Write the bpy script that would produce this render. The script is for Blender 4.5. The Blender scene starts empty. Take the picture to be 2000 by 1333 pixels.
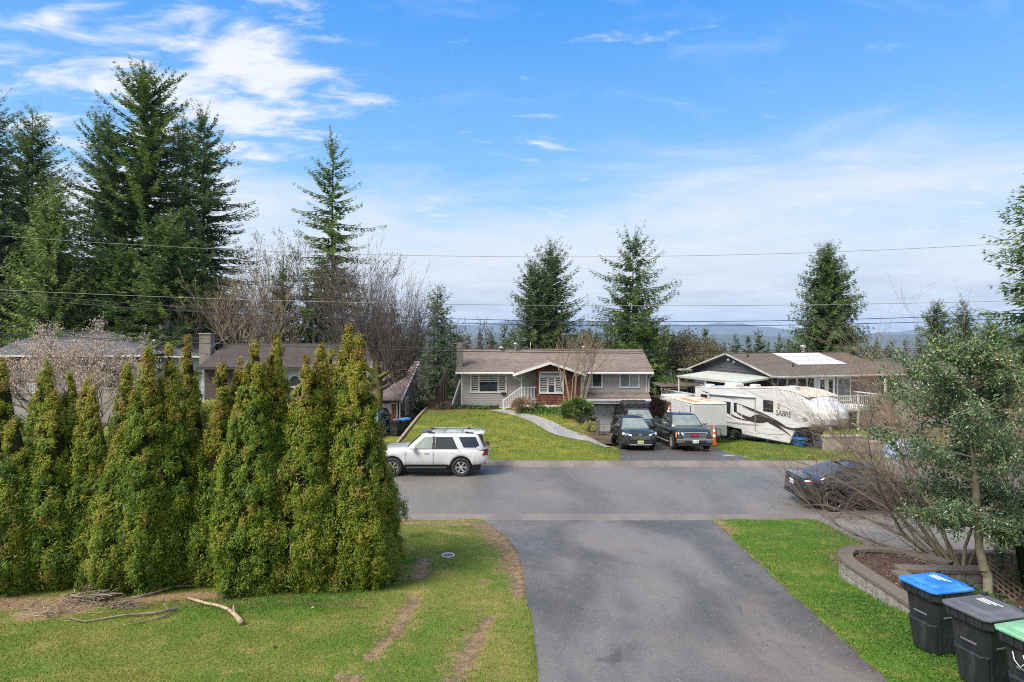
import bpy, math, random
import numpy as np
from mathutils import Vector, Matrix, Euler

S = bpy.context.scene
COL = S.collection
R = math.radians
rng = np.random.default_rng(7)
random.seed(7)

# ------------------------------------------------------------------ camera
EYE = 5.7            # metres above the street
HZ = 660.0           # horizon row in the 2000 px photograph
F = 1200.0           # focal length in photograph pixels
cam_d = bpy.data.cameras.new("camera")
cam = bpy.data.objects.new("camera", cam_d)
COL.objects.link(cam)
cam.location = (0, 0, EYE)
cam.rotation_euler = (R(90), 0, 0)
cam_d.sensor_width = 36
cam_d.lens = 36 * F / 2000
cam_d.shift_y = -(666.5 - HZ) / 2000
cam_d.clip_start = 0.1
cam_d.clip_end = 40000
S.camera = cam

# ------------------------------------------------------------------ light
SUN_EL, SUN_AZ = R(48), R(-128)   # azimuth: clockwise from +Y (straight ahead)
sun_d = bpy.data.lights.new("sun", 'SUN')
sun_d.energy = 2.4
sun_d.angle = R(28)
sun_d.color = (1.0, 0.93, 0.83)
sun = bpy.data.objects.new("sun", sun_d)
COL.objects.link(sun)
to_sun = Vector((math.sin(SUN_AZ) * math.cos(SUN_EL), math.cos(SUN_AZ) * math.cos(SUN_EL), math.sin(SUN_EL)))
sun.rotation_euler = to_sun.to_track_quat('Z', 'Y').to_euler()

S.view_settings.view_transform = 'Standard'
S.view_settings.look = 'None'
S.view_settings.exposure = 1.45
S.view_settings.gamma = 1
S.view_settings.use_curve_mapping = False
try:
    S.cycles.use_denoising = False
    S.cycles.denoising_prefilter = 'ACCURATE'
    S.cycles.denoising_input_passes = 'RGB_ALBEDO_NORMAL'
    S.cycles.filter_width = 1.05
    S.cycles.max_bounces = 6
    S.cycles.diffuse_bounces = 3
    S.cycles.glossy_bounces = 3
    S.cycles.transmission_bounces = 3
    S.cycles.volume_bounces = 1
    S.cycles.transparent_max_bounces = 6
    S.cycles.caustics_reflective = False
    S.cycles.caustics_refractive = False
except Exception:
    pass


class NT:
    """small helper for node trees"""
    def __init__(self, tree):
        self.t = tree
        self.n = tree.nodes
        self.l = tree.links

    def new(self, kind, **kw):
        nd = self.n.new(kind)
        for k, v in kw.items():
            if k.startswith('i_'):
                nd.inputs[k[2:]].default_value = v
            else:
                setattr(nd, k, v)
        return nd

    def link(self, a, b):
        self.l.new(a, b)

    def _in(self, nd, i, v):
        if isinstance(v, (int, float)):
            nd.inputs[i].default_value = v
        elif isinstance(v, tuple):
            nd.inputs[i].default_value = v
        elif v is not None:
            self.l.new(v, nd.inputs[i])

    def math(self, op, a, b=None, c=None, clamp=False):
        nd = self.n.new('ShaderNodeMath')
        nd.operation = op
        nd.use_clamp = clamp
        self._in(nd, 0, a); self._in(nd, 1, b); self._in(nd, 2, c)
        return nd.outputs[0]

    def vmath(self, op, a, b=None):
        nd = self.n.new('ShaderNodeVectorMath')
        nd.operation = op
        self._in(nd, 0, a); self._in(nd, 1, b)
        return nd.outputs[0]

    def sstep(self, x, a, b):
        nd = self.n.new('ShaderNodeMapRange')
        nd.interpolation_type = 'SMOOTHSTEP'
        self._in(nd, 0, x)
        nd.inputs[1].default_value = a; nd.inputs[2].default_value = b
        return nd.outputs[0]

    def noise(self, vec, scale, detail=4, rough=.55, dist=0):
        nd = self.n.new('ShaderNodeTexNoise')
        nd.inputs['Scale'].default_value = scale
        nd.inputs['Detail'].default_value = detail
        nd.inputs['Roughness'].default_value = rough
        nd.inputs['Distortion'].default_value = dist
        if vec is not None:
            self.l.new(vec, nd.inputs['Vector'])
        return nd.outputs[0]

    def mix(self, f, a, b, mode='MIX'):
        nd = self.n.new('ShaderNodeMix')
        nd.data_type = 'RGBA'
        nd.blend_type = mode
        for i, v in ((0, f), (6, a), (7, b)):
            if isinstance(v, (int, float)):
                nd.inputs[i].default_value = v
            elif isinstance(v, tuple):
                nd.inputs[i].default_value = (*v[:3], 1)
            else:
                self.l.new(v, nd.inputs[i])
        return nd.outputs[2]


# ------------------------------------------------------------------ sky
W = bpy.data.worlds.new("World")
S.world = W
W.use_nodes = True
W.node_tree.nodes.clear()
w = NT(W.node_tree)
SKY_STRENGTH = 0.093
sky = w.new('ShaderNodeTexSky', sky_type='NISHITA', sun_disc=False, sun_elevation=SUN_EL, sun_rotation=SUN_AZ,
            altitude=100, air_density=1.0, dust_density=0.6, ozone_density=2.0)
tc = w.new('ShaderNodeTexCoord')
D = tc.outputs['Generated']
sp = w.new('ShaderNodeSeparateXYZ'); w.link(D, sp.inputs[0])
dz = w.math('MAXIMUM', sp.outputs[2], 0.0)
# clear part of the sky: deepen it a little so that it reads as washed spring blue
el = w.sstep(dz, 0.02, 0.62)
blue = w.mix(el, (1.45, 2.85, 4.1), (0.04, 1.16, 3.75))
clear = w.mix(0.94, sky.outputs[0], blue)
# clouds lie on a flat layer: project the direction on a plane overhead
den = w.math('ADD', dz, 0.16)
cx = w.math('DIVIDE', sp.outputs[0], den)
cy = w.math('DIVIDE', sp.outputs[1], den)
cmb = w.new('ShaderNodeCombineXYZ'); w.link(cx, cmb.inputs[0]); w.link(cy, cmb.inputs[1])
cmb.inputs[2].default_value = 21.7
mp = w.new('ShaderNodeMapping'); w.link(cmb.outputs[0], mp.inputs[0])
mp.inputs['Rotation'].default_value = (0, 0, R(-38))
mp.inputs['Scale'].default_value = (0.75, 1.5, 1)
P = mp.outputs[0]
n1 = w.noise(P, 5.2, 7, .58, .4)
n2 = w.noise(P, 10.5, 5, .6)
n3 = w.noise(P, 0.55, 2)
# cloud cover is heavier to the west (screen left) and near the horizon
def lobe(x, y, z, lo, hi):
    v = Vector((x, y, z)).normalized()
    nd = w.new('ShaderNodeVectorMath', operation='DOT_PRODUCT')
    w.link(D, nd.inputs[0]); nd.inputs[1].default_value = v
    return w.sstep(nd.outputs['Value'], lo, hi)
west = lobe(-1.0, 1.0, 0.45, 0.885, 0.985)
puff = lobe(-0.375, 1.0, 0.435, 0.9870, 0.9990)
lowl = lobe(-0.52, 1.0, 0.33, 0.9860, 0.999)
cover = w.math('MULTIPLY', west, 0.17)
cover = w.math('ADD', cover, w.math('MULTIPLY', puff, 0.15))
cover = w.math('ADD', cover, w.math('MULTIPLY', lowl, 0.08))
cover = w.math('ADD', cover, w.math('MULTIPLY', w.math('SUBTRACT', n3, 0.5), 0.22))
dens = w.math('ADD', n1, w.math('MULTIPLY', w.math('SUBTRACT', n2, .5), 0.16))
dens = w.math('ADD', dens, cover)
# behind the camera the cloud that softens this light goes on
behind = w.math('MAXIMUM', w.sstep(sp.outputs[1], 0.10, -0.40), w.sstep(sp.outputs[2], 0.56, 0.80))
dens = w.math('ADD', dens, w.math('MULTIPLY', behind, 0.34))
cum = w.sstep(dens, 0.60, 0.88)
# flat bank of cloud near the horizon
lay = w.new('ShaderNodeCombineXYZ')
w.link(sp.outputs[0], lay.inputs[0]); w.link(w.math('MULTIPLY', sp.outputs[2], 5.0), lay.inputs[2]); w.link(sp.outputs[1], lay.inputs[1])
nb = w.noise(lay.outputs[0], 2.6, 6, .55, .3)
nbf = w.noise(lay.outputs[0], 7.0, 5, .6)
bz = w.math('ADD', sp.outputs[2], w.math('MULTIPLY', w.math('SUBTRACT', nb, .5), -0.40))
bank = w.math('SUBTRACT', 1.0, w.sstep(bz, 0.10, 0.33))
bank = w.math('MULTIPLY', bank, 0.93)
# high thin veil
nv = w.noise(P, 3.2, 6, .62, .5)
veil = w.math('MULTIPLY', w.sstep(nv, 0.52, 0.80), 0.22)
ccol = w.mix(n2, (3.3, 3.45, 3.75), (4.2, 4.25, 4.3))
greyband = w.math('SUBTRACT', 1.0, w.sstep(dz, 0.02, 0.17))
bcol = w.mix(w.math('MULTIPLY', greyband, w.sstep(nbf, .35, .7)), (3.45, 3.6, 3.8), (2.35, 2.5, 2.75))
c = w.mix(veil, clear, (3.4, 3.8, 4.3))
c = w.mix(bank, c, bcol)
c = w.mix(w.math('MULTIPLY', cum, 0.95), c, ccol)
bg = w.new('ShaderNodeBackground', i_Strength=SKY_STRENGTH)
w.link(c, bg.inputs[0])
wo = w.new('ShaderNodeOutputWorld'); w.link(bg.outputs[0], wo.inputs[0])


# ------------------------------------------------------------------ materials
MATS = {}

def mat(name, col, rough=.6, col2=None, vscale=6, metal=0, bump=0, bscale=60, spec=.5, coat=0, detail=4, coords='Object', lo=.35, hi=.65, stretch=None):
    if name in MATS:
        return MATS[name]
    m = bpy.data.materials.new(name)
    m.use_nodes = True
    t = NT(m.node_tree)
    b = m.node_tree.nodes['Principled BSDF']
    b.inputs['Roughness'].default_value = rough
    b.inputs['Metallic'].default_value = metal
    b.inputs['Specular IOR Level'].default_value = spec
    if coat:
        b.inputs['Coat Weight'].default_value = coat
        b.inputs['Coat Roughness'].default_value = .06
    tcn = t.new('ShaderNodeTexCoord')
    v = tcn.outputs[coords]
    if stretch:
        mpn = t.new('ShaderNodeMapping'); mpn.inputs['Scale'].default_value = stretch
        t.link(v, mpn.inputs[0]); v = mpn.outputs[0]
    if col2 is not None:
        f = t.sstep(t.noise(v, vscale, detail), lo, hi)
        t.link(t.mix(f, col, col2), b.inputs['Base Color'])
    else:
        b.inputs['Base Color'].default_value = (*col, 1)
    if bump:
        bn = t.new('ShaderNodeBump', i_Strength=bump, i_Distance=.02)
        t.link(t.noise(v, bscale, 3), bn.inputs['Height'])
        t.link(bn.outputs[0], b.inputs['Normal'])
    MATS[name] = m
    return m


def leaf_mat(name, ramp, rough=.55, trans=.25, spec=.3, vscale=1.2, vamt=.25):
    """ramp: list of (pos, colour); driven by the attribute 'tint' carried by every leaf"""
    m = bpy.data.materials.new(name)
    m.use_nodes = True
    t = NT(m.node_tree)
    b = m.node_tree.nodes['Principled BSDF']
    out = m.node_tree.nodes['Material Output']
    at = t.new('ShaderNodeAttribute', attribute_name='tint')
    cr = t.new('ShaderNodeValToRGB')
    el = cr.color_ramp.elements
    el[0].position, el[0].color = ramp[0][0], (*ramp[0][1], 1)
    el[1].position, el[1].color = ramp[-1][0], (*ramp[-1][1], 1)
    for p, c_ in ramp[1:-1]:
        e = el.new(p); e.color = (*c_, 1)
    oi = t.new('ShaderNodeObjectInfo')
    f = t.math('ADD', at.outputs['Fac'], t.math('MULTIPLY', t.math('SUBTRACT', oi.outputs['Random'], .5), vamt))
    t.link(f, cr.inputs[0])
    b.inputs['Roughness'].default_value = rough
    b.inputs['Specular IOR Level'].default_value = spec
    t.link(cr.outputs[0], b.inputs['Base Color'])
    if trans:
        tr = t.new('ShaderNodeBsdfTranslucent')
        t.link(cr.outputs[0], tr.inputs[0])
        mx = t.new('ShaderNodeMixShader', i_Fac=trans)
        t.link(b.outputs[0], mx.inputs[1]); t.link(tr.outputs[0], mx.inputs[2])
        t.link(mx.outputs[0], out.inputs[0])
    MATS[name] = m
    return m


# ------------------------------------------------------------------ objects
def tag(o, label=None, cat=None, group=None, kind=None):
    if label: o['label'] = label
    if cat: o['category'] = cat
    if group: o['group'] = group
    if kind: o['kind'] = kind
    return o


def empty(name, loc=(0, 0, 0), rz=0, label=None, cat=None, group=None):
    o = bpy.data.objects.new(name, None)
    o.empty_display_size = .2
    COL.objects.link(o)
    o.location = loc
    o.rotation_euler = (0, 0, rz)
    return tag(o, label, cat, group)


def link_mesh(name, me, mats=None, parent=None, loc=None, rot=None):
    if mats is not None:
        for m in (mats if isinstance(mats, (list, tuple)) else [mats]):
            me.materials.append(m)
    o = bpy.data.objects.new(name, me)
    COL.objects.link(o)
    if parent: o.parent = parent
    if loc is not None: o.location = loc
    if rot is not None: o.rotation_euler = rot
    return o


def copy_tree(o, parent=None):
    c_ = o.copy()
    COL.objects.link(c_)
    if parent: c_.parent = parent
    for ch in list(o.children):
        copy_tree(ch, c_)
    return c_


class MB:
    """collects shapes, then links them as ONE mesh"""
    def __init__(self):
        self.v, self.f, self.m, self.s = [], [], [], []

    def add(self, V, Fs, mi=0, smooth=False):
        o = len(self.v)
        self.v.extend([tuple(p) for p in V])
        for f in Fs:
            self.f.append(tuple(i + o for i in f)); self.m.append(mi); self.s.append(smooth)
        return self

    def quad(self, a, b, c_, d, mi=0):
        return self.add([a, b, c_, d], [(0, 1, 2, 3)], mi)

    def poly(self, pts, mi=0):
        return self.add(pts, [tuple(range(len(pts)))], mi)

    def box(self, x0, x1, y0, y1, z0, z1, mi=0, ch=0.0, M=None):
        if x1 < x0: x0, x1 = x1, x0
        if y1 < y0: y0, y1 = y1, y0
        if z1 < z0: z0, z1 = z1, z0
        if ch <= 0:
            V = [(x0, y0, z0), (x1, y0, z0), (x1, y1, z0), (x0, y1, z0), (x0, y0, z1), (x1, y0, z1), (x1, y1, z1), (x0, y1, z1)]
            Fs = [(0, 3, 2, 1), (4, 5, 6, 7), (0, 1, 5, 4), (1, 2, 6, 5), (2, 3, 7, 6), (3, 0, 4, 7)]
        else:
            c_ = min(ch, .45 * min(x1 - x0, y1 - y0, z1 - z0))
            def ring(z, e):
                return [(x0 + e, y0 + c_, z), (x0 + c_, y0 + e, z), (x1 - c_, y0 + e, z), (x1 - e, y0 + c_, z),
                        (x1 - e, y1 - c_, z), (x1 - c_, y1 - e, z), (x0 + c_, y1 - e, z), (x0 + e, y1 - c_, z)]
            V = ring(z0, c_) + ring(z0 + c_, 0) + ring(z1 - c_, 0) + ring(z1, c_)
            Fs = [tuple(range(7, -1, -1)), tuple(range(24, 32))]
            for k in range(3):
                for i in range(8):
                    j = (i + 1) % 8
                    Fs.append((k * 8 + i, k * 8 + j, k * 8 + 8 + j, k * 8 + 8 + i))
        if M is not None:
            V = [M @ Vector(p) for p in V]
        return self.add(V, Fs, mi)

    def beam(self, a, b, wx, wz, mi=0, up=(0, 0, 1), ch=0):
        a, b = Vector(a), Vector(b)
        d = b - a
        L = d.length
        d = d.normalized()
        u = Vector(up)
        sx = d.cross(u)
        if sx.length < 1e-4:
            sx = d.cross(Vector((0, 1, 0)))
        sx.normalize()
        u = sx.cross(d)
        M = Matrix((( sx.x, d.x, u.x, a.x), (sx.y, d.y, u.y, a.y), (sx.z, d.z, u.z, a.z), (0, 0, 0, 1)))
        return self.box(-wx / 2, wx / 2, 0, L, -wz / 2, wz / 2, mi, ch, M)

    def tube(self, pts, rad, n=8, mi=0, smooth=True, cap=True):
        pts = [Vector(p) for p in pts]
        if isinstance(rad, (int, float)): rad = [rad] * len(pts)
        V = []
        ref = Vector((0.31, 0.17, 0.93))
        for i, p in enumerate(pts):
            d = (pts[min(i + 1, len(pts) - 1)] - pts[max(i - 1, 0)]).normalized()
            if abs(d.dot(ref)) > .98: rr = Vector((1, 0, 0))
            else: rr = ref
            a = d.cross(rr).normalized(); b = d.cross(a)
            for k in range(n):
                t = 2 * math.pi * k / n
                V.append(p + (a * math.cos(t) + b * math.sin(t)) * rad[i])
        Fs = []
        for i in range(len(pts) - 1):
            for k in range(n):
                j = (k + 1) % n
                Fs.append((i * n + k, i * n + j, i * n + n + j, i * n + n + k))
        if cap:
            Fs.append(tuple(range(n - 1, -1, -1)))
            Fs.append(tuple(range((len(pts) - 1) * n, len(pts) * n)))
        return self.add(V, Fs, mi, smooth)

    def lathe(self, prof, n=24, M=None, mi=0, smooth=True):
        """prof: (r, h) around local z"""
        V = []
        for r_, h in prof:
            for k in range(n):
                t = 2 * math.pi * k / n
                V.append(Vector((r_ * math.cos(t), r_ * math.sin(t), h)))
        Fs = []
        for i in range(len(prof) - 1):
            for k in range(n):
                j = (k + 1) % n
                Fs.append((i * n + k, i * n + j, i * n + n + j, i * n + n + k))
        if M is not None: V = [M @ p for p in V]
        return self.add(V, Fs, mi, smooth)

    def prism(self, poly, d0, d1, axis='y', mi=0):
        """extrude a polygon given in the plane normal to axis; poly listed as (a, b)"""
        def P3(a, b, d):
            return {'y': (a, d, b), 'x': (d, a, b), 'z': (a, b, d)}[axis]
        n = len(poly)
        V = [P3(a, b, d0) for a, b in poly] + [P3(a, b, d1) for a, b in poly]
        Fs = [tuple(range(n)), tuple(range(2 * n - 1, n - 1, -1))]
        for i in range(n):
            j = (i + 1) % n
            Fs.append((j, i, n + i, n + j))
        return self.add(V, Fs, mi)

    def loft(self, rings, mi=0, closed=True, caps=True, smooth=True):
        n = len(rings[0])
        V = [p for r_ in rings for p in r_]
        Fs = []
        for i in range(len(rings) - 1):
            for k in range(n if closed else n - 1):
                j = (k + 1) % n
                Fs.append((i * n + k, i * n + j, i * n + n + j, i * n + n + k))
        if caps:
            Fs.append(tuple(range(n - 1, -1, -1)))
            Fs.append(tuple(range((len(rings) - 1) * n, len(rings) * n)))
        return self.add(V, Fs, mi, smooth)

    def build(self, name, mats, parent=None, loc=None, rot=None, bevel=0, fixn=False, kind=None):
        me = bpy.data.meshes.new(name)
        me.from_pydata([tuple(p) for p in self.v], [], self.f)
        me.polygons.foreach_set('material_index', self.m)
        me.polygons.foreach_set('use_smooth', self.s)
        me.update()
        if fixn:
            import bmesh
            bm = bmesh.new(); bm.from_mesh(me)
            bmesh.ops.recalc_face_normals(bm, faces=bm.faces)
            bm.to_mesh(me); bm.free()
        o = link_mesh(name, me, mats, parent, loc, rot)
        if bevel:
            b = o.modifiers.new('bevel', 'BEVEL'); b.width = bevel; b.segments = 2; b.limit_method = 'ANGLE'
        if kind: o['kind'] = kind
        return o


def np_mesh(name, groups, mats, attrs=None, parent=None, smooth=False, shared=None):
    """groups: list of (V (n,3), F (m,k), material index); attrs: {'tint': list of (n,) per group}"""
    nv = sum(len(g[0]) for g in groups)
    V = np.concatenate([np.asarray(g[0], dtype=np.float32).reshape(-1, 3) for g in groups])
    loops, starts, totals, mi = [], [], [], []
    off, ls = 0, 0
    for Vg, Fg, k in groups:
        Fg = np.asarray(Fg, dtype=np.int32)
        loops.append((Fg + off).ravel())
        starts.append(ls + np.arange(len(Fg)) * Fg.shape[1])
        totals.append(np.full(len(Fg), Fg.shape[1]))
        mi.append(np.full(len(Fg), k))
        off += len(Vg); ls += Fg.size
    loops, starts, totals, mi = map(np.concatenate, (loops, starts, totals, mi))
    me = bpy.data.meshes.new(name)
    me.vertices.add(nv)
    me.vertices.foreach_set('co', V.ravel())
    me.loops.add(len(loops))
    me.loops.foreach_set('vertex_index', loops.astype(np.int32))
    me.polygons.add(len(starts))
    me.polygons.foreach_set('loop_start', starts.astype(np.int32))
    me.polygons.foreach_set('loop_total', totals.astype(np.int32))
    me.polygons.foreach_set('material_index', mi.astype(np.int32))
    me.polygons.foreach_set('use_smooth', np.full(len(starts), smooth))
    if attrs:
        for k, arrs in attrs.items():
            a = me.attributes.new(k, 'FLOAT', 'POINT')
            a.data.foreach_set('value', np.concatenate([np.asarray(x, dtype=np.float32).ravel() for x in arrs]))
    me.update(calc_edges=True)
    me.validate()
    return link_mesh(name, me, mats, parent)


def unit(a):
    return a / np.maximum(np.linalg.norm(a, axis=-1, keepdims=True), 1e-9)


def at(px, py, Y):
    """the point at depth Y seen at pixel (px, py) of the photograph"""
    return ((px - 1000) / F * Y, Y, EYE - (py - HZ) / F * Y)


def lerp(a, b, t):
    return a + (b - a) * t


def ss(a, b, x):
    t = np.clip((x - a) / (b - a), 0, 1)
    return t * t * (3 - 2 * t)
# ------------------------------------------------------------------ terrain
def T(x, y):
    x = np.asarray(x, dtype=float); y = np.asarray(y, dtype=float)
    zn = 0.1 * (19.2 - np.maximum(y, 2.0))
    dz_ = -0.9 * np.clip((y - 27.5) / 15.5, 0, 1)
    dz_ = dz_ * (1 + .25 * ss(9, 13, x))
    lz = 0.04 + 0.68 * ss(27.6, 42.5, y) * 1.0
    m = ss(-6.05, -5.75, x) * (1 - ss(3.6, 5.7, x))
    zf = dz_ + (lz - dz_) * m * ss(27.4, 28.2, y) * (1 - ss(48, 54, y))
    zf = np.where(y > 46, zf - 0.9 * ss(46, 56, y), zf)
    drop = np.maximum(y - 56, 0)
    zf = zf - np.minimum(drop, 800) * 0.075 * ss(56, 110, y)
    hillside = ss(-15, -60, x)
    zf = zf + hillside * np.minimum(drop, 800) * .04
    zf = np.where((y > 27.4), zf, np.where(y < 19.2, zn, 0.0))
    # the street itself runs nearly level; land far to either side stays close to it
    return zf


def t1(x, y):
    return float(T(np.array([x]), np.array([y]))[0])


def nearpt(px, py):
    t = (py - HZ) / F
    Y = 3.78 / (t - .1)
    return ((px - 1000) / F * Y, Y)


def poly_x(pts):
    ys = np.array([p[1] for p in pts]); xs = np.array([p[0] for p in pts])
    o = np.argsort(ys)
    return lambda y: np.interp(y, ys[o], xs[o])


DL = poly_x([nearpt(*p) for p in ((1052, 1420), (1048, 1333), (1040, 1240), (1027, 1160), (1020, 1105), (1007, 1072), (986, 1045), (962, 1030))] + [(-0.95, 19.16), (0.30, 2)])
DR = poly_x([nearpt(*p) for p in ((1740, 1333), (1600, 1207), (1500, 1115), (1432, 1052), (1403, 1028))] + [(6.25, 19.16), (5.15, 5), (5.1, 2)])
FDL = poly_x([(4.75, 27.75), (5.1, 29), (5.45, 31), (5.75, 34), (5.9, 38), (5.8, 41), (5.3, 43.1)])
FDR = poly_x([(12.2, 27.75), (11.5, 28.6), (11.35, 31), (11.3, 36), (10.8, 41), (10.4, 43.1)])
PDL = poly_x([(12.2, 44.5), (14.0, 40), (15.8, 36), (17.1, 33), (18.6, 27.75)])
PDR = poly_x([(17.0, 44.5), (19, 40), (21, 36), (25, 27.75)])
GRL = poly_x([(9.45, 19.16), (9.3, 17.5), (9.05, 15.6), (8.75, 14.4), (8.6, 13.75)])
PATH = [at(*p) for p in ((968, 808, 41.9), (992, 813, 41), (1027, 822, 39.3), (1058, 833, 37.4), (1080, 846, 35.6), (1102, 858, 34.2), (1135, 866, 33.3), (1188, 871, 32.8))]


def seg_d(x, y, a, b):
    a = np.array(a[:2]); b = np.array(b[:2]); d = b - a
    t = np.clip(((x - a[0]) * d[0] + (y - a[1]) * d[1]) / (d @ d), 0, 1)
    return np.hypot(x - a[0] - t * d[0], y - a[1] - t * d[1])


MUD = [((832, 1095), (820, 1128), .20), ((812, 1165), (800, 1190), .12), ((803, 1185), (770, 1240), .17), ((770, 1240), (722, 1288), .13),
       ((957, 1207), (925, 1255), .12), ((930, 1250), (903, 1305), .17), ((950, 1028), (998, 1070), .52), ((998, 1070), (1012, 1115), .42),
       ((1012, 1115), (1020, 1165), .24), ((790, 1022), (960, 1025), .30), ((938, 1135), (948, 1140), .10), ((860, 1040), (900, 1046), .10),
       ((700, 1330), (670, 1325), .12), ((905, 1320), (860, 1345), .12), ((1405, 1022), (1428, 1045), .20)]
MUDW = [(nearpt(*a), nearpt(*b), r_) for a, b, r_ in MUD]
BARE = [((-40, 1185), (150, 1180), .42), ((150, 1180), (350, 1170), .20), ((350, 1170), (560, 1160), .17), ((560, 1160), (760, 1120), .14), ((60, 1205), (150, 1195), .35)]
BAREW = [(nearpt(*a), nearpt(*b), r_) for a, b, r_ in BARE]
HEDGE_BED = [((-14, 13.4), (-4.1, 13.7), 1.05)]


def mud_at(x, y):
    m = np.zeros_like(x)
    for a, b, r_ in MUDW:
        m = np.maximum(m, 1 - seg_d(x, y, a, b) / (r_ * 1.35))
    return np.clip(m, 0, 1)


def bare_at(x, y):
    m = np.zeros_like(x)
    for a, b, r_ in MUDW:      # straw-coloured, worn turf round the muddy tracks
        m = np.maximum(m, .42 * np.clip(1 - seg_d(x, y, a, b) / (r_ * 3.2 + .12), 0, 1))
    m = np.maximum(m, .22 * np.clip(1 - seg_d(x, y, (-.7, 12.6), (-.2, 8.2)) / 1.0, 0, 1))
    for a, b, r_ in BAREW:
        m = np.maximum(m, 1 - seg_d(x, y, a, b) / (r_ * 1.6))
    for a, b, r_ in HEDGE_BED:
        m = np.maximum(m, np.clip((1 - seg_d(x, y, a, b) / r_) * 4, 0, 1))
    return np.clip(m, 0, 1)


def lush_at(x, y):
    """greener grass beside the hedge and along the right verge"""
    d = seg_d(x, y, nearpt(600, 1180), nearpt(790, 1100))
    d2 = seg_d(x, y, nearpt(420, 1195), nearpt(600, 1180)) * 1.3
    l_ = np.clip(1.15 - np.minimum(d, d2) / .9, 0, 1)
    return np.maximum(l_, np.where(x > 3.5, .8, 0))


# ------------------------------------------------------------------ ground materials
def ground_mat(name, cols, mudcol=(.125, .083, .057), barecol=(.20, .135, .075), s1=.35, bump=.6):
    """cols: green, olive, yellow, lush"""
    m = bpy.data.materials.new(name); m.use_nodes = True
    t = NT(m.node_tree); b = m.node_tree.nodes['Principled BSDF']
    v = t.new('ShaderNodeTexCoord').outputs['Object']
    a = t.noise(v, s1, 5, .62, .3); bb = t.noise(v, s1 * 4.6, 5, .65); f = t.noise(v, 26, 3, .7)
    c_ = t.mix(t.sstep(a, .36, .62), cols[0], cols[1])
    c_ = t.mix(t.math('MULTIPLY', t.sstep(bb, .50, .68), .85), c_, cols[2])
    lu = t.new('ShaderNodeAttribute', attribute_name='lush').outputs['Fac']
    c_ = t.mix(t.math('MULTIPLY', lu, t.sstep(bb, .75, .35)), c_, cols[3])
    c_ = t.mix(t.sstep(f, .40, .72), c_, t.mix(.5, c_, (.03, .04, .012)))
    mu = t.new('ShaderNodeAttribute', attribute_name='mud').outputs['Fac']
    ba = t.new('ShaderNodeAttribute', attribute_name='bare').outputs['Fac']
    e = t.math('ADD', mu, t.math('MULTIPLY', t.math('SUBTRACT', t.noise(v, 5, 6, .75), .5), 2.0))
    c_ = t.mix(t.math('MULTIPLY', t.sstep(e, .15, .75), t.sstep(mu, .0, .2)), c_, t.mix(f, mudcol, tuple(k * 1.5 for k in mudcol)))
    e2 = t.math('ADD', ba, t.math('MULTIPLY', t.math('SUBTRACT', t.noise(v, 6, 6, .75), .5), 2.0))
    c_ = t.mix(t.math('MULTIPLY', t.sstep(e2, .2, .6), t.sstep(ba, .0, .1)), c_, t.mix(f, barecol, tuple(k * 1.9 for k in barecol)))
    t.link(c_, b.inputs['Base Color'])
    b.inputs['Roughness'].default_value = .85; b.inputs['Specular IOR Level'].default_value = .2
    bn = t.new('ShaderNodeBump', i_Strength=bump, i_Distance=.04)
    t.link(t.math('ADD', f, t.noise(v, 90, 2)), bn.inputs['Height']); t.link(bn.outputs[0], b.inputs['Normal'])
    MATS[name] = m
    return m


GREEN, OLIVE, YELLOW, LUSH = (.11, .18, .022), (.19, .20, .042), (.29, .25, .07), (.065, .175, .018)
M_LAWN = ground_mat('near lawn', (GREEN, OLIVE, YELLOW, LUSH), s1=.55)
M_FLAWN = ground_mat('far lawn', ((.13, .175, .026), (.21, .205, .034), (.36, .315, .04), (.105, .18, .024)), s1=.30)
M_WILD = ground_mat('rough ground', ((.05, .06, .022), (.07, .06, .03), (.09, .075, .035), (.05, .07, .02)), s1=.05)


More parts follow.
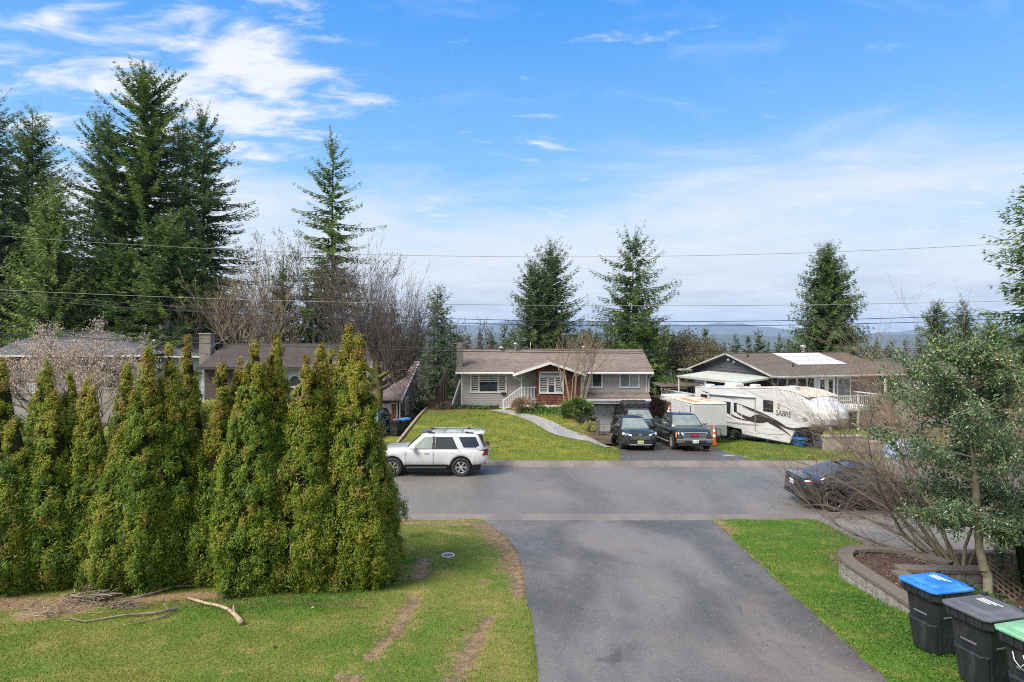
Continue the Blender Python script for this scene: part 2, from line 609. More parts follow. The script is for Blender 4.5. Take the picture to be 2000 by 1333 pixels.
def asphalt(name, base, dark, patch, rough, speck=.5, cracks=False, puddly=.12):
    m = bpy.data.materials.new(name); m.use_nodes = True
    t = NT(m.node_tree); b = m.node_tree.nodes['Principled BSDF']
    v = t.new('ShaderNodeTexCoord').outputs['Object']
    mp_ = t.new('ShaderNodeMapping'); mp_.inputs['Scale'].default_value = (1.0, .38, 1); t.link(v, mp_.inputs[0])
    big = t.noise(mp_.outputs[0], patch, 5, .6, .5)
    c_ = t.mix(t.sstep(big, .34, .66), dark, base)
    g = t.noise(v, 42, 3, .85); g2 = t.noise(v, 90, 2, .8)
    c_ = t.mix(t.sstep(g, .595, .70), c_, tuple(min(1, k * 3.0) for k in base))
    c_ = t.mix(t.math('MULTIPLY', t.sstep(g2, .45, .30), speck), c_, tuple(k * .28 for k in dark))
    tan = t.noise(v, .35, 4, .6)
    oil = t.noise(v, 1.15, 3, .5, .8)
    c_ = t.mix(t.math('MULTIPLY', t.sstep(oil, .66, .76), .45), c_, tuple(k * .45 for k in dark))
    c_ = t.mix(t.math('MULTIPLY', t.sstep(tan, .5, .72), .35), c_, (base[0] * 1.35, base[1] * 1.12, base[2] * .95))
    if cracks:
        vo = t.new('ShaderNodeTexVoronoi', feature='DISTANCE_TO_EDGE'); vo.inputs['Scale'].default_value = .42
        wv = t.new('ShaderNodeVectorMath', operation='ADD')
        nz = t.new('ShaderNodeTexNoise'); nz.inputs['Scale'].default_value = 1.6; nz.inputs['Detail'].default_value = 5
        t.link(v, nz.inputs['Vector']); t.link(v, wv.inputs[0]); t.link(nz.outputs[1], wv.inputs[1])
        t.link(wv.outputs[0], vo.inputs['Vector'])
        ck = t.math('MULTIPLY', t.math('SUBTRACT', 1.0, t.sstep(vo.outputs[0], .001, .008)), t.sstep(t.noise(v, .5, 3), .50, .62))
        c_ = t.mix(t.math('MULTIPLY', ck, .45), c_, tuple(k * .3 for k in dark))
    t.link(c_, b.inputs['Base Color'])
    r_ = t.math('ADD', rough, t.math('MULTIPLY', t.math('SUBTRACT', big, .5), puddly * 3), clamp=True)
    t.link(r_, b.inputs['Roughness'])
    b.inputs['Specular IOR Level'].default_value = .5
    bn = t.new('ShaderNodeBump', i_Strength=.55, i_Distance=.012)
    t.link(t.math('ADD', g, g2), bn.inputs['Height']); t.link(bn.outputs[0], b.inputs['Normal'])
    MATS[name] = m
    return m


M_ROAD = asphalt('street asphalt', (.165, .153, .140), (.110, .102, .094), .33, .50, .7)
M_DRIVE = asphalt('driveway asphalt', (.178, .163, .150), (.078, .072, .067), .50, .47, .95, True, .15)
M_FDRIVE = asphalt('far driveway asphalt', (.098, .087, .078), (.066, .059, .053), .4, .45, .4)
M_GUT = asphalt('gutter concrete', (.185, .162, .143), (.14, .122, .108), .8, .75, .5)
M_KERB = asphalt('kerb asphalt', (.20, .17, .145), (.12, .105, .09), .8, .75, .5)
M_GRAVEL = asphalt('gravel', (.24, .228, .215), (.13, .123, .116), .6, .8, .9)
M_PATH = asphalt('path gravel', (.33, .315, .30), (.23, .22, .21), 1.2, .8, .9)


def axis(dense, step, far_lo, far_hi, g=1.22):
    a = list(np.arange(dense[0], dense[1] + 1e-6, step))
    s_, x = step, a[-1]
    up = []
    while x < far_hi:
        s_ *= g; x += s_; up.append(min(x, far_hi))
    s_, x = step, a[0]
    dn = []
    while x > far_lo:
        s_ *= g; x -= s_; dn.append(max(x, far_lo))
    return np.array(dn[::-1] + a + up)


def grid_sheet(name, xs, ys, zf, m, attrs=None, kind='structure', keep=None):
    X, Y = np.meshgrid(xs, ys)
    Z = zf(X, Y)
    nx, ny = len(xs), len(ys)
    I = np.arange(nx * ny).reshape(ny, nx)
    q = np.stack([I[:-1, :-1], I[:-1, 1:], I[1:, 1:], I[1:, :-1]], -1).reshape(-1, 4)
    if keep is not None:
        k = keep(X, Y).ravel()
        q = q[k[q].any(1)]
    at_ = None
    if attrs:
        at_ = {k: [f(X, Y).ravel()] for k, f in attrs.items()}
    o = np_mesh(name, [(np.stack([X, Y, Z], -1).reshape(-1, 3), q, 0)], m, at_, smooth=True)
    return tag(o, kind=kind)


def strip(name, xl, xr, y0, y1, m, ny=60, nx=12, zo=.004, zf=None, skirt=.06):
    ys = np.linspace(y0, y1, ny); u = np.linspace(0, 1, nx)
    L, Rr = xl(ys), xr(ys)
    X = L[:, None] * (1 - u) + Rr[:, None] * u
    Y = np.repeat(ys[:, None], nx, 1)
    Z = (zf or T)(X, Y) + zo
    X = np.concatenate([X[:, :1], X, X[:, -1:]], 1); Y = np.concatenate([Y[:, :1], Y, Y[:, -1:]], 1)
    Z = np.concatenate([Z[:, :1] - skirt, Z, Z[:, -1:] - skirt], 1)
    nx += 2
    I = np.arange(nx * ny).reshape(ny, nx)
    q = np.stack([I[:-1, :-1], I[:-1, 1:], I[1:, 1:], I[1:, :-1]], -1).reshape(-1, 4)
    o = np_mesh(name, [(np.stack([X, Y, Z], -1).reshape(-1, 3), q, 0)], m, smooth=False)
    return tag(o, kind='structure')


def wob(x, y, s=1.0):
    return .012 * np.sin(3.1 * x * s + 1.7 * np.sin(2.3 * y * s)) + .012 * np.sin(4.3 * y * s + 1.3 * np.sin(3.7 * x * s))


def near_z(X, Y):
    ins = (X > DL(Y) + .03) & (X < DR(Y) - .03)
    grv = (X > GRL(Y) + .02) & (Y > 13.75)
    mud = np.maximum(mud_at(X, Y), 0)
    z = T(X, Y) + .035 + wob(X, Y) - .035 * np.clip(mud * 2, 0, 1)
    z = np.where(ins, T(X, Y) - .06, z)
    z = np.where(grv & (Y > 13.8), T(X, Y) - .06, z)
    return np.where(Y > 19.1, T(X, Y) - .01, z)


def far_z(X, Y):
    ins = ((X > FDL(Y) + .05) & (X < FDR(Y) - .05)) | ((X > PDL(Y) + .05) & (X < PDR(Y) - .05))
    z = T(X, Y) + .05 + wob(X, Y, .6)
    z = np.where(ins & (Y < 44.5), T(X, Y) - .06, z)
    return z


XS = axis((-28, 32), .5, -12000, 12000, 1.3)
YS = axis((2, 70), .5, -14, 14000, 1.25)
grid_sheet('ground', XS, YS, lambda x, y: T(x, y) - .10, M_WILD)
zero = lambda X, Y: np.zeros_like(X)
grid_sheet('front_lawn', np.arange(-16, 13.01, .08), np.append(np.arange(5.2, 19.1, .08), 19.15), near_z, M_LAWN,
           {'mud': mud_at, 'bare': bare_at, 'lush': lush_at})
fl_bare = lambda X, Y: np.clip(1 - seg_d(X, Y, (3.6, 37.2), (4.6, 33.6)) / .5, 0, 1) * .9 + np.clip(1 - seg_d(X, Y, (-5.5, 41.6), (-3.4, 42.2)) / 1.2, 0, 1) + np.clip(1 - seg_d(X, Y, (12.9, 33.3), (13.8, 33.0)) / .5, 0, 1)
grid_sheet('opposite_lawn', np.concatenate([np.arange(-30, -6.3, .4), np.arange(-6.3, -5.5, .05), np.arange(-5.5, 34, .2)]), np.arange(27.78, 47, .2), far_z, M_FLAWN,
           {'mud': zero, 'bare': fl_bare, 'lush': lambda X, Y: np.where(X > 10, .9, .25)})
# the street, its edges
def xc(v): return lambda y: np.full_like(y, v)
grid_sheet('road', axis((-30, 40), 2, -260, 260, 1.3), np.linspace(19.77, 27.12, 12), lambda x, y: .03 - .05 * ((y - 23.4) / 3.7) ** 2 + .03, M_ROAD)
def edge(name, prof, m):
    xs = axis((-30, 40), 1, -260, 260, 1.3)
    V = np.array([[x, y, z] for x in xs for y, z in prof]); n = len(prof)
    q = np.array([[i * n + k, (i + 1) * n + k, (i + 1) * n + k + 1, i * n + k + 1] for i in range(len(xs) - 1) for k in range(n - 1)])
    tag(np_mesh(name, [(V, q[:, ::-1], 0)], m), kind='structure')
edge('gutter', [(19.13, -.06), (19.13, .012), (19.2, .022), (19.5, .012), (19.74, .022), (19.80, .02)], M_GUT)
edge('kerb', [(27.06, .0), (27.10, .035), (27.30, .045), (27.42, .10), (27.52, .155), (27.78, .15), (27.84, .02)], M_KERB)
strip('driveway', DL, DR, 2, 19.14, M_DRIVE, 120, 14, zf=lambda X, Y: T(X, Y) + .012 * np.sin(X * 1.7 + .4 * Y) * np.sin(Y * .9))
strip('opposite_driveway', FDL, FDR, 27.74, 43.1, M_FDRIVE, 60, 12, zo=.02)
strip('parking_pad', PDL, PDR, 27.74, 44.5, M_FDRIVE, 50, 8, zo=.02)
strip('neighbour_driveway', xc(-15.5), xc(-8.35), 29.5, 43.2, M_FDRIVE, 30, 6, zo=.06)
strip('gravel_walk', xc(-8.0), xc(-6.75), 40.0, 51, M_GRAVEL, 20, 4, zo=.075)
strip('gravel_verge', GRL, xc(18.), 13.75, 19.14, M_GRAVEL, 40, 12, zo=.004)
# curved path to the porch
pv, pf = [], []
pp = [Vector(p) for p in PATH]
for i in range(len(pp) - 1):
    for k in range(6):
        pv.append(pp[i].lerp(pp[i + 1], k / 6))
pv.append(pp[-1])
V, q = [], []
for i, p in enumerate(pv):
    d = (pv[min(i + 1, len(pv) - 1)] - pv[max(i - 1, 0)]).normalized()
    s_ = Vector((d.y, -d.x, 0)).normalized()
    wd = .50 + .25 * (i / len(pv)) + .03 * math.sin(i * 2.1)
    for k, e in enumerate((-1, -.33, .33, 1)):
        a = p + s_ * wd * e
        V.append((a.x, a.y, t1(a.x, a.y) + .075))
    if i: q += [[4 * i - 4 + k, 4 * i - 3 + k, 4 * i + 1 + k, 4 * i + k] for k in range(3)]
tag(np_mesh('path', [(np.array(V), np.array(q)[:, ::-1], 0)], M_PATH), kind='structure')

# ------------------------------------------------------------------ grass blades
def blades(name, n, xr, yr, keep, h, wd, m, zf, power=1.0, tintf=None):
    x = rng.uniform(*xr, n * 2); y = yr[0] + (yr[1] - yr[0]) * rng.uniform(0, 1, n * 2) ** power
    k = keep(x, y); x, y = x[k][:n], y[k][:n]; n = len(x)
    z = zf(x, y) - .004
    lu = lush_at(x, y) if tintf is None else tintf(x, y)
    hh = h * rng.uniform(.5, 1.3, n) * (1 + .5 * lu)
    ph = rng.uniform(0, 2 * np.pi, n); ld = rng.uniform(0, 2 * np.pi, n); la = rng.uniform(.1, .9, n) * hh
    B = np.stack([x, y, z], -1); sx = np.stack([np.cos(ph), np.sin(ph), 0 * ph], -1) * (wd * rng.uniform(.6, 1.4, n))[:, None]
    tip = B + np.stack([np.cos(ld) * la, np.sin(ld) * la, hh], -1)
    V = np.stack([B - sx, B + sx, tip], 1).reshape(-1, 3)
    pat = .5 + .42 * np.sin(x * 1.3 + 2 * np.sin(y * .9)) * np.sin(y * 1.6 + 1.5 * np.sin(x * .8)) + .30 * np.sin(x * 4.1 + 3 * np.sin(y * 2.7)) * np.sin(y * 3.6 + 2 * np.sin(x * 3.1))
    tint = np.clip(.62 * pat + rng.normal(.18, .18, n) - .38 * lu + (  .25 * bare_at(x, y) if tintf is None else 0), 0, 1)
    hh *= (1 + .35 * (.5 - pat))
    o = np_mesh(name, [(V, np.arange(3 * n).reshape(-1, 3), 0)], m, {'tint': [np.repeat(tint, 3)]})
    return tag(o, kind='stuff')


M_GRASS = leaf_mat('grass blades', [(0, (.060, .175, .016)), (.45, (.125, .215, .024)), (.75, (.235, .245, .045)), (1, (.40, .33, .11))], rough=.6, trans=.2, vamt=0)


def keep_near(x, y):
    ok = ~((x > DL(y) + rng.normal(.0, .05, x.shape)) & (x < DR(y) - rng.normal(.0, .05, x.shape))) & (y < 19.14)
    ok &= ~((x > GRL(y) + rng.normal(0, .12, x.shape)) & (y > 13.8))
    ok &= ~((x > 7.0) & (y < 13.75))
    r_ = rng.uniform(0, 1, x.shape)
    ok &= mud_at(x, y) * 1.15 + rng.normal(0, .15, x.shape) + .25 * np.sin(x * 9 + 3 * np.sin(y * 7)) * np.sin(y * 8) < r_ * 1.0 + .10
    ok &= bare_at(x, y) * 1.6 < r_ + .2
    return ok


blades('grass', 230000, (-10.5, 9.6), (6.8, 19.15), keep_near, .030, .0055, M_GRASS, near_z, 1.35)
M_FGRASS = leaf_mat('far grass blades', [(0, (.08, .165, .02)), (.4, (.14, .19, .028)), (.7, (.24, .235, .036)), (1, (.40, .345, .05))], rough=.7, trans=.2, vamt=0)
def keep_far(x, y):
    e = rng.normal(0, .08, x.shape)
    ok = ~(((x > FDL(y) + e) & (x < FDR(y) - e)) | ((x > PDL(y) + e) & (x < PDR(y) - e))) & (y > 27.85)
    d = np.full(x.shape, 9.)
    for i in range(len(PATH) - 1): d = np.minimum(d, seg_d(x, y, PATH[i], PATH[i + 1]))
    return ok & (d > .62) & ~((x > 4.5) & (x < 6) & (y > 33)) & ~((x < -6.2))
blades('lawn_grass', 60000, (-6.1, 18), (27.85, 43), keep_far, .05, .014, M_FGRASS, far_z, 1.0, lambda x, y: np.where(x > 10, .6, .2))
# soft tall grass on the verge beside the hedge and along the lawn edges
def keep_edge(x, y):
    a = np.minimum(np.abs(x - DL(y) + .05), np.abs(x - DR(y) - .05))
    hed = lush_at(x, y) * (x < 0)
    gr = np.abs(x - GRL(y)) * np.where(y > 13.8, 1, 9)
    return ((a < .07) | (hed > rng.uniform(.25, 1.6, x.shape)) | (gr < .15)) & (mud_at(x, y) < .12) & (y < 19.12) & ~((x > DL(y)) & (x < DR(y)))
blades('verge_grass', 26000, (-8, 10), (7, 19.1), keep_edge, .055, .007, M_GRASS, near_z, 1.1)
# moss and leaf litter along the edge of the asphalt
# ------------------------------------------------------------------ plants: generators
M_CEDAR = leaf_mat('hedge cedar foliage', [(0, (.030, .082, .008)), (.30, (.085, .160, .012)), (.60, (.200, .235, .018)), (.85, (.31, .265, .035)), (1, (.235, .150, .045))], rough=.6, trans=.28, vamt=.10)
M_DCEDAR = leaf_mat('dark cedar foliage', [(0, (0.013, 0.039, 0.010)), (.5, (0.029, 0.078, 0.016)), (1, (0.065, 0.117, 0.023))], rough=.6, trans=.15, vamt=0)
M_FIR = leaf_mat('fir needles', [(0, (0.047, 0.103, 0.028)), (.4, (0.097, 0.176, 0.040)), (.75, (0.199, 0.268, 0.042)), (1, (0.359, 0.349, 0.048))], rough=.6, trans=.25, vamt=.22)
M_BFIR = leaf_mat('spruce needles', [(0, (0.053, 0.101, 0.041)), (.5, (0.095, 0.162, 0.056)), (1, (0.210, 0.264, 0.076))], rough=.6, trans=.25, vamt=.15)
M_LCED = leaf_mat('bright cedar foliage', [(0, (0.073, 0.146, 0.037)), (.5, (0.199, 0.294, 0.064)), (1, (0.400, 0.440, 0.106))], rough=.6, trans=.2, vamt=.1)
M_GCED = leaf_mat('red cedar foliage', [(0, (0.046, 0.095, 0.034)), (.5, (0.105, 0.172, 0.050)), (1, (0.210, 0.263, 0.067))], rough=.6, trans=.25, vamt=.1)
M_FAR = leaf_mat('distant needles', [(0, (0.044, 0.076, 0.032)), (.5, (0.079, 0.119, 0.041)), (1, (0.158, 0.180, 0.051))], rough=.7, trans=.1, vamt=.45)
M_OLIVE = leaf_mat('budding twigs', [(0, (.07, .068, .035)), (.5, (.115, .108, .05)), (1, (.18, .16, .075))], rough=.8, trans=.15, vamt=.4)
M_HOLLY = leaf_mat('holly leaves', [(0, (0.035, 0.079, 0.036)), (.45, (0.075, 0.138, 0.057)), (.8, (0.176, 0.223, 0.061)), (1, (0.498, 0.379, 0.101))], rough=.28, trans=.08, spec=.6, vamt=0)
M_RHODO = leaf_mat('rhododendron leaves', [(0, (.04, .085, .015)), (.5, (.10, .16, .03)), (1, (.20, .24, .06))], rough=.4, trans=.15, spec=.5, vamt=.3)
M_LAUREL = leaf_mat('laurel leaves', [(0, (0.021, 0.056, 0.017)), (.5, (0.049, 0.105, 0.028)), (1, (0.112, 0.168, 0.049))], rough=.35, trans=.1, spec=.5, vamt=.2)
M_YSHRUB = leaf_mat('golden shrub leaves', [(0, (.20, .24, .05)), (.5, (.36, .38, .09)), (1, (.52, .50, .16))], rough=.6, trans=.25, vamt=.1)
M_RUST = leaf_mat('rusty shrub leaves', [(0, (.16, .10, .05)), (.5, (.30, .20, .12)), (1, (.46, .36, .25))], rough=.7, trans=.2, vamt=.1)
M_GCOV = leaf_mat('ground cover leaves', [(0, (.03, .09, .012)), (.5, (.07, .16, .02)), (1, (.13, .22, .035))], rough=.5, trans=.2, vamt=.1)
M_BUD = leaf_mat('magnolia buds', [(0, (.40, .26, .19)), (.5, (.62, .49, .39)), (1, (.80, .71, .62))], rough=.6, trans=.3, vamt=0)
M_STRAP = leaf_mat('strap leaves', [(0, (.03, .08, .02)), (.5, (.06, .13, .035)), (1, (.15, .19, .07))], rough=.45, trans=.2, vamt=0)
M_LITTER = leaf_mat('leaf litter', [(0, (.06, .035, .025)), (.6, (.13, .08, .05)), (1, (.34, .26, .18))], rough=.85, trans=0, vamt=0)
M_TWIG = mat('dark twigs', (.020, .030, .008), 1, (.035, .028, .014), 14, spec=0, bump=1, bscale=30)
M_BARK = mat('fir bark', (.085, .068, .055), .95, (.05, .04, .033), 3, bump=.6, bscale=18, stretch=(1, 1, .25))
M_PALEBARK = mat('pale bark', (.30, .245, .165), .9, (.20, .16, .105), 2)
M_GREYBARK = mat('grey brown bark', (.105, .086, .072), .9, (.066, .054, .046), 3)
M_TANBARK = mat('tan twigs', (.30, .225, .15), .85, (.19, .135, .09), 1.5)
M_MOSSBARK = mat('mossy bark', (.10, .072, .05), .95, (.16, .165, .025), 1.3, lo=.45, hi=.6)
M_HBARK = mat('holly bark', (.25, .215, .15), .85, (.16, .15, .09), 3, bump=.3, bscale=40)
M_STEM = mat('brown stems', (.15, .10, .065), .9, (.22, .16, .11), 5)


def leaf_quads(P, D, Nn, L, Wd, fold=.0):
    """rhombic leaves: base P, direction D, normal N"""
    Sx = unit(np.cross(D, Nn))
    L = np.asarray(L)[:, None]; Wd = np.asarray(Wd)[:, None]
    mid = P + D * L * .45
    V = np.stack([P, mid + Sx * Wd * .5 + Nn * Wd * fold, P + D * L, mid - Sx * Wd * .5 + Nn * Wd * fold], 1).reshape(-1, 3)
    return V, np.arange(len(V)).reshape(-1, 4)


def leaf_tris(P, D, Nn, L, Wd, fold=.0):
    """pointed sprays, one triangle each: broad near the base, drawn out to a tip"""
    Sx = unit(np.cross(D, Nn))
    L = np.asarray(L)[:, None]; Wd = np.asarray(Wd)[:, None]
    V = np.stack([P + Sx * Wd * .62 + D * L * .12, P + D * L + Nn * Wd * fold, P - Sx * Wd * .62], 1).reshape(-1, 3)
    return V, np.arange(len(V)).reshape(-1, 3)


def rot_about(v, k, ang):
    c, s_ = np.cos(ang)[:, None], np.sin(ang)[:, None]
    return v * c + np.cross(k, v) * s_ + k * (np.sum(k * v, -1, keepdims=True)) * (1 - c)


def seg_tubes(seg, n=4):
    """seg: array (m, 8) p0 p1 r0 r1 -> tapered prisms"""
    seg = np.asarray(seg, dtype=float)
    p0, p1, r0, r1 = seg[:, :3], seg[:, 3:6], seg[:, 6], seg[:, 7]
    d = unit(p1 - p0)
    ref = np.where(np.abs(d[:, 2:3]) > .9, np.array([[1., 0, 0]]), np.array([[0, 0, 1.]]))
    a = unit(np.cross(d, ref)); b = np.cross(d, a)
    k = np.arange(n) * 2 * np.pi / n
    ring = a[:, None] * np.cos(k)[None, :, None] + b[:, None] * np.sin(k)[None, :, None]
    V = np.concatenate([p0[:, None] + ring * r0[:, None, None], p1[:, None] + ring * r1[:, None, None]], 1).reshape(-1, 3)
    m = len(seg); base = np.arange(m)[:, None, None] * 2 * n
    i = np.arange(n); j = (i + 1) % n
    q = np.stack([i, j, j + n, i + n], -1)[None] + base
    return V, q.reshape(-1, 4)


def cedar_prof(t):
    return (1 - t) ** .80 * (.80 + .20 * ss(0, .25, t)) * (1 + .28 * np.sin(np.pi * np.clip(t, 0, 1)) * .8) * (1 - .25 * ss(.0, .06, -t + .03))


def cedar_crown(name, leaders, nclump, per, seed, parent, m=None, leaf=.074, toward=None, tshift=0.0):
    g = np.random.default_rng(seed)
    nclump = int(nclump * 1.22)
    LD = np.array(leaders, dtype=float)           # dx dy z0 H R
    area = LD[:, 3] * LD[:, 4]
    li = g.choice(len(LD), nclump, p=area / area.sum())
    t = g.uniform(0, 1, nclump * 6); keep = g.uniform(0, 1, len(t)) < cedar_prof(t) + .10
    t = t[keep][:nclump]
    l_ = LD[li]
    ph = np.where(g.uniform(0, 1, nclump) < .72, g.uniform(-2.95, -.2, nclump), g.uniform(0, 2 * np.pi, nclump))
    # vertical ribs and lumps give the uneven outline of a clipped-once cedar
    lump = 1 + .10 * np.sin(ph * 5 + l_[:, 0] * 9 + t * 3) + .07 * np.sin(t * 23 + ph * 2) + g.normal(0, .055, nclump)
    rr = l_[:, 4] * cedar_prof(t) * lump + .02
    C = np.stack([l_[:, 0] + rr * np.cos(ph), l_[:, 1] + rr * np.sin(ph), l_[:, 2] + t * l_[:, 3]], -1)
    out = np.stack([np.cos(ph), np.sin(ph), 0.55 + 0 * ph], -1); out = unit(out)
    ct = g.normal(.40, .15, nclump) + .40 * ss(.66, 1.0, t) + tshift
    brown = g.uniform(0, 1, nclump) < .022
    ct = np.where(brown, .95, ct)
    cs = g.uniform(.035, .085, nclump) * (1 - .5 * t)
    n = nclump * per
    ci = np.repeat(np.arange(nclump), per)
    off = g.normal(0, 1, (n, 3)) * np.array([.85, .85, 1.7])
    P = C[ci] + off * cs[ci][:, None]
    # flat sprays: they face outward, tips pointing up and out
    Nn = unit(out[ci] + off * .45 + np.array([0, 0, .25]) + g.normal(0, .42, (n, 3)))
    Dd = np.array([0, 0, 1.]) + .45 * out[ci] + .25 * off + g.normal(0, .50, (n, 3))
    Dd = unit(Dd - Nn * np.sum(Dd * Nn, -1, keepdims=True))
    Vs, Fs, Ts = [], [], []
    o = 0
    sz = leaf * g.uniform(.7, 1.25, n)
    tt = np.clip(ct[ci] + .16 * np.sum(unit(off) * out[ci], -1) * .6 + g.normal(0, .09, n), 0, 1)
    V, Fq = leaf_tris(P, Dd, Nn, sz, sz * .23, .3)
    Vs.append(V); Fs.append(Fq); Ts.append(np.repeat(tt, 3))
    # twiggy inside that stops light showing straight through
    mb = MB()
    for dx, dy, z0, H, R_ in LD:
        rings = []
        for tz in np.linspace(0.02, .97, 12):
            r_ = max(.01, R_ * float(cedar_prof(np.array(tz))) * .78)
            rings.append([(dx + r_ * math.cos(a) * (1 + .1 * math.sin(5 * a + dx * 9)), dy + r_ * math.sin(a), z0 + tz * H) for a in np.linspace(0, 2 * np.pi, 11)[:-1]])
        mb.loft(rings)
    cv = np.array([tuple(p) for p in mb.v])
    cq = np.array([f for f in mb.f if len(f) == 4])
    return np_mesh(name, [(np.concatenate(Vs), np.concatenate(Fs), 0), (cv, cq, 1)], [m or M_CEDAR, M_TWIG],
                   {'tint': [np.concatenate(Ts), np.zeros(len(cv))]}, parent)


def trunk_tube(parent, H, r0, m, lean=(0, 0), n=9, name='trunk', wob_=.02, seed=0, r1=.02, z0=-.4):
    g = random.Random(seed)
    pts, rad = [], []
    for i in range(9):
        t = i / 8
        pts.append((lean[0] * t * H + g.uniform(-1, 1) * wob_ * H * .3 * t, lean[1] * t * H + g.uniform(-1, 1) * wob_ * H * .3 * t, z0 + (H - z0) * t))
        rad.append(lerp(r0, r1, t ** .85))
    return MB().tube(pts, rad, n).build(name, m, parent)


def conifer_crown(name, H, Rr, base, seed, parent, m, nb=260, droop=.35, up=.10, long=.06, dens=1.0, spr=.66, wfac=.24, gap=.0, prof=.60, pitch=(55, -8), hang=.35, asym=None, fill=8, tip=.5):
    g = np.random.default_rng(seed)
    nb = int(nb * 1.12)
    t = (np.arange(nb) + g.uniform(0, 1, nb)) / nb          # 0 top .. 1 bottom
    t = t ** .88
    az = np.arange(nb) * 2.39996 + g.normal(0, .5, nb)
    ln = Rr * (.06 + .94 * t ** prof * (1 - .22 * ss(.75, 1, t))) * g.uniform(.6, 1.12, nb)
    big = g.uniform(0, 1, nb) < long
    ln = np.where(big, ln * g.uniform(1.15, 1.45, nb), ln)
    if asym is not None:
        ln *= 1 + asym[1] * np.cos(az - asym[0])
    if gap:
        k = g.uniform(0, 1, nb) < 1 - gap * (.5 + .5 * np.sin(t * 31 + 2 * np.sin(az + seed))) * ss(.02, .15, t)
        t, az, ln = t[k], az[k], ln[k]; nb = len(t)
    z0 = H - t * H * (1 - base)
    pit = np.radians(lerp(pitch[0], pitch[1], t ** .55) + g.normal(0, 7, nb))
    ns = np.maximum(3, (ln / .30 * dens).astype(int))
    bi = np.repeat(np.arange(nb), ns)
    j = np.concatenate([np.arange(k) for k in ns])
    s_ = (j + g.uniform(0, 1, len(j))) / ns[bi]
    s_ = .06 + .94 * s_
    hdir = np.stack([np.cos(az), np.sin(az), 0 * az], -1)
    L = ln[bi]
    z = z0[bi] + L * (np.tan(pit[bi]) * s_ - droop * s_ ** 1.6 + (droop * tip + up) * s_ ** 3.2)
    P = hdir[bi] * (L * s_)[:, None] * np.cos(np.minimum(pit[bi], .9))[:, None] ** .5
    P[:, 2] = z
    slope = np.tan(pit[bi]) - 1.6 * droop * s_ ** .6 + 3.2 * (droop * tip + up) * s_ ** 2.2
    tang = unit(hdir[bi] + np.stack([0 * slope, 0 * slope, slope], -1))
    side = unit(np.cross(tang, np.array([0, 0, 1.])))
    Vs, Fs, Ts, o = [], [], [], 0
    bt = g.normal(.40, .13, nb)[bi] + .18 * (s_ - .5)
    for f in range(fill):
        sg = 1 if f % 2 == 0 else -1
        ang = g.uniform(.35, 1.15, len(P)) * sg
        if f == fill - 1: ang = g.normal(0, .25, len(P))
        d = tang * np.cos(ang)[:, None] + side * np.sin(ang)[:, None]
        d[:, 2] -= hang * g.uniform(.1, 1.0, len(P)) * (1.5 if f >= 3 else .7)
        d = unit(d + g.normal(0, .12, d.shape))
        ll = spr * g.uniform(.55, 1.2, len(P)) * (.42 + .58 * (1 - s_)) * np.clip(L / (.35 * Rr), .35, 1)
        nn = unit(np.cross(d, side) + g.normal(0, .85, d.shape))
        nn = unit(nn - d * np.sum(nn * d, -1, keepdims=True))
        Pj = P + g.normal(0, .05, P.shape) + np.array([0, 0, -.04]) * f
        V, Fq = leaf_tris(Pj, d, nn, ll, ll * wfac, .2)
        Vs.append(V); Fs.append(Fq + o); o += len(V)
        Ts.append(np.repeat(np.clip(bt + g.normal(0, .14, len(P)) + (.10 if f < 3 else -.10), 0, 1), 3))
    V, Fq = np.concatenate(Vs), np.concatenate(Fs)
    # branch wood
    k3 = np.array([.0, .35, .7, 1.0])
    pts = []
    for q in k3:
        zz = z0 + ln * (np.tan(pit) * q - droop * q ** 1.6 + (droop * tip + up) * q ** 3.2)
        pp_ = hdir * (ln * q)[:, None] * np.cos(np.minimum(pit, .9))[:, None] ** .5
        pp_[:, 2] = zz; pts.append(pp_)
    r_ = .012 + .011 * ln
    seg = np.concatenate([np.concatenate([pts[i], pts[i + 1], (r_ * (1 - .3 * i))[:, None], (r_ * (1 - .3 * (i + 1)))[:, None]], 1) for i in range(3)])
    sv, sq = seg_tubes(seg, 3)
    return np_mesh(name, [(V, Fq, 0), (sv, sq, 1)], [m, M_BARK], {'tint': [np.concatenate(Ts), np.zeros(len(sv))]}, parent)


def grow(g, p, d, L, r, depth, out, tips, spread=.6, up=.15, kids=(3, 5), shrink=.62, wob_=.18, steps=4, minr=.004, start=.3):
    """recursive bare branch; appends segments to out and twig ends to tips"""
    pts = [np.array(p, float)]
    d = np.array(d, float)
    for i in range(steps):
        d = d + g.normal(0, wob_, 3); d[2] += up * .5
        d /= np.linalg.norm(d)
        pts.append(pts[-1] + d * L / steps)
    rs = [max(minr, r * (1 - .62 * i / steps)) for i in range(steps + 1)]
    for i in range(steps):
        out.append([*pts[i], *pts[i + 1], rs[i], rs[i + 1]])
    if depth <= 0:
        tips.append((pts[-1], d)); tips.append((pts[-2], d))
        return
    nk = g.integers(kids[0], kids[1] + 1)
    for k in range(nk):
        s_ = start + (1 - start) * (k + g.uniform(0, 1)) / nk
        i = min(int(s_ * steps), steps - 1); f = s_ * steps - i
        q = pts[i] * (1 - f) + pts[i + 1] * f
        a = unit((pts[i + 1] - pts[i]))
        side = g.normal(0, 1, 3); side -= a * (side @ a); side /= np.linalg.norm(side)
        nd = a * math.cos(spread) + side * math.sin(spread) * g.uniform(.7, 1.2)
        grow(g, q, nd, L * shrink * g.uniform(.75, 1.2) * (1.15 - .4 * s_), max(minr, rs[i] * .58), depth - 1, out, tips, spread, up, kids, shrink, wob_, max(2, steps - 1), minr, start)
    grow(g, pts[-1], d, L * shrink * .9, rs[-1], depth - 1, out, tips, spread, up, kids, shrink, wob_, max(2, steps - 1), minr, start)


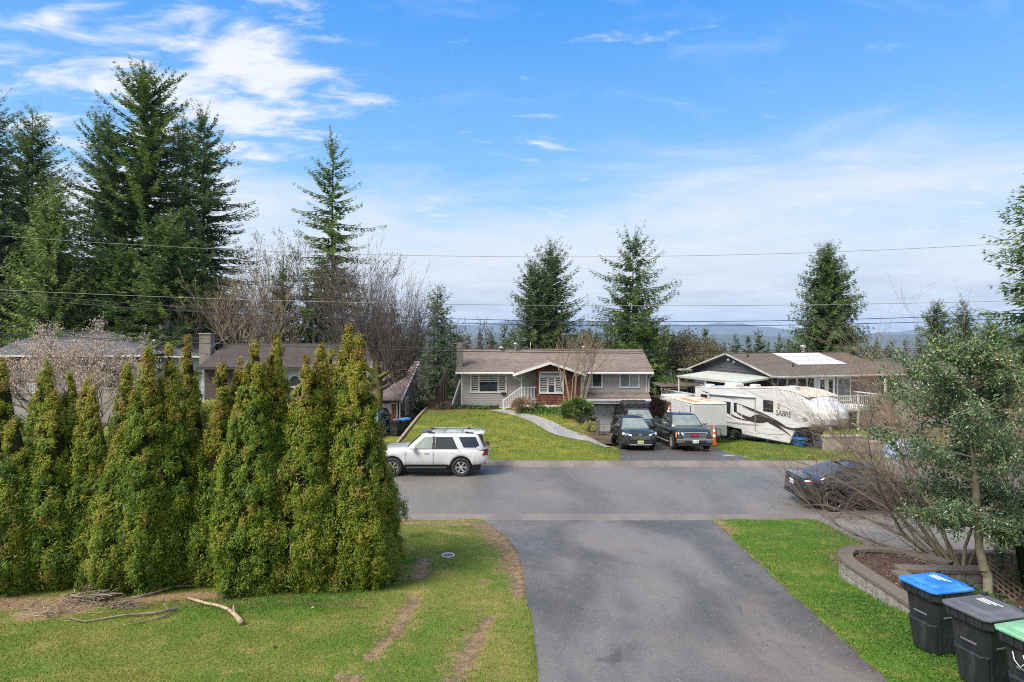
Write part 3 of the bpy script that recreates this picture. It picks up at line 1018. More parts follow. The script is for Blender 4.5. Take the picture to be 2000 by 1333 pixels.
def bare_tree(parent, seed, H, m, depth=4, trunk_r=.14, spread=.55, up=.2, kids=(3, 4), shrink=.62, stems=1, fan=.2, wob_=.16, first=.42, minr=.006, mt=None, haze=0, hm=None, hsize=.1):
    """trunk and crown; haze>0 adds that many buds or leaves round the twig ends"""
    g = np.random.default_rng(seed)
    tr, cr, tips = [], [], []
    for s_ in range(stems):
        a = g.uniform(0, 6.28)
        d = np.array([math.cos(a) * fan, math.sin(a) * fan, 1.]); d /= np.linalg.norm(d)
        p = np.array([math.cos(a) * .12 * (stems > 1), math.sin(a) * .12 * (stems > 1), -.2])
        L = H * first * g.uniform(.85, 1.1)
        k = 5; pts = [p]
        for i in range(k):
            d = d + g.normal(0, .05, 3); d /= np.linalg.norm(d); pts.append(pts[-1] + d * L / k)
        for i in range(k):
            tr.append([*pts[i], *pts[i + 1], trunk_r * (1 - .1 * i), trunk_r * (1 - .1 * (i + 1))])
        for q in range(int(g.integers(kids[0], kids[1] + 2))):
            az = g.uniform(0, 6.28); sp_ = spread * g.uniform(.4, 1.3)
            nd = unit(d + np.array([math.cos(az), math.sin(az), 0]) * math.tan(sp_))
            f = g.uniform(.55, 1); i = min(int(f * k), k - 1)
            grow(g, pts[i], nd, H * (1 - first) * .62 * g.uniform(.7, 1.1), trunk_r * .5, depth - 1, cr, tips, spread, up, kids, shrink, wob_, 4, minr)
        grow(g, pts[-1], d, H * (1 - first) * .62, trunk_r * .5, depth - 1, cr, tips, spread, up, kids, shrink, wob_, 4, minr)
    v, q = seg_tubes(tr, 7)
    np_mesh('trunk', [(v, q, 0)], mt or m, None, parent, smooth=True)
    v, q = seg_tubes(cr, 3)
    groups, at_, ms = [(v, q, 0)], {'tint': [np.zeros(len(v))]}, [m]
    if haze:
        tp = np.array([x[0] for x in tips]); i = g.integers(0, len(tp), haze)
        P = tp[i] + g.normal(0, hsize * 1.3, (haze, 3))
        Dd = unit(g.normal(0, 1, (haze, 3)) + np.array([0, 0, .5])); Nn = unit(np.cross(Dd, g.normal(0, 1, (haze, 3))))
        V, Fq = leaf_quads(P, Dd, Nn, hsize * g.uniform(.6, 1.3, haze), hsize * .5 * g.uniform(.6, 1.3, haze), .2)
        groups.append((V, Fq, 1)); at_['tint'].append(np.repeat(g.uniform(0, 1, haze), 4)); ms.append(hm)
    np_mesh('crown', groups, ms, at_, parent)
    return np.array([x[0] for x in tips])


def bush(name, parent, rx, ry, rz, n, leaf, m, seed, lumps=40, inner=True, zc=None, aspect=.45, fold=.2, flat=.0):
    """leaves gathered in clumps on an uneven shell"""
    g = np.random.default_rng(seed)
    zc = rz * .92 if zc is None else zc
    c = unit(g.normal(0, 1, (lumps, 3))); c[:, 2] = np.where(c[:, 2] < -.4, -c[:, 2] * .5, c[:, 2])
    Cc = c * np.array([rx, ry, rz]) * g.uniform(.62, .95, (lumps, 1)) + np.array([0, 0, zc])
    i = g.integers(0, lumps, n)
    cr = .28 * (rx * ry * rz) ** (1 / 3) * g.uniform(.6, 1.3, lumps)
    o = unit(g.normal(0, 1, (n, 3))) * (g.uniform(.35, 1.05, (n, 1)))
    P = Cc[i] + o * cr[i][:, None]
    P[:, 2] = np.maximum(P[:, 2], .03)
    Dd = unit(o + c[i] * .8 + g.normal(0, .5, (n, 3)) + np.array([0, 0, flat]))
    Nn = unit(np.cross(Dd, g.normal(0, 1, (n, 3))))
    V, Fq = leaf_quads(P, Dd, Nn, leaf * g.uniform(.6, 1.25, n), leaf * aspect * g.uniform(.7, 1.2, n), fold)
    tint = np.clip(g.normal(.45, .16, lumps)[i] + .15 * o[:, 2] + g.normal(0, .12, n), 0, 1)
    groups, at_ = [(V, Fq, 0)], {'tint': [np.repeat(tint, 4)]}
    ms = [m]
    seg = []
    for k in range(lumps):
        seg.append([0, 0, 0, *(Cc[k] * .5), .02, .014]); seg.append([*(Cc[k] * .5), *Cc[k], .014, .006])
    v, q = seg_tubes(seg, 4); groups.append((v, q, 1)); at_['tint'].append(np.zeros(len(v))); ms.append(M_STEM)
    return np_mesh(name, groups, ms, at_, parent)


# ------------------------------------------------------------------ the cedar hedge
# px, py of the tip; Y depth; half width in px at the widest; leaders (offset px, tip py, width scale)
HEDGE_G = 'emerald cedars of the hedge beside the lawn'
def hedge_cedar(tips, Y, rad, label, seed, ncl=520, per=105, tshift=0, name='hedge_cedar'):
    """tips: list of (px, py, relative radius)"""
    X0 = np.mean([(t[0] - 1000) / F * Y for t in tips]); z0 = t1(X0, Y)
    o = empty(name, (X0, Y, z0), 0, label, 'cedar', HEDGE_G)
    ld = []
    for k, (px, py, rr) in enumerate(tips):
        x, _, z = at(px, py, Y)
        ld.append((x - X0, (-.12, .16, -.05, .1)[k % 4] * (len(tips) > 1), .04, z - z0 - .04, rad * rr * 1.16))
    cedar_crown('crown', ld, ncl, per, seed, o, tshift=tshift)
    trunk_tube(o, min(l_[3] for l_ in ld) * .6, .07, M_BARK, seed=seed)
    return o


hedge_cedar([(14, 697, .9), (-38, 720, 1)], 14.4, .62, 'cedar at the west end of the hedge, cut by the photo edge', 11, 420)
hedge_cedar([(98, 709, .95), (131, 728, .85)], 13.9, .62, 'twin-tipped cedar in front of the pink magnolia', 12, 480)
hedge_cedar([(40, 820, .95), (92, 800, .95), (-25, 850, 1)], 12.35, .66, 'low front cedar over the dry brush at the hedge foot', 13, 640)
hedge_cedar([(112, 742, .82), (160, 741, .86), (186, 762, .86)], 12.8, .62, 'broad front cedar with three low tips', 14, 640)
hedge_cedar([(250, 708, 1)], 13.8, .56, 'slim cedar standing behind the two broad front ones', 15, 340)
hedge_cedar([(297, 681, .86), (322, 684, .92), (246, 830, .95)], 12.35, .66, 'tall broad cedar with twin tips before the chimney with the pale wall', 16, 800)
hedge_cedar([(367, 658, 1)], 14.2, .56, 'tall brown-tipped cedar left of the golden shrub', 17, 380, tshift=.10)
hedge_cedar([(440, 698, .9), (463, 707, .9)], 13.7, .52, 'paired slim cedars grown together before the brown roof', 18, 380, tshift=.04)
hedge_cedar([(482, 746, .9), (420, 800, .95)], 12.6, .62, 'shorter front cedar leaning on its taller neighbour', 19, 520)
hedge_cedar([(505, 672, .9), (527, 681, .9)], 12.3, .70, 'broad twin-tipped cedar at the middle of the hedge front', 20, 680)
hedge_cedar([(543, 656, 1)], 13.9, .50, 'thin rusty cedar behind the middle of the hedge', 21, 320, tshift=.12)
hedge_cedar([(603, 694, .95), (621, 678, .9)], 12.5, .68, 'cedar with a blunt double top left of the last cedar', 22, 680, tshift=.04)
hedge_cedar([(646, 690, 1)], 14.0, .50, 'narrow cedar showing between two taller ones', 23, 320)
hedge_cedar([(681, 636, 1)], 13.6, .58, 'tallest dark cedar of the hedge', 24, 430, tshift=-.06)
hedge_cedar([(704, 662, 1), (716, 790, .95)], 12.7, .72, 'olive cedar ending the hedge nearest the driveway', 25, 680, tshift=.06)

# ------------------------------------------------------------------ tall conifers
def conifer(px, py, Y, halfw, base, label, seed, m, name='fir_tree', group='tall conifers behind the houses', ground=None, tr=None, lean=0, **kw):
    X, _, zt = at(px, py, Y)
    z0 = t1(X, Y) if ground is None else ground
    H = zt - z0
    o = empty(name, (X, Y, z0), 0, label, 'tree', group)
    conifer_crown('crown', H, halfw * 1.38 / F * Y, base, seed, o, m, **kw)
    trunk_tube(o, H * .985, tr or .012 * H + .05, M_BARK, seed=seed, wob_=.012)
    return o

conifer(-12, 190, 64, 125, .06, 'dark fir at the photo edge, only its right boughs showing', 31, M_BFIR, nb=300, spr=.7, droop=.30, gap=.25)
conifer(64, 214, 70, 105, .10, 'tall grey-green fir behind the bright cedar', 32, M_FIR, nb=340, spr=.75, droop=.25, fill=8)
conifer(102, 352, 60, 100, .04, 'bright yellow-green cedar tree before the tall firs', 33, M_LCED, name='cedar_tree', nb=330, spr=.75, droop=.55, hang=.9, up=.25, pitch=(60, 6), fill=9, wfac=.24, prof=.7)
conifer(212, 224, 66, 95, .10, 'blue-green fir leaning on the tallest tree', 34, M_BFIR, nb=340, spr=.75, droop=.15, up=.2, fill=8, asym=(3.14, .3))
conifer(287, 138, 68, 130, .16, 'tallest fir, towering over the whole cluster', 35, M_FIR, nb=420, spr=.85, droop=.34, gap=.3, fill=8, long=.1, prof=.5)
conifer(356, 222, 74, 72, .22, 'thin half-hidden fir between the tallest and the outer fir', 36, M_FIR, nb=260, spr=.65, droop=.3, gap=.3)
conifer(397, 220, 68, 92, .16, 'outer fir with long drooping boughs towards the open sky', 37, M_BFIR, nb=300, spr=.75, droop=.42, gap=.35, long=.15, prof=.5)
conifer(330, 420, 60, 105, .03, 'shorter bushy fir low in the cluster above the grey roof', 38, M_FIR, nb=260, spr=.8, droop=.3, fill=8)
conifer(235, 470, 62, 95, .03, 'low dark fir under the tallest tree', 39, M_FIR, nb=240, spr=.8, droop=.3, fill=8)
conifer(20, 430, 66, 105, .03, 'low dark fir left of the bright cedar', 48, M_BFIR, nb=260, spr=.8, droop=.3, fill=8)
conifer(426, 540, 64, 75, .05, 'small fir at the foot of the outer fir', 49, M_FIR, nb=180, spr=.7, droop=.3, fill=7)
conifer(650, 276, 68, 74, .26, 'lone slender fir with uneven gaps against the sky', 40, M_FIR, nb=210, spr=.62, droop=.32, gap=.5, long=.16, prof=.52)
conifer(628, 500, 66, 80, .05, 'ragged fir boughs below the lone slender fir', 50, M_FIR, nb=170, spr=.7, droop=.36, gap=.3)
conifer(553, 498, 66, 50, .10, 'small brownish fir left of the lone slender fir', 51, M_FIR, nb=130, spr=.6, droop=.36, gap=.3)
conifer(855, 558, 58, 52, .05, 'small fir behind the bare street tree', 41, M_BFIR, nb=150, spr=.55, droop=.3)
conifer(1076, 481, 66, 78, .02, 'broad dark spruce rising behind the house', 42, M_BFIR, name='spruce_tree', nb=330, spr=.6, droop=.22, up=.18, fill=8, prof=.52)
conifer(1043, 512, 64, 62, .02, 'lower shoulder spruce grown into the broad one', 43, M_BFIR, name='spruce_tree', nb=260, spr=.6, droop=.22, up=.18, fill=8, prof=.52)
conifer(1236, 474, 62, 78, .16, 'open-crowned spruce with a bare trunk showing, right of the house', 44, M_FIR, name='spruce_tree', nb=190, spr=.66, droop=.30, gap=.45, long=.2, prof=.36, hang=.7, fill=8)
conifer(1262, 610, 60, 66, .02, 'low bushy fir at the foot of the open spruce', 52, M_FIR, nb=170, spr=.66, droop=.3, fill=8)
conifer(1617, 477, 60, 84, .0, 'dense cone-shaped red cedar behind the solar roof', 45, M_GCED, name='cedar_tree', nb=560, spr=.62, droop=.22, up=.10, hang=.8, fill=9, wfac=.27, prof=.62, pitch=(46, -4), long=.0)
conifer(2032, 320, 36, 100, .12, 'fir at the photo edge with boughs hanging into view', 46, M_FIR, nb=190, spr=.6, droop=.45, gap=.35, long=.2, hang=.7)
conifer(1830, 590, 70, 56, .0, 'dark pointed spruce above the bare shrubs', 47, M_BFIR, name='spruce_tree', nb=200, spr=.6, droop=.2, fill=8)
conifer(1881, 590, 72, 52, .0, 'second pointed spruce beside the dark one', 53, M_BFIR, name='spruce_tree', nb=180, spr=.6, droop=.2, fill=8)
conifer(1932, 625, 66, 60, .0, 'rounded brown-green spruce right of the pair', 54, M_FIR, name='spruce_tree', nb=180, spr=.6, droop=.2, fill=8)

# row of far trees down the slope: four crowns shared by many trees
protos = []
for k in range(4):
    o = empty('distant_tree', (0, 0, 0), 0)
    conifer_crown('crown', 10, (2.3, 1.9, 2.8, 2.2)[k], .02, 70 + k, o, M_FAR, nb=70, spr=.6, droop=.25, fill=7, gap=.2, wfac=.36)
    trunk_tube(o, 9.8, .16, M_BARK, seed=k, n=5)
    protos.append(o)
FT = [(915, 650, 88, 'behind the ridge by the stone chimney'), (938, 640, 92, 'pale thin one'), (958, 646, 84, ''), (985, 633, 90, ''), (1000, 642, 80, ''), (1150, 640, 78, ''), (1165, 650, 82, ''),
      (1185, 632, 86, ''), (1298, 648, 90, ''), (1316, 655, 78, ''), (1345, 660, 80, ''), (1378, 641, 92, ''), (1395, 660, 84, ''), (1415, 668, 90, ''), (1436, 655, 88, ''), (1461, 656, 96, ''), (1482, 644, 90, ''),
      (1500, 666, 100, ''), (1522, 653, 92, ''), (1541, 662, 90, ''), (1695, 668, 100, ''), (1712, 660, 94, ''), (1740, 668, 90, ''), (1768, 664, 88, ''), (1795, 655, 84, ''), (1965, 640, 80, ''), (1985, 650, 86, ''),
      (900, 655, 76, ''), (880, 625, 72, ''), (818, 600, 74, ''), (770, 580, 76, ''), (600, 560, 78, ''), (480, 570, 80, ''), (455, 600, 76, ''), (575, 590, 74, ''), (700, 570, 80, ''), (740, 600, 78, ''),
      (-30, 520, 74, ''), (170, 540, 74, ''), (390, 590, 72, ''), (300, 560, 76, '')]
FT = [f for f in FT]
for k, (px, py, Y, _) in enumerate(FT):
    o = protos[k] if k < 4 else copy_tree(protos[k % 4])
    X, _, zt = at(px, py, Y)
    z0 = t1(X, Y)
    o.location = (X, Y, z0)
    h = (zt - z0) / 10
    wd = min(max(.9, h * .8), 1.6) * (.75 + .8 * ((k * 37) % 17) / 17)
    o.scale = (wd, wd, h)
    o.rotation_euler = (0, 0, k * 1.7)
    zones = [(-100, 240, 'among the tall firs above the grey roof'), (240, 520, 'behind the squat brick chimneys'), (520, 720, 'below the lone slender fir'), (720, 860, 'behind the pollarded tree'), (860, 1030, 'between stone chimney and broad spruce'),
             (1030, 1220, 'between the spruces over the taupe roof'), (1220, 1390, 'over the gap between the grey houses'), (1390, 1470, 'over the slate gable peak'), (1470, 1600, 'left of the cone-shaped cedar'), (1600, 1780, 'right of the cone-shaped cedar'), (1780, 2100, 'behind the holly top')]
    zi = [z for z in zones if z[0] <= px < z[1]][0]
    same = sorted(f[0] for f in FT if zi[0] <= f[0] < zi[1])
    lab = (['first', 'second', 'third', 'fourth', 'fifth', 'sixth', 'seventh'][same.index(px)] + ' far conifer from left, ' if len(same) > 1 else 'single small far conifer ') + zi[2]
    tag(o, lab, 'tree', 'far conifers down the slope')

# ------------------------------------------------------------------ bare trees
def bare_at(px, Y, pyt, label, seed, m, group=None, name='bare_tree', cat='tree', rz=0, **kw):
    X = (px - 1000) / F * Y; z0 = t1(X, Y); H = at(px, pyt, Y)[2] - z0
    o = empty(name, (X, Y, z0), rz, label, cat, group)
    bare_tree(o, seed, H * 1.05, m, **kw)
    return o
BG = 'bare trees behind the brown-roofed house'
bare_at(478, 62, 560, 'pale spreading bare tree behind the squat chimney', 61, M_PALEBARK, BG, depth=5, trunk_r=.20, spread=.55, stems=2, fan=.25, minr=.013, kids=(2, 4))
bare_at(520, 60, 545, 'pale many-stemmed bare tree right of the squat chimney', 62, M_PALEBARK, BG, depth=5, trunk_r=.17, spread=.5, stems=3, fan=.3, minr=.013, kids=(2, 3))
bare_at(582, 66, 510, 'tan bare tree hazed with twigs before the lone fir', 63, M_PALEBARK, BG, depth=5, trunk_r=.2, spread=.42, stems=3, fan=.25, minr=.013, kids=(2, 3), haze=3500, hm=M_OLIVE, hsize=.18)
bare_at(640, 64, 520, 'brown twiggy bare tree below the lone fir', 64, M_GREYBARK, BG, depth=5, trunk_r=.2, spread=.42, stems=3, fan=.25, minr=.013, kids=(2, 3), haze=3500, hm=M_OLIVE, hsize=.2)
bare_at(430, 60, 600, 'low bare tree by the gap at the outer fir', 65, M_GREYBARK, BG, depth=5, trunk_r=.15, spread=.5, stems=3, fan=.3, minr=.012, kids=(2, 3))
BH = 'leafless trees behind the grey houses'
for k, (px, Y, py, lab) in enumerate([(1330, 66, 668, 'olive-brown budding tree behind the gap right of the house'), (1400, 70, 672, 'rounded olive tree left of the dark gable'), (1290, 70, 655, 'rusty bare tree beside the open spruce'),
                                      (1160, 64, 655, 'bare tree hazing the foot of the broad spruce'), (945, 70, 640, 'thin bare poplar left of the broad spruce'), (1360, 62, 690, 'low brown thicket tree behind the sheds'), (1190, 66, 660, 'ochre twiggy tree behind the roof ridge')]):
    bare_at(px, Y, py, lab, 80 + k, M_GREYBARK, BH, depth=4, trunk_r=.16, spread=.5, stems=3, fan=.35, minr=.012, kids=(2, 3), haze=4500 if k != 4 else 600, hm=M_OLIVE, hsize=.26)

# broad pollarded street tree before the garage of the brown house
def pollard():
    Y = 41.3; X = (738 - 1000) / F * Y; z0 = t1(X, Y)
    o = empty('bare_tree', (X, Y, z0), 0, 'broad bare pollarded tree with mossy limbs before the brown garage', 'tree')
    g = np.random.default_rng(5)
    tr, cr, tw = [], [], []
    pts = [np.array([0, 0, -.3]), np.array([-.05, 0, 1.4]), np.array([.05, .05, 2.8]), np.array([0, 0, 4.2])]
    for i in range(3): tr.append([*pts[i], *pts[i + 1], .33 - .02 * i, .31 - .02 * i])
    heads = []
    limbs = [((.05, 0, 3.0), (1.1, -.2, .42), 2.2, .13), ((0, 0, 3.7), (.9, .3, .75), 2.6, .14), ((0, 0, 4.1), (.25, -.1, 1), 2.6, .16), ((0, 0, 4.1), (-.45, .3, 1), 2.6, .15),
             ((0, 0, 4.0), (-1, -.2, .6), 2.4, .13), ((0, 0, 4.1), (.6, .8, .7), 2.2, .12), ((0, 0, 3.8), (.3, -1, .5), 1.9, .11), ((0, 0, 4.0), (-.4, .9, .8), 2.2, .12), ((.05, 0, 3.3), (1, .3, .1), 2.7, .11)]
    for p, d, L, r_ in limbs:
        p = np.array(p, float); d = unit(np.array(d, float))
        for i in range(6):
            d = unit(d + g.normal(0, .16, 3) + np.array([0, 0, .04])); q = p + d * L / 6
            cr.append([*p, *q, r_ * 1.35 * (1 - .09 * i), r_ * 1.35 * (1 - .09 * (i + 1))]); p = q
            if i >= 1: heads.append((p.copy(), d.copy(), .5 if i < 4 else 1.))
    for hp, hd, wt in heads:
        for k in range(int(11 * wt) + 2):
            outv = np.array([hp[0], hp[1], 0]) * .16
            d = unit(np.array([0, 0, 1.]) + outv * g.uniform(.3, 1.6) + g.normal(0, .30, 3))
            L = g.uniform(3.2, 7.4) * (.75 + .25 * wt) / (1 + .12 * np.hypot(hp[0], hp[1]))
            p = hp + g.normal(0, .06, 3); n_ = 5; r_ = .022
            for i in range(n_):
                d = unit(d + g.normal(0, .06, 3) + np.array([0, 0, .03])); q = p + d * L / n_
                tw.append([*p, *q, r_ * (1 - .16 * i), r_ * (1 - .16 * (i + 1))])
                if i >= 1:
                    for _ in range(2):
                        sd = unit(d + g.normal(0, .42, 3)); l2 = L * .17 * g.uniform(.5, 1.3)
                        tw.append([*q, *(q + sd * l2), .009, .006])
                p = q
        for k in range(int(4 * wt)):      # weeping side twigs
            d = unit(np.array([hp[0], hp[1], 0]) * .4 + g.normal(0, .5, 3) + np.array([0, 0, -.15])); p = hp.copy()
            for i in range(4):
                d = unit(d + g.normal(0, .15, 3)); q = p + d * .55
                tw.append([*p, *q, .014 - .002 * i, .012 - .002 * i])
                for _ in range(2): tw.append([*q, *(q + unit(d + g.normal(0, .5, 3)) * .5), .008, .006])
                p = q
    v, q = seg_tubes(tr, 9); np_mesh('trunk', [(v, q, 0)], M_MOSSBARK, None, o, smooth=True)
    v, q = seg_tubes(cr, 7); np_mesh('limbs', [(v, q, 0)], M_MOSSBARK, None, o, smooth=True)
    v, q = seg_tubes(tw, 3); np_mesh('crown', [(v, q, 0)], M_GREYBARK, None, o)
pollard()

# slender multi-stemmed tree before the porch
def porch_tree():
    Y = 40.4; X = (1124 - 1000) / F * Y; z0 = t1(X, Y)
    o = empty('bare_tree', (X, Y, z0), 0, 'slender many-stemmed bare tree before the red shingled porch', 'tree')
    g = np.random.default_rng(9)
    tr, cr, tips = [], [], []
    for k in range(11):
        a = k * .57; d = unit(np.array([math.cos(a) * .16 + .04, math.sin(a) * .1, 1.]))
        p = np.array([math.cos(a) * .55 * (.4 + .6 * (k % 3) / 2), math.sin(a) * .3, -.1]); L = g.uniform(2.3, 3.2)
        for i in range(6):
            d = unit(d + g.normal(0, .05, 3)); q = p + d * L / 6
            tr.append([*p, *q, .052 - .004 * i, .048 - .004 * i]); p = q
        for j in range(3):
            grow(g, p, unit(d + g.normal(0, .35, 3)), g.uniform(1.2, 1.9), .02, 2, cr, tips, .5, .2, (3, 4), .6, .14, 4, .005)
    v, q = seg_tubes(tr, 6); np_mesh('trunk', [(v, q, 0)], M_PALEBARK, None, o, smooth=True)
    v, q = seg_tubes(cr, 3); np_mesh('crown', [(v, q, 0)], M_TANBARK, None, o)
porch_tree()

# pale pink magnolia behind the hedge
def magnolia():
    Y = 37; X = (148 - 1000) / F * Y; z0 = t1(X, Y)
    o = empty('magnolia_tree', (X, Y, z0), 0, 'magnolia in pale pink bud behind the hedge', 'tree')
    g = np.random.default_rng(21)
    tr, cr, tips = [], [], []
    for k in range(7):
        a = k * .9; d = unit(np.array([math.cos(a) * 1.0, math.sin(a) * .6, 1.])); p = np.array([0, 0, -.2])
        for i in range(4):
            q = p + d * .55; tr.append([*p, *q, .09 - .012 * i, .08 - .012 * i]); p = q; d = unit(d + g.normal(0, .1, 3))
        for j in range(4):
            grow(g, p, unit(d + g.normal(0, .5, 3)), g.uniform(2.1, 3.1), .04, 3, cr, tips, .6, .1, (3, 4), .62, .16, 4, .007)
    v, q = seg_tubes(tr, 6); np_mesh('trunk', [(v, q, 0)], M_GREYBARK, None, o, smooth=True)
    v, q = seg_tubes(cr, 3); np_mesh('crown', [(v, q, 0)], M_GREYBARK, None, o)
    tp = np.array([x[0] for x in tips]); tp = tp[g.uniform(0, 1, len(tp)) < .9]
    n = len(tp)
    P = np.repeat(tp, 5, 0) + g.normal(0, .09, (5 * n, 3)); Dd = unit(g.normal(0, .5, (5 * n, 3)) + np.array([0, 0, 1.])); Nn = unit(np.cross(Dd, g.normal(0, 1, (5 * n, 3))))
    V, Fq = leaf_quads(P, Dd, Nn, .105 * g.uniform(.6, 1.2, 5 * n), .06 * g.uniform(.7, 1.2, 5 * n), .3)
    b = np_mesh('blossoms', [(V, Fq, 0)], M_BUD, {'tint': [np.repeat(g.uniform(0, 1, 5 * n), 4)]}, o)
    b['kind'] = 'stuff'
magnolia()

# ------------------------------------------------------------------ bushes
def bush_at(px, py, Y, wpx, hpx, n, leaf, m, label, seed, name='bush', cat='bush', **kw):
    X, _, z = at(px, py, Y); z0 = t1(X, Y)
    o = empty(name, (X, Y, z0), 0, label, cat)
    r_ = wpx / 2 / F * Y; h = hpx / F * Y / 2
    bush('foliage', o, r_, r_ * .9, h, n, leaf, m, seed, **kw)
    return o
bush_at(1126, 824, 38.6, 66, 50, 4200, .15, M_RHODO, 'round green rhododendron at the foot of the porch tree', 1, name='rhododendron', lumps=46)
bush_at(1020, 806, 40.6, 46, 34, 2600, .10, M_RUST, 'rusty pale shrub beside the porch steps', 2, name='shrub', cat='shrub', lumps=34)
bush_at(1052, 806, 41.0, 26, 20, 900, .12, M_RHODO, 'small leafy shrub against the white foundation', 3, name='shrub', cat='shrub', lumps=16)
bush_at(1150, 842, 36.6, 40, 22, 1500, .08, M_YSHRUB, 'low mossy mound by the timber planter', 4, name='shrub', cat='shrub', lumps=24)
bush_at(833, 795, 46, 52, 55, 3200, .17, M_LAUREL, 'glossy dark laurel between the two fences', 5, name='laurel', lumps=40)
bush_at(404, 790, 30, 66, 120, 5200, .10, M_YSHRUB, 'golden-leaved shrub glimpsed behind the hedge', 6, name='shrub', cat='shrub', lumps=70, aspect=.8)
bush_at(1760, 800, 44, 130, 100, 5200, .14, M_LAUREL, 'dark green bush behind the caravan nose', 7, lumps=60)
bush_at(1712, 815, 38.5, 80, 60, 3000, .10, M_RUST, 'orange-brown shrub beside the caravan nose', 8, name='shrub', cat='shrub', lumps=44)
bush_at(1585, 895, 28.6, 26, 14, 700, .06, M_YSHRUB, 'tiny yellow shrub on the verge above the parked sedan', 9, name='shrub', cat='shrub', lumps=14)
bush_at(1880, 800, 42, 150, 130, 5200, .15, M_OLIVE, 'tan thicket behind the holly', 10, name='thicket', lumps=70)
bush_at(1985, 790, 30, 120, 200, 5200, .09, M_OLIVE, 'tall tan shrub at the photo edge behind the holly', 11, name='thicket', lumps=80)
bush_at(870, 800, 42.6, 50, 14, 1600, .12, M_RUST, 'heap of cut brown twigs by the stone chimney foot', 12, name='brush_pile', cat='brush pile', lumps=30, aspect=.12)

# low ground cover along the house front
def cover(name, n, f, leaf, m, seed, h=.16):
    g = np.random.default_rng(seed)
    x, y = f(g, n)
    z = far_z(x, y) + g.uniform(0, h, n)
    P = np.stack([x, y, z], -1); Dd = unit(g.normal(0, .7, (n, 3)) + np.array([0, 0, .6])); Nn = unit(np.cross(Dd, g.normal(0, 1, (n, 3))))
    V, Fq = leaf_quads(P, Dd, Nn, leaf * g.uniform(.6, 1.4, n), leaf * .5 * g.uniform(.6, 1.3, n), .2)
    return tag(np_mesh(name, [(V, Fq, 0)], m, {'tint': [np.repeat(np.clip(g.normal(.45, .22, n), 0, 1), 4)]}), kind='stuff')
cover('ground_cover', 5200, lambda g, n: (g.uniform(.3, 4.6, n), 41.9 - np.abs(g.normal(0, .9, n)) - .25), .13, M_GCOV, 1, .22)
cover('border_plants', 1500, lambda g, n: (g.uniform(-5.2, -.9, n), 42.8 - np.abs(g.normal(0, .35, n))), .12, M_LAUREL, 2, .2)
# ------------------------------------------------------------------ building materials
def brick_mat(name, c1, c2, mortar, bw, rh, ms=.012, rough=.85, scale=1, swap=None, bump=.4, var=(.5, .7)):
    m = bpy.data.materials.new(name); m.use_nodes = True
    t = NT(m.node_tree); b = m.node_tree.nodes['Principled BSDF']
    v = t.new('ShaderNodeTexCoord').outputs['Object']
    if swap:
        s_ = t.new('ShaderNodeSeparateXYZ'); t.link(v, s_.inputs[0]); c_ = t.new('ShaderNodeCombineXYZ')
        for i, k in enumerate(swap):
            if k in 'xyz': t.link(s_.outputs['xyz'.index(k)], c_.inputs[i])
            else: t.link(t.math('ADD', s_.outputs[0], s_.outputs[1]), c_.inputs[i])
        v = c_.outputs[0]
    br = t.new('ShaderNodeTexBrick')
    br.inputs['Color1'].default_value = (*c1, 1); br.inputs['Color2'].default_value = (*c2, 1); br.inputs['Mortar'].default_value = (*mortar, 1)
    br.inputs['Scale'].default_value = scale; br.inputs['Mortar Size'].default_value = ms; br.inputs['Mortar Smooth'].default_value = .3
    br.inputs['Brick Width'].default_value = bw; br.inputs['Row Height'].default_value = rh; br.inputs['Bias'].default_value = 0
    t.link(v, br.inputs['Vector'])
    n_ = t.noise(v, .8, 5, .65); n2_ = t.noise(v, 9, 3, .7)
    c_ = t.mix(t.sstep(n_, .38, .68), br.outputs[0], t.mix(.35, br.outputs[0], (c1[0] * .5, c1[1] * .5, c1[2] * .5)))
    c_ = t.mix(t.math('MULTIPLY', t.sstep(n2_, .5, .75), .5), c_, tuple(min(1, k * 1.5) for k in c2))
    t.link(c_, b.inputs['Base Color']); b.inputs['Roughness'].default_value = rough; b.inputs['Specular IOR Level'].default_value = .25
    bn = t.new('ShaderNodeBump', i_Strength=bump, i_Distance=.02); t.link(t.math('SUBTRACT', n2_, br.outputs[1]), bn.inputs['Height']); t.link(bn.outputs[0], b.inputs['Normal'])
    MATS[name] = m
    return m


M_SHING = brick_mat('taupe shingles', (.29, .235, .20), (.195, .155, .132), (.09, .072, .062), .30, .145, .01, swap='xyz')
M_SHINGB = brick_mat('dark brown shingles', (.098, .080, .077), (.072, .060, .058), (.03, .025, .025), .30, .145, .01, swap='xyz')
M_SHINGG = brick_mat('slate grey shingles', (.16, .165, .18), (.12, .124, .138), (.035, .035, .04), .30, .145, .01, swap='xyz')
M_SHINGT = brick_mat('brown grey shingles', (.21, .17, .14), (.15, .122, .10), (.04, .033, .028), .30, .145, .01, swap='xyz')
M_SHINGP = brick_mat('pinkish brown shingles', (.28, .215, .20), (.21, .165, .152), (.06, .045, .04), .30, .145, .01, swap='xyz')
M_STONE = brick_mat('chimney brick', (.235, .205, .18), (.15, .128, .112), (.27, .25, .23), .24, .085, .012, swap='szx')
M_DSTONE = brick_mat('dark stone facing', (.075, .075, .08), (.045, .045, .05), (.11, .105, .10), .26, .09, .012, swap='szx')
M_SIDE = mat('taupe siding', (.36, .335, .315), .7, (.33, .305, .288), .8)
M_TRIM = mat('white trim', (.64, .64, .63), .5, (.58, .58, .57), 2)
M_WHITEW = mat('white render', (.66, .66, .66), .8, (.56, .56, .55), 1.2)
M_BLUEW = mat('pale blue siding', (.50, .58, .60), .7, (.44, .52, .54), 1)
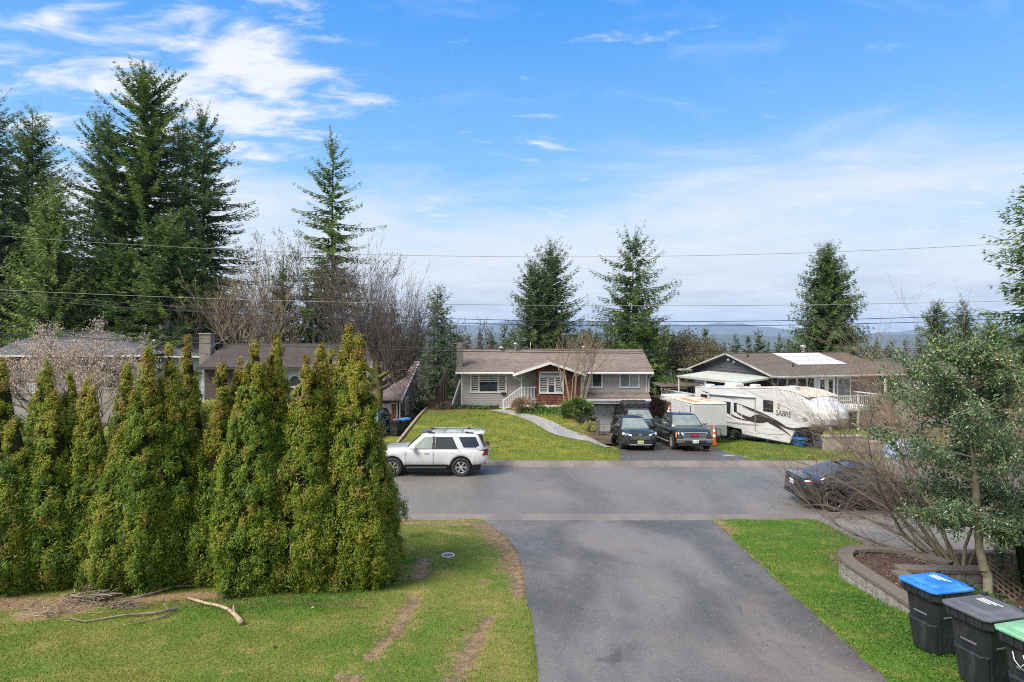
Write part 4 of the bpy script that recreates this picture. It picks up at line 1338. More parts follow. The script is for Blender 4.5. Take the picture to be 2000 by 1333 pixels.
M_DARKS = mat('slate blue boards', (.075, .082, .095), .65, (.055, .06, .07), 2, stretch=(1, 1, 6))
M_BROWNS = mat('brown boards', (.075, .055, .045), .75, (.055, .04, .034), 2, stretch=(1, 1, 5))
M_RUSSET = mat('russet boards', (.22, .095, .05), .75, (.15, .07, .04), 3, stretch=(1, 1, 5))
M_SHAKE = [mat('red cedar shake %d' % i, c, .8, tuple(k * .6 for k in c), 6, stretch=(3, 3, .8)) for i, c in enumerate([(.21, .070, .030), (.16, .052, .026), (.26, .095, .042), (.12, .042, .024)])]
M_GLASS = mat('window glass', (.030, .034, .036), .04, spec=.9)
M_GLASSL = mat('curtained glass', (.20, .225, .225), .12, (.13, .15, .15), 1.2, spec=.8)
M_GLASSM = mat('net-curtained glass', (.34, .37, .37), .14, (.28, .31, .31), 2, spec=.7)
M_BLIND = mat('zebra blind', (.46, .45, .40), .35, spec=.6)
M_CONC = mat('concrete', (.34, .33, .31), .9, (.24, .235, .22), 1.5, bump=.4)
M_METAL = mat('galvanised vent', (.48, .50, .50), .45, (.36, .38, .38), 4, metal=.5)
M_BLACK = mat('black metal', (.015, .015, .016), .45)
M_GARAGE = mat('white garage door', (.66, .66, .64), .5, (.60, .60, .585), 1.5)
M_FENCE = mat('orange brown fence board', (.17, .095, .045), .85, (.105, .06, .032), 5, stretch=(1, 1, .25))
M_FENCEG = mat('grey brown fence board', (.20, .165, .125), .9, (.13, .105, .08), 5, stretch=(1, 1, .25))
M_RED = mat('red brown timber', (.11, .045, .028), .8, (.075, .032, .022), 4)
M_SOLAR = mat('pale solar panel', (.74, .76, .80), .12, (.68, .70, .75), 1.2, spec=.8)
M_CORR = mat('translucent corrugated cover', (.44, .455, .42), .45, (.33, .35, .31), 2.2, stretch=(1, 3, 1))
M_WOODT = mat('weathered timber', (.14, .105, .075), .9, (.09, .065, .048), 5)


def part(mb, name, m, root, kind=None, parent=None, **kw):
    o = mb.build(name, m, parent or root, **kw)
    if parent is None:
        o.location = -root.location
    if kind: o['kind'] = kind
    return o


def shingles(mb, A, B, C, D, n=None, mi=0, lift=.02, thick=.10):
    """A, B: eave ends; C, D: ridge ends above B and A; stepped courses with a lip"""
    A, B, C, D = map(Vector, (A, B, C, D))
    nrm = (B - A).cross(D - A).normalized()
    if nrm.z < 0: nrm = -nrm
    n = n or max(4, int((D - A).length / .22))
    for i in range(n):
        f0, f1 = i / n, (i + 1) / n
        a0, b0 = A.lerp(D, f0), B.lerp(C, f0)
        a1, b1 = A.lerp(D, f1), B.lerp(C, f1)
        up = nrm * lift
        mb.quad(a0 + up, b0 + up, b1 + nrm * .002, a1 + nrm * .002, mi)
        mb.quad(a0, b0, b0 + up, a0 + up, mi)
    u = nrm * thick
    mb.quad(B - u, A - u, D - u, C - u, mi)
    mb.quad(A - u, B - u, B, A, mi)
    mb.quad(D - u, A - u, A, D, mi)
    mb.quad(B - u, C - u, C, B, mi)
    return mb


def clap(mb, x0, x1, z0, z1, y, step=.115, mi=0, d=.014):
    """lapped boards on a wall that faces -y"""
    n = max(1, round((z1 - z0) / step)); h = (z1 - z0) / n
    for i in range(n):
        a, b = z0 + i * h, z0 + (i + 1) * h
        mb.quad((x0, y - d, a), (x1, y - d, a), (x1, y - .002, b), (x0, y - .002, b), mi)
        mb.quad((x0, y, a), (x1, y, a), (x1, y - d, a), (x0, y - d, a), mi)
    return mb


def frame_bars(mb, x0, x1, z0, z1, y0, y1, t, bars=(), hb=(), ch=.006):
    mb.box(x0, x1, y0, y1, z1 - t, z1, ch=ch); mb.box(x0, x1, y0, y1, z0, z0 + t, ch=ch)
    mb.box(x0, x0 + t, y0 + .003, y1, z0 + t, z1 - t, ch=ch); mb.box(x1 - t, x1, y0 + .003, y1, z0 + t, z1 - t, ch=ch)
    for b in bars: mb.box(b[0] - b[3] / 2, b[0] + b[3] / 2, y0 + .012, y1, b[1], b[2])
    for b in hb: mb.box(b[0], b[1], y0 + .012, y1, b[2] - b[3] / 2, b[2] + b[3] / 2)
    return mb


def window(root, x0, x1, z0, z1, y, panes, trim=.10, bars=(), hb=(), label=None, m=None):
    """panes: list of (x0, x1, z0, z1, material, [blind stripes z list])"""
    fr = part(frame_bars(MB(), x0, x1, z0, z1, y - .055, y - .002, trim, bars, hb), 'window', m or M_TRIM, root)
    if label: fr['label'] = label
    for p in panes:
        MB().box(p[0], p[1], y - .022, y - .004, p[2], p[3]).build('pane', p[4], fr)
        if len(p) > 5 and p[5]:
            b = MB()
            for za, zb in p[5]: b.box(p[0] + .01, p[1] - .01, y - .0235, y - .0215, za, zb)
            b.build('blind', M_BLIND, fr)
    return fr


def stripes(z0, z1, n, duty=.5):
    h = (z1 - z0) / n
    return [(z0 + i * h, z0 + (i + duty) * h) for i in range(n)]


# ------------------------------------------------------------------ the house across the street
FY = 43.0
def fx(px, Y=FY): return (px - 1000) / F * Y
def fz(py, Y=FY): return EYE - (py - HZ) / F * Y
house = empty('house', (3.0, FY + 4.5, .0), 0, 'single-storey taupe house with a red shingled porch facing the street', 'house')
X0, X1 = fx(900.5), fx(1264)
ZE, ZR = fz(726.5, 42.4), 4.80
xs_, xp0, xp1, xr0 = fx(1018), fx(1046.6), fx(1129), fx(1130)
mb = MB()
mb.box(X0, xp0, FY, FY + 9, -.8, ZE - .03); mb.box(xp0, X1, FY + .02, FY + 9, -1.4, ZE - .03)
clap(mb, X0, xp0 - .9, .86, ZE - .05, FY); clap(mb, xr0, X1, 1.85, ZE - .05, FY)
clap(mb, xp0 - .9, xp0, 1.40, ZE - .05, FY)
mb.prism([(FY + .01, ZE - .03), (FY + 9, ZE - .03), (FY + 4.5, ZR - .12)], X0, X1, 'x')
part(mb, 'wall', M_SIDE, house)
mb = MB(); mb.box(X0 - .01, X0 + .1, FY - .03, FY + .1, .6, ZE - .1); mb.box(X1 - .1, X1 + .015, FY - .03, FY + .1, 1.84, ZE - .1); mb.box(X0, xs_ - .2, FY - .025, FY, .56, .85)
part(mb, 'corner_trim', M_TRIM, house)
mb = MB()
e0, e1 = fx(889.5, 42.4), fx(1277, 42.4); r0, r1 = fx(903, 47.2), fx(1255, 47.2)
shingles(mb, (e0, 42.4, ZE), (e1, 42.4, ZE), (r1 + .05, 47.5, ZR), (r0 - .1, 47.5, ZR))
shingles(mb, (e1, 52.6, ZE), (e0, 52.6, ZE), (r0 - .1, 47.5, ZR), (r1 + .05, 47.5, ZR))
mb.box(r0 - .1, r1 + .05, 47.4, 47.6, ZR - .02, ZR + .035, ch=.02)
roof = part(mb, 'roof', M_SHING, house)
mb = MB(); mb.box(e0, fx(1004, 42.3), 42.26, 42.40, ZE - .17, ZE - .03, ch=.03); mb.box(fx(1146, 42.3), e1, 42.26, 42.40, ZE - .17, ZE - .03, ch=.03)
mb.box(e0 + .02, e1 - .02, 42.40, FY, ZE - .15, ZE - .13)
mb.beam((e1 - .05, 42.33, ZE - .18), (X1 + .1, FY - .08, ZE - .55), .07, .07); mb.beam((X1 + .1, FY - .08, ZE - .55), (X1 + .1, FY - .08, 1.9), .07, .07)
part(mb, 'gutter', M_TRIM, house)
# picture window, west
wz1, wz0 = fz(728), fz(768)
def seg3(x0, x1, a, b): return x0 + (x1 - x0) * a, x0 + (x1 - x0) * b
wx0, wx1 = fx(918), fx(990)
a0, a1 = fx(922.5), fx(934.5); b0, b1 = fx(936.5), fx(972); c0, c1 = fx(974), fx(986.5)
zi0, zi1 = wz0 + .12, wz1 - .07
window(house, wx0, wx1, wz0, wz1, FY - .015, [(a0, a1, zi0, zi1, M_GLASS, stripes(zi0, zi1, 8)), (b0, b1, zi0, zi1, M_GLASS, stripes(zi0 + .66, zi1, 4)), (c0, c1, zi0, zi1, M_GLASS, stripes(zi0, zi1, 8))],
       .11, [((a1 + b0) / 2, wz0 + .1, wz1 - .1, .08), ((b1 + c0) / 2, wz0 + .1, wz1 - .1, .08)], label='wide three-pane picture window with striped blinds')
part(MB().box(fx(979), fx(988), FY - .16, FY - .02, fz(771), fz(766.3), ch=.02), 'mailbox', M_BLACK, house)
# east windows
for (pa, pb, ma, mbb) in ((1136, 1177, M_GLASSM, M_GLASS), (1208.5, 1249, M_GLASSL, M_GLASSM)):
    q0, q1, zz0, zz1 = fx(pa), fx(pb), fz(758.6), fz(727.8); mid = (q0 + q1) / 2
    window(house, q0, q1, zz0, zz1, FY - .015, [(q0 + .1, mid - .03, zz0 + .15, zz1 - .08, ma), (mid + .03, q1 - .1, zz0 + .15, zz1 - .08, mbb)], .12, [(mid, zz0 + .1, zz1 - .1, .07)])
# pent roof over the garage
PX0, PX1 = fx(1128, 42.2), fx(1271, 42.2)
mb = MB(); shingles(mb, (PX0, 42.1, 1.50), (PX1, 42.1, 1.50), (X1 + .1, FY - .02, 1.88), (PX0, FY - .02, 1.88), 5)
part(mb, 'pent_roof', M_SHING, house)
mb = MB(); mb.box(PX0, PX1, 42.02, 42.12, 1.33, 1.48, ch=.02); mb.box(PX0, PX1 - .1, 42.12, 42.2, 1.14, 1.33, ch=.02); mb.box(PX0, PX1 - .1, 42.2, FY, 1.14, 1.16)
mb.beam((PX1 - .15, 42.1, 1.3), (X1 - .1, FY - .06, .95), .08, .08); mb.beam((X1 - .1, FY - .06, .95), (X1 - .1, FY - .06, -.8), .08, .08)
part(mb, 'fascia', M_TRIM, house)
mb = MB(); gx0, gx1 = fx(1156), fx(1258)
mb.box(fx(1146), gx0, FY - .02, FY + .02, -1.1, 1.12); mb.box(gx1, X1, FY - .02, FY + .02, -1.1, 1.12); mb.box(gx0, gx1, FY - .02, FY + .02, 1.0, 1.12)
part(mb, 'garage_surround', mat('grey stone facing', (.17, .165, .16), .85, (.11, .105, .10), 7), house)
gd = part(MB().box(gx0, gx1, FY + .0, FY + .03, -.92, 1.0), 'garage_door', M_GARAGE, house)
for r_ in range(4):
    for c_ in range(8):
        wq = (gx1 - gx0) / 8
        MB().box(gx0 + c_ * wq + .05, gx0 + (c_ + 1) * wq - .05, FY - .018, FY + .0, -.90 + r_ * .475 + .04, -.90 + (r_ + 1) * .475 - .03, ch=.012).build('panel', M_GARAGE, gd)
# porch
PY = 42.0
gl, gr, gp = fx(1004, 41.3), fx(1144, 41.3), fx(1074.5, 41.3)
zg, zp = fz(731, 41.3), fz(708, 41.3)
mb = MB()
yb = 42.4 + (zg - ZE) / ((ZR - ZE) / 5.1); yp = 42.4 + (zp - ZE) / ((ZR - ZE) / 5.1)
def gslope(xe, sgn):
    A, B = Vector((xe, 41.3, zg)), Vector((xe, yb + .3, zg)); D_, C_ = Vector((gp, 41.3, zp)), Vector((gp, yp + .3, zp))
    shingles(mb, A, B, C_, D_, 11, thick=.07) if sgn < 0 else shingles(mb, B, A, D_, C_, 11, thick=.07)
gslope(gl, -1); gslope(gr, 1)
part(mb, 'porch_roof', M_SHING, house)
mb = MB(); mb.beam((gl - .03, 41.24, zg - .06), (gp, 41.24, zp - .05), .05, .17); mb.beam((gp, 41.24, zp - .05), (gr + .03, 41.24, zg - .06), .05, .17)
mb.box(gl - .08, gl + .06, 41.3, 42.4, zg - .17, zg - .02, ch=.03); mb.box(gr - .06, gr + .08, 41.3, 42.4, zg - .17, zg - .02, ch=.03)
mb.beam((gl, 41.4, zg - .15), (xs_ - .02, 41.95, zg - .5), .07, .07); mb.beam((gr, 41.4, zg - .15), (xp1 + .12, 41.95, zg - .55), .07, .07); mb.beam((xp1 + .12, 41.95, zg - .55), (xp1 + .12, 41.95, .9), .07, .07)
part(mb, 'porch_trim', M_TRIM, house)
# red cedar shakes: one joined skin of small shakes on the bay
zb = fz(791, PY); mb = MB()
g = random.Random(3)
mb.box(xp0, xp1, PY, FY + .5, zb, zg - .2, 3)
mb.prism([(xp0, zg - .22), (xp1, zg - .22), (xp1, zg - .08), (gp + .02, zp - .22), (xp0, zg + .32)], PY + .005, PY + .3, 'y', 3)
zc = zb
while zc < zp - .2:
    x = xp0 + g.uniform(-.1, 0)
    while x < xp1:
        w_ = g.uniform(.09, .2); xa, xb_ = max(x, xp0), min(x + w_ - .008, xp1)
        lim = zp - .26 - abs((xa + xb_) / 2 - gp) * (zp - zg) / (gr - gp)
        if xb_ - xa > .03 and zc + .1 < lim:
            y_ = PY - g.uniform(.016, .034)
            mb.quad((xa, y_, zc - g.uniform(0, .02)), (xb_, y_, zc - g.uniform(0, .015)), (xb_, PY - .004, min(zc + .17, lim)), (xa, PY - .004, min(zc + .17, lim)), g.randrange(4))
            mb.quad((xa, PY, zc), (xb_, PY, zc), (xb_, y_, zc), (xa, y_, zc), 3)
        x += w_
    zc += .155
part(mb, 'shingled_bay', M_SHAKE, house)
bz0, bz1, bx0, bx1 = fz(769.5, PY), fz(726, PY), fx(1052.5, PY), fx(1101, PY)
tr_ = bz1 - .36; third = (bx1 - bx0 - .24) / 3; pn = [(bx0 + .12, bx1 - .12, tr_ + .04, bz1 - .1, M_GLASS, stripes(tr_ + .05, bz1 - .1, 2))]
for k in range(3):
    q0 = bx0 + .12 + k * third + .03; q1 = q0 + third - .06
    pn.append((q0, q1, bz0 + .14, tr_ - .05, M_GLASS, stripes(bz0 + (.14 if k != 1 else .6), tr_ - .05, 6 if k != 1 else 4)))
window(house, bx0, bx1, bz0, bz1, PY - .03, pn, .11, [(bx0 + .12 + third * k, bz0 + .1, tr_, .09) for k in (1, 2)], [(bx0 + .1, bx1 - .1, tr_, .1)], label='white bay window with a transom over three casements')
part(MB().box(fx(1012, PY), xp1 + .1, PY - .02, FY, -.3, zb - .003), 'foundation', M_WHITEW, house)
mb = MB(); mb.box(xs_ - .1, xp0 - .002, PY - .06, FY - .02, zb + .12, zb + .28)
for k in range(5):
    mb.box(xs_ - .1 - .26 * (k + 1), xs_ - .1 - .26 * k - .002, PY + .05, FY - .03, .2, zb + .11 - .155 * (k + 1))
part(mb, 'porch_steps', M_CONC, house)
dk = zb + .28
mb = MB(); mb.box(xs_ - .045, xs_ + .045, PY - .02, PY + .07, dk, zg - .02); mb.box(xs_ + .045, xp0 - .002, PY - .005, PY + .05, dk + .88, dk + .95)
mb.box(xs_ + .045, xp0 - .002, PY, PY + .045, dk + .08, dk + .13)
ra, rb = Vector((xs_ - .045, PY + .02, dk + .90)), Vector((xs_ - 1.25, PY + .02, dk + .02))
mb.beam(ra, rb, .05, .07); mb.beam(ra + Vector((0, 0, -.75)), rb + Vector((0, 0, -.65)), .04, .05); mb.beam(rb + Vector((0, 0, .05)), rb + Vector((0, 0, -.95)), .08, .08)
rail = part(mb, 'porch_railing', M_TRIM, house)
for k in range(9):
    x = xs_ + .10 + k * (xp0 - xs_ - .15) / 9; MB().box(x, x + .03, PY + .012, PY + .042, dk + .13, dk + .88).build('baluster', M_TRIM, rail)
for k in range(9):
    p = ra.lerp(rb, (k + .6) / 9.6); MB().box(p.x - .015, p.x + .015, PY + .008, PY + .035, p.z - .72, p.z - .03).build('baluster', M_TRIM, rail)
part(MB().box(xs_ + .35, xs_ + .45, FY - .14, FY - .01, 2.75, 2.95, ch=.02), 'porch_lamp', M_METAL, house)
# chimney and vents
mb = MB(); cx0, cx1 = fx(891), fx(902.5)
mb.box(cx0, cx1, FY + .3, FY + 1.0, 1.8, fz(667, FY + .3)); ch_ = part(mb, 'chimney', M_STONE, house)
mb = MB(); mb.box(cx0 - .05, cx1 + .05, FY + .25, FY + 1.05, fz(667, FY + .3), fz(664.5, FY + .3)); mb.box(cx0 + .1, cx1 - .1, FY + .45, FY + .85, fz(664.5, FY + .3), fz(661, FY + .3)); mb.build('chimney_cap', M_BLACK, ch_)
part(MB().box(fx(889.5), X0 - .02, FY + .02, FY + 1.2, .3, fz(728)), 'chimney_breast', M_DSTONE, house)
for px, zt_, r_ in ((979, 677, .17), (1007, 669.5, .15), (1140, 676, .15)):
    Yv = 47.0; x = fx(px, Yv); zt2 = fz(zt_, Yv); zb2 = ZR - .25
    M4 = Matrix.Translation((x, Yv, 0))
    part(MB().lathe([(r_ * .6, zb2), (r_ * .6, zt2 - .16), (r_ * 1.05, zt2 - .16), (r_ * 1.1, zt2 - .06), (r_ * .5, zt2), (0, zt2)], 14, M4), 'roof_vent', M_METAL, house)
part(MB().tube([(fx(1036, 47.3), 47.3, ZR - .1), (fx(1036, 47.3), 47.3, ZR + .55)], .022, 6), 'antenna_mast', M_METAL, house)

# ladder leaning on the chimney
ld = empty('ladder', (*at(884, 792, 42.2)[:2], .45), 0, 'pale ladder leaning against the stone chimney', 'ladder')
A0, A1 = Vector((at(883, 790, 42.2))), Vector((at(899, 742, 42.85)))
for dx in (0, .32):
    MB().beam(A0 + Vector((dx * .25, dx, 0)), A1 + Vector((dx * .25, dx, 0)), .04, .075).build('rail', M_FENCEG if dx else M_TRIM, ld, loc=-ld.location)
for k in range(7):
    p = A0.lerp(A1, (k + .8) / 8); MB().beam(p, p + Vector((.08, .32, 0)), .03, .03).build('rung', M_TRIM, ld, loc=-ld.location)


# ------------------------------------------------------------------ fences
def fence(name, a, b, h0, h1, label, m, w=.14, gap=.012, group=None, rails=True, post=2.4, zb=None):
    """board fence from a to b (x, y); tops at z h0..h1"""
    a, b = Vector((*a, 0)), Vector((*b, 0)); L = (b - a).length; d = (b - a) / L; ang = math.atan2(d.y, d.x)
    g_ = random.Random(len(label))
    base = min(t1(a.x, a.y), t1(b.x, b.y)) if zb is None else zb
    o = empty(name, (a.x, a.y, base), ang, label, 'fence', group)
    bm_ = MB().box(0, w - gap, -.011, .011, 0, 1); first = None
    n = int(L / w)
    for k in range(n):
        t = k / max(1, n - 1)
        if first is None:
            q = bm_.build('board', m, o); first = q
        else:
            q = first.copy(); COL.objects.link(q)
        q.location = (k * w, g_.uniform(-.006, .006), 0); q.scale = (1, 1, lerp(h0, h1, t) - base + g_.uniform(-.02, .02)); q.rotation_euler = (0, g_.uniform(-.01, .01), 0)
    for k in range(int(L / post) + 1):
        t = k * post / L
        MB().box(k * post - .045, k * post + .045, .013, .10, -.4, lerp(h0, h1, t) - base + .08, ch=.01).build('post', M_WOODT, o)
    if rails:
        for f in (.25, .85): MB().beam((0, .035, (h0 - base) * f), (L, .035, (h1 - base) * f), .04, .09).build('rail', M_WOODT, o)
    return o
fence('board_fence', (11.05, 49.2), (11.05, 40.4), 1.05, 1.22, 'orange-brown board fence between the taupe house and the box trailer', M_FENCE)
fence('board_fence', (10.9, 53), (17.5, 53.5), .75, .75, 'low brown back fence seen beyond the garden shed frame', M_FENCE, w=.2, zb=-2)
fence('board_fence', (-5.55, 52), (-5.35, 44.5), 3.1, 2.3, 'tall grey-brown board fence at the side of the stone chimney', M_FENCEG)
# low red brown panel beside the chimney
o = empty('low_fence', (-5.9, 43.4, .6), 0, 'low red-brown timber panel with a post by the chimney', 'fence')
for k in range(5): MB().box(.1, 1.95, -.015, .015, .05 + k * .15, .185 + k * .15).build('board', M_RED, o)
MB().box(-.02, .1, -.05, .05, -.4, 1.15, ch=.01).build('post', M_RED, o)
# retaining edge of the raised lawn
mb = MB()
for k in range(7):
    y0 = 29.5 + k * 1.95
    mb.beam((-5.95, y0, t1(-5.4, y0) + .045), (-5.95, y0 + 1.93, t1(-5.4, y0 + 1.93) + .045), .14, .16)
    mb.beam((-5.95, y0, t1(-5.4, y0) - .3), (-5.95, y0 + 1.93, t1(-5.4, y0 + 1.93) - .3), .12, .54)
tag(mb.build('retaining_edge', mat('tan timber edging', (.34, .26, .17), .9, (.24, .18, .12), 3)), 'long tan timber edging holding up the lawn beside the bins', 'edging')

# ------------------------------------------------------------------ brown-roofed house on the left
lh = empty('house', (-17, 50, -1.2), 0, 'low brown-roofed house with a projecting white garage behind the hedge', 'house')
LX0, LX1 = fx(392, 50), fx(722, 50)
mb = MB(); mb.box(LX0, LX1, 50.6, 59, -2.2, 3.15); clap(mb, LX0, LX0 + 4.4, -1.5, 3.1, 50.6, .2)
part(mb, 'wall', M_BROWNS, lh)
part(MB().box(LX0 + 4.6, LX1, 50.57, 50.6, -1.5, 3.1), 'front_wall', M_BLUEW, lh)
mb = MB(); shingles(mb, (LX0 - .3, 50, 3.3), (LX1 + .3, 50, 3.3), (LX1 + .3, 55, 5.16), (LX0 - .3, 55, 5.16)); shingles(mb, (LX1 + .3, 60, 3.3), (LX0 - .3, 60, 3.3), (LX0 - .3, 55, 5.16), (LX1 + .3, 55, 5.16))
part(mb, 'roof', M_SHINGB, lh)
part(MB().box(LX0 - .3, LX1 + .3, 49.9, 50.0, 3.12, 3.28), 'gutter', mat('dark gutter', (.05, .042, .04), .5), lh)
def chim(px0, px1, pyt, Y, root, zb, m=None):
    c = part(MB().box(fx(px0, Y), fx(px1, Y), Y, Y + .8, zb, fz(pyt, Y)), 'chimney', m or M_STONE, root)
    MB().box(fx(px0, Y) - .08, fx(px1, Y) + .08, Y - .08, Y + .88, fz(pyt, Y), fz(pyt, Y) + .09).build('chimney_cap', M_CONC, c)
chim(389, 411, 653, 53.2, lh, 3)
# double glazed doors with an arched window above
wz0_, wz1_ = fz(810, 50.5), fz(755, 50.5); wxa, wxb = fx(561, 50.5), fx(590, 50.5); mid = (wxa + wxb) / 2
window(lh, wxa, wxb, wz0_, wz1_, 50.55, [(wxa + .1, mid - .06, wz0_ + .1, wz1_ - .1, M_GLASS), (mid + .06, wxb - .1, wz0_ + .1, wz1_ - .1, M_GLASS)], .1, [(mid, wz0_ + .1, wz1_ - .1, .16)], label='white double doors under an arched light')
mb = MB(); arc = [(mid + math.cos(a) * (wxb - wxa) / 2, wz1_ + .03 + math.sin(a) * .95) for a in np.linspace(0, math.pi, 15)]
mb.prism(arc, 50.53, 50.56, 'y'); aw = part(mb, 'arched_window', M_TRIM, lh)
MB().prism([(mid + (x - mid) * .88, wz1_ + .05 + (z - wz1_ - .05) * .86) for x, z in arc], 50.50, 50.528, 'y').build('pane', M_GLASS, aw)
# projecting garage wing
GX0, GX1 = -15.5, -7.95
mb = MB(); mb.box(GX0, GX1, 43.3, 50.7, -1.6, 1.35); mb.prism([(43.3, 1.35), (50.7, 1.35), (50.7, 3.5)], GX0, GX1, 'x')
part(mb, 'garage_wall', M_BROWNS, lh)
mb = MB(); b_ = mb
for k in range(14):       # lapped boards of the side wall that looks towards the drive
    z = -1.1 + k * .2
    b_.quad((GX1 + .025, 43.3, z), (GX1 + .025, 50.7, z), (GX1 + .004, 50.7, z + .2), (GX1 + .004, 43.3, z + .2))
part(mb, 'side_boards', M_BROWNS, lh)
mb = MB(); shingles(mb, (GX0 - .3, 42.6, 1.38), (GX1 + .25, 42.6, 1.38), (GX1 + .25, 50.9, 3.75), (GX0 - .3, 50.9, 3.75))
part(mb, 'garage_roof', M_SHINGP, lh)
mb = MB(); mb.beam((GX1 + .29, 42.55, 1.30), (GX1 + .29, 50.9, 3.68), .05, .18); mb.box(GX1 + .02, GX1 + .09, 43.2, 43.3, -1.0, 1.2); mb.beam((GX1 + .24, 50.8, 3.6), (GX1 + .24, 50.8, 1.6), .2, .1)
part(mb, 'garage_trim', M_TRIM, lh)
gd = part(MB().box(-13.2, fx(762, 43.3), 43.24, 43.28, -.95, 1.08), 'garage_door', M_WHITEW, lh)
part(MB().box(fx(764, 43.3), fx(776, 43.3), 43.24, 43.28, -.95, 1.05), 'side_door_panel', M_RUSSET, lh)
mb = MB(); frame_bars(mb, fx(762.5, 43.3), fx(777, 43.3), -.97, 1.14, 43.20, 43.24, .09); part(mb, 'door_frame', M_TRIM, lh)
ws = part(MB().box(GX1 + .02, GX1 + .07, 45.6, 46.9, -.1, 1.25), 'side_window', M_TRIM, lh)
MB().box(GX1 + .06, GX1 + .085, 45.72, 46.78, .02, 1.13).build('pane', M_GLASSL, ws)

# ------------------------------------------------------------------ grey-roofed house far left
gh = empty('house', (-40, 58, -1), 0, 'pale grey-roofed house with brick chimneys under the tall firs', 'house')
mb = MB(); mb.box(fx(20, 54), fx(262, 54), 54, 64, -2.5, 4.2); part(mb, 'wall', mat('dull beige wall', (.30, .28, .25), .8, (.24, .225, .2), 1), gh)
mb = MB(); hx0, hx1 = fx(-30, 53), fx(275, 53)
shingles(mb, (hx0, 53, 4.25), (hx1, 53, 4.25), (fx(212, 59), 59, fz(648, 59)), (fx(75, 59), 59, fz(648, 59)))
mb.poly([(hx1, 53, 4.25), (hx1, 65, 4.25), (fx(212, 59), 59, fz(648, 59))]); mb.poly([(hx0, 65, 4.25), (hx0, 53, 4.25), (fx(75, 59), 59, fz(648, 59))])
part(mb, 'roof', M_SHINGG, gh)
mb = MB(); mb.box(fx(262, 57), fx(420, 57), 57.2, 66, -2.5, 3.9); part(mb, 'wing_wall', M_BLUEW, gh)
mb = MB(); shingles(mb, (fx(190, 56), 56.4, 4.05), (fx(432, 56), 56.4, 4.05), (fx(385, 61), 61, fz(656, 61)), (fx(205, 61), 61, fz(649, 61)))
part(mb, 'wing_roof', M_SHINGG, gh)
mb = MB(); mb.box(fx(190, 56), fx(432, 56), 56.3, 56.4, 3.88, 4.03); mb.box(hx0, hx1, 52.9, 53, 4.06, 4.22); part(mb, 'gutter', M_TRIM, gh)
chim(186, 202, 627, 60, gh, 3); chim(311, 331, 628, 59.3, gh, 3)
part(MB().tube([(fx(296, 56), 56, 3.9), (fx(296, 56), 56, 5.4), (fx(300, 56), 56, 5.5), (fx(306, 56), 56, 5.3)], .05, 6), 'vent_pipe', M_TRIM, gh)
window(gh, fx(205, 54), fx(240, 54), 1.2, 3.0, 53.98, [(fx(205, 54) + .1, fx(222, 54), 1.3, 2.9, M_GLASS), (fx(223, 54), fx(240, 54) - .1, 1.3, 2.9, M_GLASS)], .1)
# balcony with white rails
bal = part(MB().box(fx(30, 51), fx(100, 51), 51, 54, .9, 1.05), 'balcony', M_WOODT, gh)
MB().box(fx(30, 51), fx(100, 51), 51, 51.08, 2.0, 2.12).build('top_rail', M_RED, bal)
for k in range(16):
    x = lerp(fx(30, 51), fx(100, 51), k / 15); MB().box(x - .03, x + .03, 51.02, 51.06, 1.05, 2.0).build('baluster', M_TRIM, bal)

# ------------------------------------------------------------------ grey house with the solar roof, right
AG = math.atan2(.32, 1.2)
rh = empty('house', (19.55, 46.0, -1.2), AG, 'slate-grey gabled house with white solar panels beyond the caravan', 'house')
def rpart(mb, name, m, parent=None): return mb.build(name, m, parent or rh)
ZO = 1.2      # local z = world z + 1.2
WD, EV, RG = 11.8, 2.83 + ZO, 4.41 + ZO
mb = MB(); mb.box(.45, 12, .6, WD - .6, -.6, EV - .1); rpart(mb, 'wall', mat('mauve brown wall', (.20, .165, .155), .7))
# gable boards
mb = MB(); nb_ = 26
for k in range(nb_):
    z0_ = -.6 + k * .26; z1_ = z0_ + .26
    hw0 = (WD / 2 - .1) if z0_ < EV - .1 else (WD / 2 - .1) * max(0, (RG - .05 - z0_) / (RG - EV)); hw1 = (WD / 2 - .1) if z1_ < EV - .1 else (WD / 2 - .1) * max(0, (RG - .05 - z1_) / (RG - EV))
    if hw0 <= 0: break
    c = WD / 2
    mb.quad((.40, c + hw0, z0_), (.40, c - hw0, z0_), (.43, c - hw1, z1_), (.43, c + hw1, z1_)); mb.quad((.44, c + hw0, z0_), (.44, c - hw0, z0_), (.40, c - hw0, z0_), (.40, c + hw0, z0_))
mb.prism([(.2, EV - .1), (WD - .2, EV - .1), (WD / 2, RG - .08)], .45, .9, 'x')
rpart(mb, 'gable_boards', M_DARKS)
mb = MB(); shingles(mb, (-.1, -.1, EV), (12.4, -.1, EV), (12.0, WD / 2, RG), (-.1, WD / 2, RG)); shingles(mb, (12.4, WD + .1, EV), (-.1, WD + .1, EV), (-.1, WD / 2, RG), (12.0, WD / 2, RG))
rpart(mb, 'roof', M_SHINGT)
mb = MB(); mb.beam((-.13, -.12, EV - .06), (-.13, WD / 2, RG - .05), .05, .13); mb.beam((-.13, WD / 2, RG - .05), (-.13, WD + .12, EV - .06), .05, .13); mb.box(-.1, 12.4, -.22, -.1, EV - .15, EV - .01, ch=.03); mb.box(-.1, 12.4, -.1, .6, EV - .13, EV - .11)
mb.box(-1.1, -.1, WD - .7, WD + .1, EV - .15, EV - .02)
rpart(mb, 'fascia', mat('weathered fascia', (.42, .415, .40), .7, (.32, .315, .30), 3))
def roof_pt(u, v, h=0): return Vector((u, lerp(-.1, WD / 2, v), lerp(EV, RG, v) + h))
rowv = [(.40, .568), (.588, .752), (.772, .94)]
